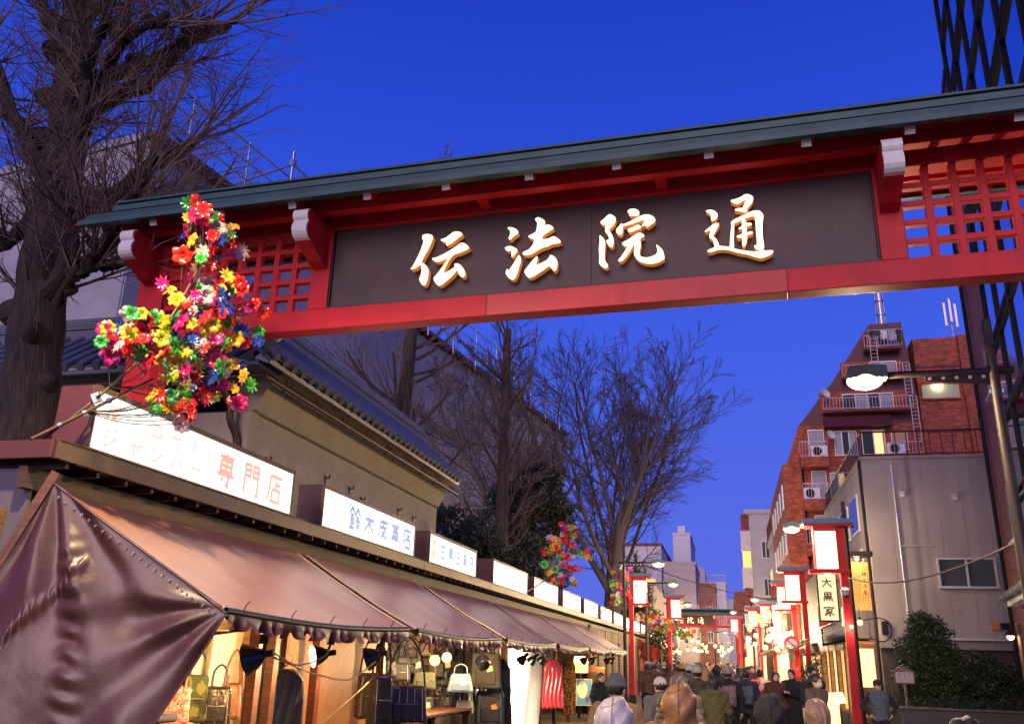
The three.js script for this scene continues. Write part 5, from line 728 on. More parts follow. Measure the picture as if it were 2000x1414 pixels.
{ // lit shop fronts of the far right and left rows
  for (const [x, z0, z1, s, lb] of [[2.9, -47, -61, -1, 'row shop with lit open front before the terrace building'], [2.4, -62.5, -74, -1, 'row shop with lit open front before the slim grey building'], [1.6, -76, -94, -1, 'far row shop with lit open front under the distant gate'], [-5.4, -68, -94, 1, 'far row shop with lit open front beyond the stalls']]) {
    const g = thing('row_shop', lb, 'shop'); obj('wall', [bx(x + 0.02, x - s * 1.4, 0, 4.2, z0, z1)], K.darkWood, g); const n = Math.round(Math.abs(z1 - z0) / 3);
    for (let i = 0; i < n; i++) { const a = z0 + (z1 - z0) * (i + 0.1) / n, b = z0 + (z1 - z0) * (i + 0.9) / n; const w = obj('open_front', [bx(x + s * 0.04, x + s * 0.0, 0.5, 2.3, a, b)], i % 2 ? K.shopLit : K.shopLit2, g); obj('counter', [bx(x + s * 0.6, x + s * 0.05, 0.03, 0.8, a, b)], K.redWood, w); obj('awning', [sheet(8, 4, (u, v) => [x + s * (0.05 + 1.1 * v), 2.75 - 0.4 * v, a + (b - a) * u], false)], i % 2 ? K.canvasTan : K.canvasBlue, g); obj('signboard', [rbx(x + s * 0.06, x + s * 0.02, 3.0, 3.6, a, b, 0.01)], i % 3 ? K.redLow : K.paleWood, g); }
    rectLight(g, [x + s * 0.1, 1.4, (z0 + z1) / 2], s > 0 ? -Math.PI / 2 : Math.PI / 2, Math.abs(z1 - z0) * 0.8, 1.6, [1, 0.68, 0.36], 2);
  }
  const gl = thing('hanging_lit_sign', 'bright white hanging sign among yellow lanterns over the far shops', 'sign', [2.35, 3.35, -45.5]); obj('panel', [rbox(0.34, 1.15, 0.12, 0.02, 0, 0.6, 0)], glow(1, 0.95, 0.8, 2.4), gl); obj('rod', [rod([0, 1.1, 0], [0.5, 1.25, 0], 0.02)], K.blackMetal, gl);
  for (const [x, y, z] of [[2.0, 4.1, -46], [2.55, 4.2, -46.4], [1.7, 4.2, -52], [1.95, 4.0, -53], [1.5, 4.4, -56], [1.35, 3.9, -58]]) { const l = thing('paper_lantern', 'yellow paper lantern hanging over the far shops', 'lantern', [x, y, z], 0, 'paper lanterns over the shops'); obj('paper', [blob(0.16, 0.27, 0.16, 0, 0, 0, 12)], glow(1, 0.62, 0.2, 0.9), l); obj('cap', [cyl(0.08, 0.08, 0.04, 0, 0.27, 0), cyl(0.08, 0.08, 0.04, 0, -0.27, 0)], K.black, l); }
  const rt = thing('red_awning', 'red vinyl sheet slung out at the far end of the stall row', 'tarp', [0, 0, -50]); K.redTarp = mat(0.42, 0.06, 0.055, 0.4, { map: T.vinyl }); obj('sheet', [sheet(30, 20, (u, v) => [-4.9 + 1.35 * u, 3.0 - 0.65 * u - 0.75 * v * (0.35 + 0.65 * Math.sin(Math.PI * (0.15 + 0.8 * u))) + 0.04 * Math.sin(u * 16 + v * 5), -0.3 * v + 0.08 * Math.sin(u * 20 + 2 * v)], false)], K.redTarp, rt); obj('drop_sheet', [sheet(16, 8, (u, v) => [-4.9 + 1.1 * u, 2.1 * (1 - v) + 0.05, -0.8 + 0.05 * Math.sin(u * 18)], false)], K.redTarp, rt); obj('post', [rod([-3.55, 0.03, -0.2], [-3.55, 2.4, -0.2], 0.04)], K.paleWood, rt);
}
// ---------------------------------------------------------------- people: one continuous body per figure, clothes and hair as parts
function netSurface(f, lo, hi, c) { // surface nets on a box grid; f < 0 inside
  const n = [0, 1, 2].map((k) => Math.ceil((hi[k] - lo[k]) / c) + 1), S = [1, n[0], n[0] * n[1]], v = new Float32Array(n[0] * n[1] * n[2]);
  for (let k = 0, o = 0; k < n[2]; k++) for (let j = 0; j < n[1]; j++) for (let i = 0; i < n[0]; i++) v[o++] = f(lo[0] + i * c, lo[1] + j * c, lo[2] + k * c);
  const id = new Int32Array(v.length).fill(-1), pos = [], idx = [];
  for (let k = 0; k < n[2] - 1; k++) for (let j = 0; j < n[1] - 1; j++) for (let i = 0; i < n[0] - 1; i++) {
    const o = i + j * S[1] + k * S[2]; let m = 0, x = 0, y = 0, z = 0, e = 0;
    for (let q = 0; q < 8; q++) if (v[o + (q & 1) + (q >> 1 & 1) * S[1] + (q >> 2) * S[2]] < 0) m |= 1 << q;
    if (m === 0 || m === 255) continue;
    for (let a = 0; a < 8; a++) for (let ax = 0; ax < 3; ax++) { if (a >> ax & 1) continue; const b = a | 1 << ax; if ((m >> a & 1) === (m >> b & 1)) continue; const va = v[o + (a & 1) + (a >> 1 & 1) * S[1] + (a >> 2) * S[2]], vb = v[o + (b & 1) + (b >> 1 & 1) * S[1] + (b >> 2) * S[2]], t = va / (va - vb); x += (a & 1) + (ax === 0 ? t : 0); y += (a >> 1 & 1) + (ax === 1 ? t : 0); z += (a >> 2) + (ax === 2 ? t : 0); e++; }
    id[o] = pos.length / 3; pos.push(lo[0] + (i + x / e) * c, lo[1] + (j + y / e) * c, lo[2] + (k + z / e) * c);
  }
  for (let k = 1; k < n[2] - 1; k++) for (let j = 1; j < n[1] - 1; j++) for (let i = 1; i < n[0] - 1; i++) {
    const o = i + j * S[1] + k * S[2], ins = v[o] < 0;
    for (let ax = 0; ax < 3; ax++) { if (ins === (v[o + S[ax]] < 0)) continue; const u = S[(ax + 1) % 3], w = S[(ax + 2) % 3], a = id[o - u - w], b = id[o - w], d = id[o], e = id[o - u]; if (a < 0 || b < 0 || d < 0 || e < 0) continue; if (ins) idx.push(a, b, d, a, d, e); else idx.push(a, d, b, a, e, d); }
  }
  const g = new THREE.BufferGeometry(); g.setAttribute('position', new THREE.Float32BufferAttribute(pos, 3)); g.setIndex(idx); g.computeVertexNormals(); return clean(g);
}
const cap = (x, y, z, a, b, ra, rb) => { const bx_ = b[0] - a[0], by = b[1] - a[1], bz = b[2] - a[2], px = x - a[0], py = y - a[1], pz = z - a[2], t = Math.max(0, Math.min(1, (px * bx_ + py * by + pz * bz) / (bx_ * bx_ + by * by + bz * bz + 1e-9))); return Math.hypot(px - bx_ * t, py - by * t, pz - bz * t) - (ra + (rb - ra) * t); };
const ell = (x, y, z, c, r) => { const q = Math.hypot((x - c[0]) / r[0], (y - c[1]) / r[1], (z - c[2]) / r[2]); return (q - 1) * Math.min(r[0], r[1], r[2]); };
const smin = (a, b, k) => { const h = Math.max(k - Math.abs(a - b), 0) / k; return Math.min(a, b) - h * h * k * 0.25; };
function joints(pose) { // built 1.70 m tall, facing +z
  const w = pose === 'walk' ? 1 : pose === 'walk2' ? -1 : 0, J = {};
  J.leg = [1, -1].map((s) => { const f = w * s; return w ? [[s * 0.09, 0.92, 0], [s * 0.1, 0.5, f > 0 ? 0.13 : 0.0], [s * 0.095, f > 0 ? 0.075 : 0.12, f > 0 ? 0.17 : -0.27], [s * 0.105, 0.045, f > 0 ? 0.32 : -0.16]] : [[s * 0.09, 0.92, 0], [s * 0.105, 0.5, 0.02], [s * 0.11, 0.075, -0.01], [s * 0.125, 0.045, 0.14]]; });
  J.arm = [1, -1].map((s) => pose === 'hips' ? [[s * 0.185, 1.385, 0], [s * 0.36, 1.16, -0.04], [s * 0.24, 0.99, 0.09]] : pose === 'pockets' ? [[s * 0.185, 1.385, 0], [s * 0.275, 1.12, -0.05], [s * 0.2, 0.93, 0.1]] : pose === 'phone' ? [[s * 0.185, 1.385, 0], [s * 0.25, 1.13, 0.03], [s * 0.07, 1.2, 0.24]] : [[s * 0.185, 1.385, 0], [s * 0.25, 1.13, -0.03 - 0.08 * w * s], [s * 0.24, 0.88, 0.06 - 0.16 * w * s]]);
  return J;
}
const geoCache = new Map(), cached = (k, f) => { if (!geoCache.has(k)) geoCache.set(k, f()); return geoCache.get(k); };
function bodyGeo(pose) {
  return cached('body' + pose, () => {
    const J = joints(pose), hand = pose === 'walk' || pose === 'walk2' || pose === 'hips' || pose === 'phone' || pose === 'stand';
    const body = (x, y, z) => { let d = smin(cap(x, y, z * 1.25, [0, 0.98, 0], [0, 1.32, 0], 0.125, 0.14), cap(x, y, z, [0, 1.4, -0.01], [0, 1.53, 0.005], 0.055, 0.05), 0.08); for (const l of J.leg) d = smin(smin(d, cap(x, y, z, l[0], l[1], 0.08, 0.052), 0.06), smin(cap(x, y, z, l[1], l[2], 0.052, 0.035), cap(x, y, z, l[2], l[3], 0.035, 0.03), 0.03), 0.03); for (const a of J.arm) d = smin(d, smin(cap(x, y, z, a[0], a[1], 0.05, 0.038), cap(x, y, z, a[1], a[2], 0.038, 0.027), 0.03), 0.05); return d; };
    const head = (x, y, z) => { let d = ell(x, y, z, [0, 1.60, 0.0], [0.077, 0.10, 0.095]); d = smin(d, ell(x, y, z, [0, 1.545, 0.03], [0.056, 0.062, 0.06]), 0.05); d = smin(d, cap(x, y, z, [0, 1.595, 0.09], [0, 1.565, 0.108], 0.010, 0.015), 0.02); for (const s of [1, -1]) { d = smin(d, ell(x, y, z, [s * 0.08, 1.585, -0.005], [0.012, 0.03, 0.02]), 0.01); d = Math.max(d, -ell(x, y, z, [s * 0.032, 1.598, 0.103], [0.022, 0.013, 0.02])); } d = smin(d, cap(x, y, z, [-0.02, 1.537, 0.088], [0.02, 1.537, 0.088], 0.009, 0.009), 0.012); return smin(d, cap(x, y, z, [0, 1.42, -0.01], [0, 1.53, 0.0], 0.054, 0.05), 0.03); };
    const L = [netSurface(body, [-0.46, -0.02, -0.36], [0.46, 1.5, 0.42], 0.02), netSurface(head, [-0.12, 1.40, -0.13], [0.12, 1.74, 0.15], 0.0085)];
    if (hand) for (const a of J.arm) { const w = a[2], d = V(w[0] - a[1][0], w[1] - a[1][1], w[2] - a[1][2]).normalize(), sx = Math.sign(a[0][0]), side = V(0, 0, 1).sub(d.clone().multiplyScalar(d.z)).normalize(), P = (l, s, q = 0) => [w[0] + d.x * l + side.x * s - sx * q, w[1] + d.y * l + side.y * s, w[2] + d.z * l + side.z * s]; const F = [[-0.028, 0.062], [-0.01, 0.075], [0.01, 0.07], [0.027, 0.055]];
      const f = (x, y, z) => { let r = smin(cap(x, y, z, P(0, 0), P(0.07, 0.006), 0.027, 0.024), cap(x, y, z, P(0.05, -0.018), P(0.07, 0.024), 0.018, 0.018), 0.02); for (const [s, l] of F) r = Math.min(r, smin(cap(x, y, z, P(0.075, s), P(0.075 + l * 0.6, s, 0.012), 0.0095, 0.009), cap(x, y, z, P(0.075 + l * 0.6, s, 0.012), P(0.075 + l, s, 0.034), 0.009, 0.0075), 0.006)); return smin(r, cap(x, y, z, P(0.025, 0.024, 0.01), P(0.075, 0.052, 0.022), 0.012, 0.009), 0.012); };
      L.push(netSurface(f, [w[0] - 0.13, w[1] - 0.19, w[2] - 0.14], [w[0] + 0.13, w[1] + 0.12, w[2] + 0.2], 0.0065)); }
    return M(L);
  });
}
function coatGeo(pose, type, hoodUp) {
  return cached('coat' + pose + type + hoodUp, () => {
    const J = joints(pose), hem = { jacket: 0.80, coat: 0.48, long: 0.30, puffer: 0.78, kimono: 0.10, vest: 0.86 }[type], fat = type === 'puffer' || type === 'vest' ? 0.022 : 0.008, seed = type.length * 7 + pose.length;
    const f = (x, y, z) => {
      const flare = y < 0.95 ? (0.95 - y) * (type === 'kimono' ? 0.02 : 0.12) : 0;
      let d = cap(x, y, z * 1.28, [0, Math.max(hem, 0.2) - 0.2, 0], [0, 1.27, 0], 0.168 + fat + flare, 0.178 + fat); d = smin(d, cap(x, y, z * 1.1, [-0.14, 1.37, -0.01], [0.14, 1.37, -0.01], 0.075 + fat, 0.075 + fat), 0.1); d = smin(d, cap(x, y, z, [0, 1.40, -0.012], [0, 1.49, -0.005], 0.085, 0.074), 0.05);
      if (type !== 'vest') for (const a of J.arm) d = smin(d, smin(cap(x, y, z, a[0], a[1], 0.075 + fat, 0.062 + fat), type === 'kimono' ? cap(x, y, z, a[1], [a[2][0], a[2][1] - 0.12, a[2][2]], 0.08, 0.1) : cap(x, y, z, a[1], a[2], 0.062 + fat, 0.05), 0.04), 0.055);
      if (hoodUp) { d = smin(d, ell(x, y, z, [0, 1.60, -0.025], [0.118, 0.148, 0.135]), 0.06); d = Math.max(d, -ell(x, y, z, [0, 1.585, 0.12], [0.078, 0.115, 0.14])); } else if (type !== 'vest' && type !== 'kimono') d = smin(d, cap(x, y, z, [-0.07, 1.43, -0.1], [0.07, 1.43, -0.1], 0.055, 0.055), 0.05);
      d += (type === 'puffer' || type === 'vest') && y < 1.42 ? 0.011 * Math.abs(Math.sin(y * 42)) * Math.min(1, (1.42 - y) * 12) - 0.004 : 0; d += 0.014 * (fbm(x * 9 + seed, y * 6 + z * 9, seed, 3) - 0.5) + 0.006 * Math.sin(y * 30 + x * 40 + 6 * fbm(y * 4, x * 6, 3, 2));
      d = Math.max(d, hem + 0.02 * Math.sin(x * 18) - y); d = Math.max(d, -(cap(x, y, z * 1.28, [0, hem - 0.3, 0], [0, hem + 0.06, 0], 0.15 + flare, 0.12))); return d;
    };
    return netSurface(f, [-0.52, hem - 0.06, -0.36], [0.52, hoodUp ? 1.8 : 1.58, 0.42], 0.0145);
  });
}
const sleevesGeo = (pose) => cached('slv' + pose, () => { const J = joints(pose); return netSurface((x, y, z) => { let d = 9; for (const a of J.arm) d = Math.min(d, smin(cap(x, y, z, a[0], a[1], 0.068, 0.055), cap(x, y, z, a[1], a[2], 0.055, 0.042), 0.03)); return d + 0.008 * (fbm(x * 20, y * 20 + z * 9, 3, 2) - 0.5); }, [-0.46, 0.84, -0.2], [0.46, 1.48, 0.3], 0.0125); });
const legsGeo = (pose) => cached('legs' + pose, () => { const J = joints(pose); return netSurface((x, y, z) => { let d = cap(x, y, z * 1.2, [-0.05, 0.93, 0], [0.05, 0.93, 0], 0.125, 0.125); for (const l of J.leg) d = smin(d, smin(cap(x, y, z, l[0], l[1], 0.1, 0.072), cap(x, y, z, l[1], l[2], 0.072, 0.058), 0.04), 0.04); return Math.max(d + 0.01 * (fbm(x * 14, y * 12 + z * 9, 8, 2) - 0.5), 0.085 - y); }, [-0.3, 0.06, -0.36], [0.3, 1.1, 0.34], 0.0155); });
const shoeGeo = (pose) => cached('shoe' + pose, () => { const J = joints(pose); return M(J.leg.map((l) => netSurface((x, y, z) => Math.max(smin(cap(x, y, z, l[2], [l[2][0], l[2][1] + 0.04, l[2][2]], 0.048, 0.05), cap(x, y, z, [l[2][0], 0.045 + l[2][1] - 0.075, l[2][2] - 0.03], l[3], 0.045, 0.042), 0.04), l[2][1] - 0.08 - y), [l[2][0] - 0.12, l[2][1] - 0.12, l[2][2] - 0.13], [l[2][0] + 0.14, l[2][1] + 0.12, l[2][2] + 0.26], 0.012))); });
const hairGeo = (kind) => cached('hair' + kind, () => netSurface((x, y, z) => { let d = ell(x, y, z, [0, 1.615, -0.01], [0.09, 0.107, 0.108]); if (kind === 'long') d = smin(d, cap(x, y, z, [0, 1.58, -0.06], [0, 1.36, -0.085], 0.085, 0.06), 0.05); if (kind === 'bob') d = smin(d, cap(x, y, z * 1.1, [0, 1.58, -0.03], [0, 1.5, -0.035], 0.095, 0.09), 0.04); if (kind === 'bun') d = smin(d, ell(x, y, z, [0, 1.69, -0.09], [0.045, 0.045, 0.045]), 0.02); d += 0.007 * Math.sin(x * 150 + 10 * fbm(x * 9, y * 9, 2, 2)) * 0.6; d = Math.max(d, -ell(x, y, z, [0, 1.565, 0.115], [0.07, 0.085, 0.1])); return Math.max(d, (kind === 'short' ? 1.54 + Math.max(0, z) * 0.5 : 1.34) - y); }, [-0.13, 1.3, -0.2], [0.13, 1.77, 0.14], 0.0095));
const hatGeo = (kind) => cached('hat' + kind, () => netSurface((x, y, z) => { let d = ell(x, y, z, [0, 1.635, -0.005], [0.097, kind === 'beanie' ? 0.118 : 0.095, 0.112]); d = Math.max(d, 1.612 - y); if (kind === 'beanie') { d = smin(d, Math.max(ell(x, y, z, [0, 1.628, -0.003], [0.103, 0.03, 0.117]), -9), 0.015); d += 0.003 * Math.sin(Math.atan2(x, z) * 40); } if (kind === 'cap') d = smin(d, ell(x, y, z, [0, 1.63, 0.13], [0.07, 0.012, 0.075]), 0.015); return d; }, [-0.13, 1.57, -0.15], [0.13, 1.8, 0.24], 0.0095));
const packGeo = () => cached('pack', () => netSurface((x, y, z) => { const q = [Math.abs(x) - 0.1, Math.abs(y - 1.17) - 0.16, Math.abs(z + 0.245) - 0.03]; let d = Math.hypot(Math.max(q[0], 0), Math.max(q[1], 0), Math.max(q[2], 0)) + Math.min(0, Math.max(...q)) - 0.05; const p = [Math.abs(x) - 0.075, Math.abs(y - 1.08) - 0.06, Math.abs(z + 0.33) - 0.01]; return smin(d, Math.hypot(...p.map((e) => Math.max(e, 0))) - 0.025, 0.02); }, [-0.2, 0.9, -0.42], [0.2, 1.44, -0.1], 0.013));
const fabCache = new Map(); const fab = (c, rough = 0.85, o) => { const k = c.join() + rough + (o ? 'x' : ''); if (!fabCache.has(k)) fabCache.set(k, mat(...c, rough, { map: T.cloth, bumpMap: T.grainB, bumpScale: 0.004, ...o })); return fabCache.get(k); };
const SKIN = mat(0.52, 0.30, 0.21, 0.55);
K.kimono = mat(0.75, 0.6, 0.56, 0.7, { map: tex(256, (u, v) => { const n = fbm(u * 7, v * 7, 61, 3, 7), m = fbm(u * 9, v * 9, 66, 2, 9); return n > 0.58 ? [0.85, 0.32, 0.3] : m > 0.6 ? [0.95, 0.75, 0.55] : m < 0.36 ? [0.7, 0.5, 0.62] : [0.95, 0.88, 0.84]; }, 0.8) });
function person(label, [x, z], h, turn, o, group) {
  const g = thing('person', label, 'person', [x, 0.005, z], turn, group), pose = o.pose ?? 'walk'; g.scale.setScalar(h / 1.7);
  obj('body', bodyGeo(pose), SKIN, g);
  const trousers = o.coat[0] !== 'kimono'; if (trousers) obj('trousers', legsGeo(pose), fab(o.legs ?? [0.02, 0.021, 0.028]), g);
  obj('shoes', shoeGeo(pose), fab([0.03, 0.028, 0.026], 0.6), g);
  obj(o.coat[0] === 'vest' ? 'padded_vest' : o.coat[0] === 'kimono' ? 'kimono' : 'coat', coatGeo(pose, o.coat[0], !!o.hood), o.coat[2] ?? fab(o.coat[1], o.coat[0] === 'puffer' ? 0.45 : 0.9), g);
  if (o.coat[0] === 'vest') obj('sleeves', sleevesGeo(pose), fab(o.sleeves), g);
  if (o.coat[0] === 'kimono') obj('sash', [place(clean(new THREE.CylinderGeometry(0.2, 0.195, 0.2, 20)).scale(1, 1, 0.8), 0, 1.1, 0), rbox(0.22, 0.2, 0.1, 0.03, 0, 1.12, -0.2)], fab([0.45, 0.12, 0.1]), g);
  if (!o.hood || o.hairShow) obj('hair', hairGeo(o.hair?.[0] ?? 'short'), fab(o.hair?.[1] ?? [0.014, 0.011, 0.01], 0.5), g);
  if (o.hat) obj(o.hat[0] === 'cap' ? 'cap' : 'knit_hat', hatGeo(o.hat[0]), fab(o.hat[1]), g);
  if (o.hood) obj('hood_seam', [wire([[0, 1.748, 0.02], [0, 1.745, -0.05], [0, 1.69, -0.135], [0, 1.6, -0.163], [0, 1.5, -0.14]], 0.003, 5, 20)], fab(o.coat[1].map((q) => q * 0.82)), g);
  if (o.fur) obj('fur_trim', leaves(Array.from({ length: 16 }, (_, i) => { const a = i / 16 * 6.283; return [0.088 * Math.cos(a), 1.59 + 0.125 * Math.sin(a), 0.085, 0.032, 0.032, 0.032]; }), 3e5, 0.02, rng(7)), fab(o.fur), g);
  if (o.mask) obj('face_mask', cached('mask', () => netSurface((x, y, z) => Math.max(ell(x, y, z, [0, 1.55, 0.035], [0.068, 0.055, 0.078]), 0.02 - z), [-0.09, 1.48, 0], [0.09, 1.62, 0.14], 0.009)), fab([0.75, 0.75, 0.76], 0.8), g);
  obj('eyes', [ball(0.009, 0.032, 1.598, 0.088, 6), ball(0.009, -0.032, 1.598, 0.088, 6)], K.black, g);
  if (o.pack) { const p = obj('backpack', packGeo(), fab(o.pack, 0.6), g); obj('strap', [wire([[0.11, 1.3, -0.2], [0.12, 1.47, -0.05], [0.12, 1.42, 0.1], [0.13, 1.2, 0.17]], 0.018, 6, 16)], fab([0.03, 0.03, 0.035]), p); obj('strap', [wire([[-0.11, 1.3, -0.2], [-0.12, 1.47, -0.05], [-0.12, 1.42, 0.1], [-0.13, 1.2, 0.17]], 0.018, 6, 16)], fab([0.03, 0.03, 0.035]), p); }
  return g;
}
const AWAY = Math.PI, HERE = 0;
person('person in a blue-grey padded vest and dark cap, hands on hips before the hedge', [2.99, -20.5], 1.56, 0.05, { pose: 'hips', coat: ['vest', [0.11, 0.14, 0.18]], sleeves: [0.02, 0.022, 0.03], hat: ['cap', [0.03, 0.03, 0.035]] });
person('person in a long black coat holding a phone in front of the red posts', [1.38, -22], 1.72, -0.5, { pose: 'phone', coat: ['long', [0.012, 0.012, 0.015]], hair: ['bun', [0.05, 0.025, 0.015]] });
person('person in a rust brown coat and white face mask walking this way', [1.03, -22], 1.66, 0.1, { pose: 'pockets', coat: ['coat', [0.10, 0.042, 0.025]], hair: ['bob', [0.02, 0.013, 0.01]], mask: true });
person('person in a dark blue jacket carrying a blue-grey backpack down the street', [0.35, -21], 1.68, AWAY, { coat: ['jacket', [0.035, 0.038, 0.055]], pack: [0.07, 0.08, 0.115], hair: ['short'] });
person('person in a pink and red patterned kimono with a red sash', [0.78, -25], 1.66, AWAY - 0.3, { pose: 'stand', coat: ['kimono', null, K.kimono], hair: ['bun'] });
person('person in an olive coat and pale knit hat walking away', [-0.57, -17], 1.74, AWAY, { pose: 'walk2', coat: ['jacket', [0.05, 0.05, 0.025]], hat: ['beanie', [0.42, 0.37, 0.25]], legs: [0.07, 0.055, 0.04] });
person('child in a navy jacket with a pink bag, walking away', [-0.2, -17], 1.36, AWAY, { coat: ['jacket', [0.02, 0.03, 0.06]], hat: ['beanie', [0.25, 0.10, 0.08]], pack: [0.5, 0.15, 0.25] });
person('person in a tan hooded coat with fur trim, seen from behind close by', [-0.33, -6.2], 1.665, AWAY, { pose: 'pockets', coat: ['puffer', [0.36, 0.185, 0.06]], hood: true, fur: [0.35, 0.27, 0.2] });
person('person in a tan jacket and dark grey knit hat beside the stall front', [-1.08, -9], 1.67, AWAY - 0.25, { pose: 'pockets', coat: ['jacket', [0.24, 0.15, 0.07]], hat: ['beanie', [0.085, 0.085, 0.1]] });
person('person under a white hood, only the hood showing close by', [-0.66, -5.4], 1.6, AWAY, { pose: 'pockets', coat: ['puffer', [0.62, 0.56, 0.55]], hood: true });
person('person in a black hooded parka seen from behind close by', [0.27, -7], 1.6, AWAY, { pose: 'pockets', coat: ['jacket', [0.03, 0.028, 0.022]], hood: true });
person('person with pale brown hair and a cream coat walking close by', [0.63, -7.5], 1.58, AWAY + 0.4, { coat: ['coat', [0.42, 0.34, 0.27]], hair: ['long', [0.30, 0.19, 0.11]] });
person('person in a brown coat and white face mask hurrying to the right', [1.38, -16], 1.68, 0.9, { coat: ['coat', [0.13, 0.085, 0.06]], hair: ['long', [0.02, 0.014, 0.012]], mask: true });
person('tall dark figure behind the masked person in brown', [1.58, -19], 1.79, 0.6, { coat: ['coat', [0.02, 0.02, 0.024]] });
person('person in a black coat standing against the stall shutters', [-2.87, -21], 1.52, 0.7, { pose: 'stand', coat: ['coat', [0.012, 0.012, 0.014]], hair: ['long'] });
person('dark-haired person at the very edge, only the top of the head showing', [0.93, -4.15], 1.64, AWAY, { pose: 'pockets', coat: ['coat', [0.03, 0.03, 0.04]], hair: ['bob'] });
person('person in a grey flat cap and grey coat by the bicycle', [-0.95, -13], 1.6, AWAY + 0.5, { coat: ['jacket', [0.11, 0.10, 0.095]], hat: ['cap', [0.45, 0.43, 0.42]] });
person('person in a brown coat with a furry hood walking away', [-0.64, -12], 1.66, AWAY, { pose: 'walk2', coat: ['puffer', [0.15, 0.10, 0.065]], hood: true, fur: [0.3, 0.2, 0.1] });
person('person in a green coat with a scarf walking behind the child', [-0.28, -16], 1.6, AWAY, { coat: ['coat', [0.09, 0.09, 0.03]], hair: ['bob'] });
person('person in black carrying a dusty pink backpack', [-0.03, -20], 1.7, AWAY, { pose: 'walk2', coat: ['jacket', [0.015, 0.015, 0.018]], pack: [0.24, 0.13, 0.15], hat: ['beanie', [0.3, 0.3, 0.34]] });
person('person in a white knit hat and grey coat in the crowd', [-0.86, -21], 1.74, AWAY, { coat: ['coat', [0.1, 0.1, 0.11]], hat: ['beanie', [0.5, 0.5, 0.55]] });
person('person with blond hair in a camel coat in the crowd', [-0.49, -19], 1.72, AWAY, { pose: 'walk2', coat: ['coat', [0.3, 0.19, 0.1]], hair: ['long', [0.42, 0.25, 0.1]] });
person('person in a yellow knit hat farther down the crowd', [-1.15, -24], 1.74, AWAY, { coat: ['jacket', [0.03, 0.03, 0.035]], hat: ['beanie', [0.5, 0.28, 0.05]] });
{ // the rest of the crowd
  const R = rng(909), cols = [['black', [0.014, 0.014, 0.016]], ['charcoal', [0.045, 0.045, 0.05]], ['navy', [0.02, 0.028, 0.055]], ['brown', [0.11, 0.06, 0.035]], ['camel', [0.3, 0.19, 0.1]], ['olive', [0.06, 0.06, 0.03]], ['grey', [0.16, 0.16, 0.17]], ['dark red', [0.14, 0.025, 0.03]], ['cream', [0.45, 0.4, 0.33]]], poses = ['walk', 'walk2', 'pockets'], types = ['jacket', 'coat', 'long', 'puffer'];
  const used = [];
  for (let i = 0, t = 0; i < 74 && t < 900; t++) {
    const z = -25.5 - 62 * Math.pow(R(), 1.35), w = 2.4 + z * 0.008, x = -0.75 + z * 0.008 + (R() - 0.5) * 2 * w; if (used.some(([a, b]) => Math.hypot(a - x, b - z) < 0.62) || Math.hypot(x - 2.75, z + 28) < 1) continue; used.push([x, z]); i++;
    const c = cols[Math.floor(R() * R() * cols.length)], k = z < -50 ? 'far' : 'middle', ty = types[Math.floor(R() * 4)], here = R() < 0.35, hat = R() < 0.25;
    person('person in a ' + c[0] + ' coat in the ' + k + ' stretch of the crowd, ' + (here ? 'facing this way' : 'walking away'), [x, z], 1.56 + 0.22 * R(), (here ? HERE : AWAY) + (R() - 0.5) * 0.7, { pose: poses[Math.floor(R() * 3)], coat: [ty, c[1]], hood: R() < 0.12, hair: [R() < 0.5 ? 'short' : R() < 0.5 ? 'long' : 'bob'], hat: hat ? ['beanie', cols[Math.floor(R() * 9)][1]] : undefined, mask: here && R() < 0.5, legs: R() < 0.7 ? undefined : [0.09, 0.07, 0.055] }, 'the crowd down the street');
  }
}
{ // bicycle against the shutters
  const b = thing('bicycle', 'silver city bicycle leaning by the red sheet at the end of the stalls', 'bicycle', [-4.25, 0.03, -46.5], 1.2), W = (x) => { const w = obj('wheel', [place(clean(new THREE.TorusGeometry(0.3, 0.02, 6, 26)), x, 0.32, 0)], K.black, b), s = []; for (let i = 0; i < 12; i++) { const a = i / 12 * 6.283; s.push(rod([x, 0.32, 0], [x + 0.29 * Math.cos(a), 0.32 + 0.29 * Math.sin(a), 0], 0.003, 0.003, 3)); } obj('spokes', s, K.steel, w); };
  W(0); W(1.05); obj('frame', [rod([0, 0.32, 0], [0.42, 0.3, 0], 0.014), rod([0.42, 0.3, 0], [0.3, 0.75, 0], 0.016), rod([0.3, 0.7, 0], [0, 0.32, 0], 0.012), rod([0.42, 0.3, 0], [0.88, 0.68, 0], 0.018), rod([1.05, 0.32, 0], [0.85, 0.9, 0], 0.016)], K.steel, b); obj('saddle', [blob(0.13, 0.04, 0.08, 0.28, 0.79, 0)], K.black, b); obj('handlebar', [wire([[0.72, 0.98, 0.25], [0.86, 0.97, 0.12], [0.86, 0.92, 0], [0.86, 0.97, -0.12], [0.72, 0.98, -0.25]], 0.013, 6, 20)], K.steel, b); obj('basket', [bx(0.98, 1.24, 0.7, 0.72, -0.16, 0.16), bx(1.22, 1.24, 0.7, 0.95, -0.16, 0.16), bx(0.98, 1.0, 0.7, 0.95, -0.16, 0.16), bx(0.98, 1.24, 0.7, 0.95, 0.15, 0.16), bx(0.98, 1.24, 0.7, 0.95, -0.16, -0.15)], K.steel, b);
}
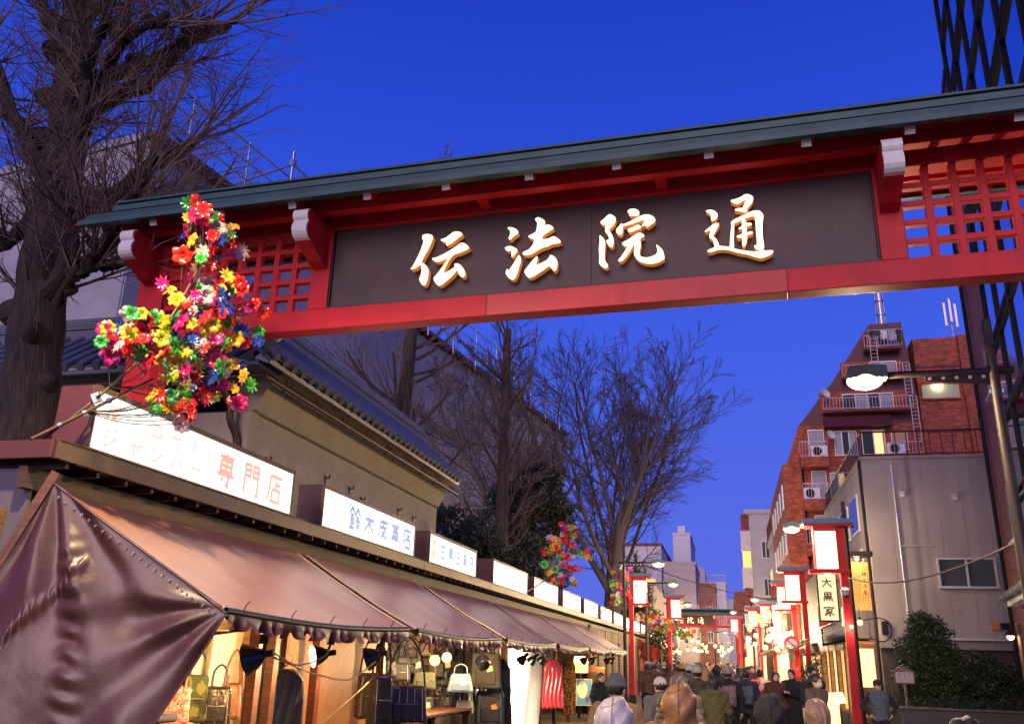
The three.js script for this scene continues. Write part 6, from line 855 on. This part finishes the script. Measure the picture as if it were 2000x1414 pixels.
// ---------------------------------------------------------------- pinwheel branches
const foil = [[0.66, 0.012, 0.015], [0.7, 0.03, 0.015], [0.03, 0.36, 0.03], [0.012, 0.06, 0.4], [0.72, 0.42, 0.01], [0.62, 0.02, 0.18], [0.66, 0.5, 0.5], [0.4, 0.42, 0.02], [0.68, 0.02, 0.02], [0.04, 0.3, 0.05]].map((c) => mat(...c, 0.28, { clearcoat: 0.6, clearcoatRoughness: 0.15, transmission: 0.25, thickness: 0 }));
const petalGeos = [[8, 0.5, 0.28, 0.3], [7, 0.62, 0.42, 0.15], [9, 0.4, 0.2, 0.45], [6, 0.7, 0.5, 0.25]].map(([n, wd, cup, tw]) => { // cupped, twisted petals round a hub
  const list = []; for (let k = 0; k < n; k++) { const a = k / n * 6.283, l = 0.88 + 0.12 * Math.sin(k * 5.3); list.push(sheet(3, 4, (u, v) => { const w = (u - 0.5) * wd * Math.pow(Math.sin(Math.PI * (0.06 + 0.88 * v)), 0.7), r = (0.1 + 0.9 * v) * l, lift = cup * Math.sin(v * 2.4) + (u - 0.5) * tw * v - 0.12 * Math.pow(2 * u - 1, 2) * v; return [r * Math.cos(a) - w * Math.sin(a), r * Math.sin(a) + w * Math.cos(a), lift * 0.8]; }, false)); }
  list.push(ball(0.11, 0, 0, 0.14, 6)); return M(list);
});
function pinwheelBranch(label, points, tips, n, size, seed, poleR) { // points: pole polyline; tips: clump centres [x, y, z, rx, ry, rz]
  const R = rng(seed), g = thing('pinwheel_branch', label, 'pinwheel decoration', points[0], 0, 'pinwheel branches along the stalls'), o = V(...points[0]), rel = (p) => [p[0] - o.x, p[1] - o.y, p[2] - o.z];
  obj('pole', [wire(points.map(rel), poleR, 7, 40)], K.bamboo ??= mat(0.16, 0.09, 0.045, 0.5, { map: T.wood }), g);
  const end = points.length - 1, tw = [];
  for (let i = 0; i < n; i++) {
    const c = tips[i % tips.length], a = R() * 6.283, b = R() * 2 - 1, q = Math.pow(R(), 0.4), s = Math.sqrt(1 - b * b), p = [c[0] + Math.cos(a) * s * c[3] * q, c[1] + b * c[4] * q, c[2] + Math.sin(a) * s * c[5] * q];
    const m = obj('pinwheel', petalGeos[Math.floor(R() * 4)], foil[Math.floor(R() * foil.length)], g), r = rel(p); m.position.set(...r); m.scale.setScalar(size * (0.75 + 0.5 * R())); m.rotation.set((R() - 0.5) * 1.6, (R() - 0.4) * 1.8, R() * 6);
    let bi = 1; points.forEach((w, k) => { if (k && Math.abs(w[1] - p[1] + 0.15) < Math.abs(points[bi][1] - p[1] + 0.15)) bi = k; }); const base = rel(points[bi]); if (R() < 0.3) tw.push(wire([base, [(base[0] + r[0]) / 2, (base[1] + r[1]) / 2 - 0.05, (base[2] + r[2]) / 2], r], size * 0.045, 4, 6));
  }
  obj('twigs', tw, K.bamboo, g).userData.kind = 'stuff'; return g;
}
pinwheelBranch('large pinwheel branch of many colours leaning out from the near stall roof', [[-5.17, 3.37, -5.6], [-4.98, 3.62, -5.72], [-4.86, 3.86, -5.86], [-4.66, 4.2, -5.98], [-4.5, 4.7, -6.1], [-4.46, 5.2, -6.25], [-4.5, 5.6, -6.35]],
  [[-4.45, 5.58, -6.27, 0.18, 0.14, 0.4], [-4.45, 5.43, -6.39, 0.2, 0.14, 0.5], [-4.45, 5.2, -6.46, 0.22, 0.16, 0.62], [-4.45, 5.01, -6.63, 0.25, 0.16, 0.82], [-4.45, 4.77, -6.67, 0.25, 0.18, 0.92], [-4.45, 4.77, -6.67, 0.25, 0.18, 0.5], [-4.45, 4.49, -6.54, 0.25, 0.2, 0.96], [-4.45, 4.49, -6.54, 0.25, 0.2, 0.6], [-4.45, 4.22, -6.37, 0.25, 0.18, 1.1], [-4.45, 4.22, -6.37, 0.25, 0.2, 0.7], [-4.45, 4.03, -6.39, 0.2, 0.14, 0.75], [-4.45, 3.76, -6.18, 0.15, 0.14, 0.3], [-4.5, 4.1, -5.55, 0.15, 0.14, 0.32], [-4.5, 4.28, -5.7, 0.15, 0.16, 0.35]], 270, 0.084, 11, 0.013);
pinwheelBranch('second pinwheel branch standing out against the bare trees over the stall signs', [[-5.0, 3.4, -22.5], [-4.5, 3.7, -22.3], [-4.0, 4.2, -22.1], [-3.8, 4.7, -22], [-3.8, 5.1, -21.9]], [[-3.85, 4.95, -22, 0.25, 0.2, 0.3], [-3.85, 4.66, -22, 0.55, 0.22, 0.5], [-3.85, 4.36, -22, 0.7, 0.25, 0.6], [-3.85, 4.36, -22, 0.6, 0.25, 0.6], [-3.9, 3.98, -22, 0.6, 0.22, 0.6], [-3.95, 3.68, -22, 0.3, 0.2, 0.5]], 96, 0.11, 12, 0.02);
pinwheelBranch('third pinwheel branch in front of the conifer', [[-5.0, 3.4, -35], [-4.4, 3.8, -34.8], [-4.0, 4.4, -34.6], [-3.9, 5.0, -34.5]], [[-3.9, 5.05, -34.7, 0.4, 0.25, 0.5], [-3.9, 4.6, -34.7, 0.62, 0.3, 0.8], [-3.95, 4.1, -34.7, 0.55, 0.3, 0.8]], 66, 0.125, 13, 0.022);
pinwheelBranch('fourth pinwheel branch drooping over the last shuttered stall signs', [[-5.0, 3.4, -48], [-4.3, 3.9, -48], [-3.8, 4.2, -48.2], [-3.2, 4.1, -48.5]], [[-4.2, 4.0, -48, 0.5, 0.4, 1.8], [-3.7, 3.8, -48.3, 0.6, 0.45, 1.6], [-3.3, 3.6, -48.5, 0.6, 0.4, 1.5]], 62, 0.15, 14, 0.024);
pinwheelBranch('fifth pinwheel branch hanging over the crowd under the distant gate', [[-5.0, 3.4, -58], [-4.2, 3.8, -58], [-3.4, 4.0, -58.3], [-2.6, 3.8, -58.6]], [[-3.6, 3.9, -58, 0.7, 0.45, 1.6], [-3.0, 3.7, -58.3, 0.7, 0.45, 1.5], [-2.5, 3.4, -58.5, 0.6, 0.4, 1.2]], 62, 0.16, 15, 0.026);
// ---------------------------------------------------------------- goods and lamps in the open stalls
function clipLamp(label, [x, y, z], turn, tilt, power, warm = true, big = 1) {
  const g = thing('clip_lamp', label, 'lamp', [x, y, z], turn, 'clip lamps under the awnings');
  const T1 = (q) => q.applyMatrix4(new THREE.Matrix4().makeRotationX(tilt)); // shade opens along +y after tilting
  obj('shade', [T1(lathe([[0.02, -0.02], [0.05, 0], [0.085 * big, 0.06], [0.115 * big, 0.15], [0.118 * big, 0.152], [0.08 * big, 0.055], [0.045, 0.005]], 20))], K.enamel ??= mat(0.012, 0.016, 0.018, 0.3, { clearcoat: 0.5 }), g);
  obj('socket', [T1(cyl(0.03, 0.026, 0.09, 0, -0.05, 0))], K.black, g); obj('clamp', [rod([0, 0, 0], [0.05, 0.1, -0.02], 0.012), bx(0.03, 0.07, 0.09, 0.17, -0.05, 0.02)], K.black, g);
  const p = V(0, 0.1, 0).applyAxisAngle(V(1, 0, 0), tilt); obj('bulb', [blob(0.034, 0.05, 0.034, p.x, p.y, p.z, 12)], warm ? glow(1, 0.62, 0.27, 3) : glow(1, 0.9, 0.74, 4), g);
  pointLight(g, [p.x, p.y, p.z], warm ? [1, 0.56, 0.2] : [1, 0.82, 0.58], power, 2); return g;
}
clipLamp('black clip lamp on the dark red post, its back to the street', [-3.9, 1.80, -7.15], -1.4, 1.85, 15, true, 1.15);
clipLamp('black clip lamp with its bare white bulb shining towards the street', [-4.05, 1.82, -8.75], -0.8, 1.75, 12, false, 1.0);
clipLamp('black clip lamp with a white tag in front of the pegboard', [-3.9, 1.82, -9.85], -1.45, 1.9, 14, true, 1.15);
clipLamp('black clip lamp seen face-on over the hanging backpacks', [-3.85, 1.76, -14.3], -2.7, 1.75, 6, true, 1.1);
for (const [z, lb] of [[-18.0, 'small black clip lamp aimed at the white sheet, first of three'], [-19.0, 'small black clip lamp aimed at the white sheet, middle of three'], [-20.0, 'small black clip lamp aimed at the white sheet, last of three']]) clipLamp(lb, [-4.0, 1.84, z], -1.9, 2.3, 40, false, 0.9);
for (const z of [-25.5, -27, -30.5, -31.6]) clipLamp('clip lamp glowing under the last open awnings', [-3.9, 1.84, z], -2.0, 2.2, 12, true, 1.0);
const bigBulb = (lb, p, pw) => { const g = bulb(lb, p, undefined, pw, 0.08); return g; };
bigBulb('large glowing bulb hanging beside the olive bag', [-4.2, 1.76, -12.8], 11); bigBulb('smaller glowing bulb hanging over the blue bag', [-4.3, 1.8, -13.7], 6);
// walls and sheets inside the stalls
{ const c = thing('cream_sheet', 'cream cloth backing sheet behind the hanging handbags', 'cloth', [-5.3, 0, -8.7]); obj('cloth', [sheet(30, 24, (u, v) => [0.02 * Math.sin(u * 17 + v * 2), 2.06 - 1.4 * v - 0.09 * Math.sin(Math.PI * u) * (1 - v), 0.95 - 1.5 * u + 0.02 * Math.sin(v * 14 + u * 5)], false)], K.cream, c); obj('cord', [sag([0.03, 2.1, 1.0], [0.03, 2.1, -0.62], 0.08, 0.006)], K.rope, c);
  const o = thing('orange_partition', 'orange-brown board wall beside the cream sheet', 'panel', [-5.45, 0.03, -9.6]); obj('board', [bx(-0.02, 0.02, 0, 2.8, -0.2, 4.0)], K.paleWood, o);
  const p = thing('pegboard', 'orange pegboard panel with an empty front between the first two stalls', 'panel', [-5.02, 0.03, -11.2]); obj('board', [bx(-0.015, 0.015, 0, 2.15, -1.35, 1.45)], K.pegboard, p); obj('frame', [bx(-0.03, 0.03, 2.15, 2.22, -1.4, 1.5), bx(-0.03, 0.03, 0, 2.15, 1.45, 1.52), bx(-0.03, 0.03, 0, 2.15, -1.42, -1.35)], K.redWood, p);
  const w = thing('white_sheet', 'bright white sheet hung across the fourth stall', 'cloth', [-4.62, 0, -20.8]); obj('cloth', [sheet(40, 30, (u, v) => [0.05 * Math.sin(u * 13 + v * 3) * (0.3 + v), 2.16 - 0.05 * Math.sin(u * 9) - 1.85 * v, 1.75 - 3.6 * u + 0.25 * v * (u - 0.5)], false)], K.sheet, w); for (let i = 0; i < 5; i++) obj('clip', [rbox(0.03, 0.06, 0.03, 0.006, 0.02, 2.14, 1.6 - i * 0.8)], K.black, w);
  const t = thing('display_table', 'low brown display table under the hanging bags', 'table', [-4.5, 0.03, -13.6]); obj('top', [rbox(0.7, 0.04, 2.4, 0.008, 0, 0.98, 0)], K.redWood, t); for (const [a, b] of [[-0.3, -1.1], [0.3, -1.1], [-0.3, 1.1], [0.3, 1.1]]) obj('leg', [rbox(0.05, 0.96, 0.05, 0.006, a, 0.48, b)], K.darkWood, t); }
// bags: soft body, pocket, zip, handles, tag
function bag(name, label, [x, y, z], turn, [w, h, d], color, o = {}) {
  const g = thing(name, label, 'bag', [x, y, z], turn, 'bags hung in the stalls'), m = o.mat ?? fab(color, o.rough ?? 0.45), seed = Math.round(w * 97 + h * 31 - z * 3);
  obj('bag_body', cached('bag' + [w, h, d, o.top], () => netSurface((a, b, c) => { const t = b / h, ww = w / 2 * (1 - (o.top ?? 0.12) * t) - 0.045, q = [Math.abs(a) - ww, Math.abs(b - h / 2) - h / 2 + 0.045, Math.abs(c) - d / 2 * (1 - 0.35 * t) + 0.035]; return Math.hypot(...q.map((e) => Math.max(e, 0))) + Math.min(0, Math.max(...q)) - 0.04 + 0.016 * (fbm(a * 9 + seed, b * 9 + c * 5, seed, 3) - 0.5); }, [-w / 2 - 0.03, -0.03, -d / 2 - 0.03], [w / 2 + 0.03, h + 0.03, d / 2 + 0.03], 0.012)), m, g);
  if (o.pocket !== false) { const p = obj('pocket', [rbox(w * 0.62, h * 0.4, 0.035, 0.015, 0, h * 0.32, d / 2 + 0.002)], m, g); obj('zip', [rod([-w * 0.27, h * 0.5, d / 2 + 0.022], [w * 0.27, h * 0.5, d / 2 + 0.022], 0.004)], K.steel, p); }
  const H = o.handle ?? 0.16; if (H) for (const s of [1, -1]) obj('handle', [wire([[-w * 0.24, h * 0.93, s * d * 0.22], [-w * 0.2, h + H * 0.7, s * d * 0.16], [0, h + H, s * d * 0.12], [w * 0.2, h + H * 0.7, s * d * 0.16], [w * 0.24, h * 0.93, s * d * 0.22]], 0.011, 6, 18)], o.trim ?? m, g);
  if (o.strap) obj('strap', [wire([[-w * 0.45, h * 0.85, 0], [-w * 0.3, h + o.strap * 0.6, 0], [0, h + o.strap, 0], [w * 0.3, h + o.strap * 0.6, 0], [w * 0.45, h * 0.85, 0]], 0.013, 6, 20)], o.trim ?? m, g);
  if (o.stripe) for (let i = 0; i < o.stripe; i++) obj('piping', [rod([-w * 0.36 + i * w * 0.72 / Math.max(1, o.stripe - 1), h * 0.08, d / 2 + 0.014], [-w * 0.33 + i * w * 0.66 / Math.max(1, o.stripe - 1), h * 0.9, d / 2 * 0.75 + 0.012], 0.005)], o.stripeMat ?? K.white, g);
  if (o.tag) obj('price_tag', [box(0.1, 0.085, 0.004, w * 0.12, h * 0.55, d / 2 + 0.045, 0.1, 0, 0.2)], o.tag, g);
  return g;
}
const floral = mat(0.7, 0.5, 0.48, 0.6, { map: tex(128, (u, v) => { const n = fbm(u * 8, v * 8, 5, 3, 8), m = fbm(u * 10, v * 10, 8, 2, 10); return Math.abs(n - 0.5) < 0.045 ? [0.35, 0.16, 0.2] : m > 0.58 ? [0.85, 0.5, 0.52] : [0.9, 0.76, 0.74]; }, 0.25) });
const camo = mat(0.5, 0.5, 0.5, 0.8, { map: tex(128, (u, v) => { const n = fbm(u * 4, v * 4, 15, 3, 4), m = fbm(u * 4, v * 4, 19, 3, 4); return n > 0.58 ? [0.1, 0.1, 0.09] : m > 0.55 ? [0.5, 0.5, 0.24] : [0.25, 0.32, 0.18]; }, 0.4) });
const tagY = mat(0.75, 0.6, 0.25, 0.7), tagW = mat(0.8, 0.8, 0.78, 0.7), tagO = mat(0.7, 0.3, 0.08, 0.7), leather = [0.02, 0.019, 0.019];
bag('floral_bag', 'pink floral tote hanging before the cream sheet', [-4.78, 1.2, -7.3], 0.6, [0.28, 0.32, 0.12], null, { mat: floral, handle: 0.2, pocket: false });
bag('camouflage_bag', 'camouflage tote hanging in front of the cream sheet', [-4.74, 1.2, -7.52], 0.55, [0.26, 0.42, 0.12], null, { mat: camo, handle: 0.2 });
bag('black_backpack', 'black leather backpack with pale piping beside the tan shoulder bag', [-4.62, 1.17, -7.72], 0.5, [0.28, 0.35, 0.15], leather, { stripe: 3, stripeMat: K.paleWood, handle: 0.18, rough: 0.35 });
bag('tan_bag', 'tan leather shoulder bag hanging at the end of the bag row', [-4.7, 1.2, -8.1], 0.5, [0.2, 0.34, 0.1], [0.42, 0.14, 0.035], { stripe: 2, stripeMat: K.steel, handle: 0, strap: 0.3, pocket: false, rough: 0.4 });
bag('navy_bag', 'navy pouch hanging behind the floral tote', [-4.95, 1.28, -7.1], 0.6, [0.2, 0.25, 0.1], [0.03, 0.035, 0.06]);
bag('black_satchel', 'black leather satchel hung slanting beside the pegboard', [-4.15, 1.0, -10.6], 0.9, [0.3, 0.6, 0.18], leather, { strap: 0.55, handle: 0, stripe: 1, stripeMat: K.steel, rough: 0.3 });
bag('striped_satchel', 'large black satchel with pale stripes hung over the display', [-4.1, 1.0, -11.35], 0.6, [0.6, 0.46, 0.2], [0.022, 0.018, 0.024], { strap: 0.6, handle: 0, stripe: 5, stripeMat: mat(0.35, 0.3, 0.42, 0.5), rough: 0.35 });
bag('brown_satchel', 'dark brown satchel hung behind the striped satchel', [-4.42, 1.05, -11.0], 0.7, [0.42, 0.55, 0.18], [0.04, 0.025, 0.018], { strap: 0.5, handle: 0 });
bag('olive_bag', 'olive canvas shoulder bag under the large glowing bulb', [-4.75, 1.3, -14.0], 0.35, [0.4, 0.28, 0.14], [0.12, 0.12, 0.06], { handle: 0, strap: 0.3, rough: 0.8 });
bag('dark_bag', 'dark bag with a yellow price tag under the olive bag', [-4.75, 0.9, -14.05], 0.35, [0.36, 0.32, 0.14], [0.022, 0.02, 0.018], { tag: tagY });
bag('blue_bag', 'light blue duffel bag with a white price tag', [-4.3, 1.26, -14.5], 0.3, [0.46, 0.3, 0.22], [0.22, 0.34, 0.46], { tag: tagW, rough: 0.5, top: 0.3, handle: 0.14 });
bag('grey_bag', 'grey duffel bag with mint trim below the blue duffel', [-4.3, 0.92, -14.8], 0.3, [0.36, 0.22, 0.2], [0.09, 0.1, 0.1], { trim: mat(0.3, 0.55, 0.5, 0.5), stripe: 2, stripeMat: mat(0.3, 0.55, 0.5, 0.5), top: 0.2 });
bag('charcoal_backpack', 'charcoal backpack with a yellow price tag', [-4.12, 1.3, -15.4], 0.3, [0.56, 0.6, 0.24], [0.055, 0.055, 0.05], { tag: tagY, handle: 0.14, strap: 0.22, rough: 0.7 });
bag('black_daypack', 'black daypack with blue straps below the charcoal backpack', [-4.1, 0.7, -15.7], 0.3, [0.54, 0.56, 0.22], leather, { tag: tagO, trim: mat(0.05, 0.22, 0.45, 0.5), strap: 0.1, stripe: 2, stripeMat: mat(0.05, 0.22, 0.45, 0.5) });
bag('blue_grey_bag', 'slate shoulder bag at the back of the second stall', [-5.0, 1.3, -15.6], 0.3, [0.3, 0.3, 0.12], [0.05, 0.06, 0.075]);
function garment(name, label, [x, y, z], turn, w, h, m, o = {}) { const g = thing(name, label, 'clothing', [x, y, z], turn, 'clothes hung in the stalls'); obj('cloth', cached('gar' + [w, h, o.flare], () => netSurface((a, b, c) => { const t = b / h, ww = w / 2 * (0.8 + (o.flare ?? 0.25) * (1 - t)) * (t > 0.86 ? 1 - (t - 0.86) * 4.5 : 1), q = [Math.abs(a) - ww + 0.03, Math.abs(b - h / 2) - h / 2 + 0.03, Math.abs(c) - 0.05 + 0.03]; return Math.hypot(...q.map((e) => Math.max(e, 0))) + Math.min(0, Math.max(...q)) - 0.03 + 0.02 * Math.sin(a * 60 + 2 * Math.sin(b * 6)) * (1 - t) * 0.7 + 0.012 * (fbm(a * 12, b * 6, 9, 2) - 0.5); }, [-w * 0.7, -0.05, -0.14], [w * 0.7, h + 0.05, 0.14], 0.016)), m, g); obj('hanger', [wire([[-w * 0.3, h * 0.97, 0], [0, h + 0.05, 0], [w * 0.3, h * 0.97, 0]], 0.008, 5, 10), wire([[0, h + 0.05, 0], [0.02, h + 0.12, 0], [-0.02, h + 0.15, 0]], 0.006, 5, 8)], K.steel, g); return g; }
garment('grey_jacket', 'grey leather jacket hung between the dark red posts', [-4.75, 0.8, -9.35], 0.6, 0.4, 0.85, fab([0.07, 0.075, 0.08], 0.4));
garment('black_coat', 'black leather coat hung beside the white sheet', [-4.25, 0.55, -16.9], 0.35, 0.5, 1.25, fab([0.012, 0.012, 0.013], 0.5));
garment('red_jacket', 'red jacket in clear plastic at the far edge of the white sheet', [-4.3, 0.65, -22.6], 0.4, 0.55, 1.15, mat(0.45, 0.03, 0.04, 0.3, { clearcoat: 1, clearcoatRoughness: 0.2 }));
garment('leopard_scarf', 'leopard print scarf hanging beside the posters', [-4.25, 0.4, -24.7], 0.4, 0.42, 1.45, mat(0.72, 0.6, 0.4, 0.7, { map: tex(128, (u, v) => { const n = fbm(u * 14, v * 14, 25, 2, 14); return n > 0.55 ? [0.25, 0.13, 0.05] : [0.95, 0.72, 0.35]; }, 0.35) }), { flare: 0.05 });
{ const post = (lb, [x, y, z], w, h, draw) => { const g = thing('poster', lb, 'poster', [x, y, z], 0.5, 'posters in the stall'); obj('board', [rbox(w + 0.05, h + 0.05, 0.02, 0.004, 0, h / 2, -0.012)], K.white, g); obj('print', place2(facePlate(w, h), 0, h / 2, 0.001), new THREE.MeshPhysicalMaterial({ map: signTexture(96, 128, draw), roughness: 0.4 }), g); };
  post('small framed orange print above the blue poster', [-4.35, 1.45, -27.4], 0.4, 0.42, (c, w, h) => { c.fillStyle = '#e8c790'; c.fillRect(0, 0, w, h); for (let i = 0; i < 9; i++) { c.fillStyle = ['#c4562a', '#8a3a1c', '#e08a3c'][i % 3]; c.fillRect(w * (0.08 + i * 0.095), h * (0.3 + 0.1 * (i % 2)), w * 0.06, h * 0.5); } });
  post('blue and cream poster below the orange print', [-4.35, 0.5, -28.0], 0.48, 0.72, (c, w, h) => { c.fillStyle = '#5f9cc4'; c.fillRect(0, 0, w, h); c.fillStyle = '#efe2cc'; c.beginPath(); c.ellipse(w * 0.38, h * 0.4, w * 0.34, h * 0.34, 0, 0, 7); c.fill(); c.fillStyle = '#6a4a8c'; c.fillRect(w * 0.6, h * 0.7, w * 0.2, h * 0.18); });
  const d = thing('brown_door', 'reddish brown door leaf standing open at the last open stall', 'door', [-4.35, 0.03, -30.6], 0.5); obj('leaf', [rbox(0.62, 1.55, 0.05, 0.01, 0, 0.78, 0)], K.redWood, d); obj('panel', [rbox(0.44, 0.6, 0.02, 0.008, 0, 1.1, 0.03)], K.darkWood, d); obj('handle', [ball(0.025, 0.25, 0.8, 0.05)], K.steel, d);
  const f = thing('folded_clothes', 'red and navy folded clothes stacked beside the side curtain', 'clothing', [-4.62, 1.12, -6.7]); obj('folded_shirt', [rbox(0.42, 0.07, 0.4, 0.03, 0, 0.035, 0)], K.white, f); obj('folded_shirt', [rbox(0.4, 0.07, 0.38, 0.03, 0.01, 0.108, 0)], fab([0.5, 0.05, 0.06]), f); obj('folded_shirt', [rbox(0.36, 0.06, 0.36, 0.025, -0.01, 0.175, 0)], fab([0.03, 0.04, 0.09]), f);
  const s = thing('goods_stand', 'cream covered counter under the folded clothes', 'table', [-4.62, 0.03, -6.9]); obj('top', [rbox(0.7, 0.05, 1.3, 0.01, 0, 1.06, 0)], K.paleWood, s); obj('skirt', [bx(-0.34, 0.34, 0.02, 1.03, -0.63, 0.63)], K.cream, s);
  const c = thing('extension_cord', 'cream power cord looping between the clip lamps', 'cord');
  for (const w of [[[-3.88, 1.82, -7.3], [-3.9, 1.72, -7.8], [-3.95, 1.8, -8.5], [-4.0, 1.86, -8.7]], [[-3.9, 1.78, -7.35], [-3.95, 1.62, -8.4], [-3.95, 1.57, -9.2], [-3.92, 1.75, -9.8]], [[-3.9, 1.62, -9.85], [-4.2, 1.3, -9.7], [-4.5, 1.0, -9.5]]]) obj('cable', wire(w, 0.008, 5, 30), K.rope, c); }

{ // closely packed black and brown bags filling the second and third stalls
  const R = rng(31), dark = [[0.016, 0.015, 0.016], [0.03, 0.022, 0.018], [0.02, 0.022, 0.028], [0.045, 0.03, 0.02], [0.028, 0.028, 0.024]], sizes = [[0.34, 0.3, 0.14], [0.28, 0.36, 0.13], [0.4, 0.28, 0.16], [0.24, 0.3, 0.12]];
  for (let i = 0; i < 34; i++) { const k = i % 17, row = i < 17 ? 0 : 1, s = sizes[Math.floor(R() * 4)]; bag('leather_bag', row ? 'dark leather bag in the lower packed row of the bag stalls' : 'dark leather bag in the upper packed row of the bag stalls', [-4.85 - 0.25 * R(), row ? 0.82 + 0.1 * R() : 1.36 + 0.16 * R(), -13.0 - k * 0.33 - 0.12 * R()], 0.5 + 0.4 * R(), s, dark[Math.floor(R() * 5)], { strap: R() < 0.6 ? 0.3 : 0, handle: R() < 0.6 ? 0.14 : 0, stripe: R() < 0.3 ? 2 : 0, stripeMat: K.steel, tag: R() < 0.2 ? tagY : undefined, rough: 0.3 + 0.3 * R() }); }
}

{ // second cane and the clamp that hold the near branch
  const g = thing('bamboo_cane', 'short bamboo cane bound to the foot of the large pinwheel branch', 'cane', [-5.2, 3.35, -5.52]); obj('cane', [rod([0, 0, 0], [0.62, 0.62, -0.5], 0.016, 0.012, 7)], K.bamboo, g); for (const t of [0.2, 0.4, 0.6]) obj('binding', [rod([0.62 * t, 0.62 * t, -0.5 * t], [0.62 * t + 0.02, 0.62 * t + 0.02, -0.5 * t - 0.016], 0.024, 0.024, 8)], K.steel, g);
  const c = thing('clamp_box', 'small metal clamp box holding the pinwheel branch at the sign corner', 'clamp', [-4.9, 3.74, -5.78]); obj('case', [rbox(0.07, 0.09, 0.06, 0.008, 0, 0, 0, 0.5, 0, 0.5)], K.steel, c); obj('bolt', [rod([0.03, 0, 0.03], [0.07, 0.01, 0.05], 0.01)], K.blackMetal, c);
}
renderer.render(scene, camera);
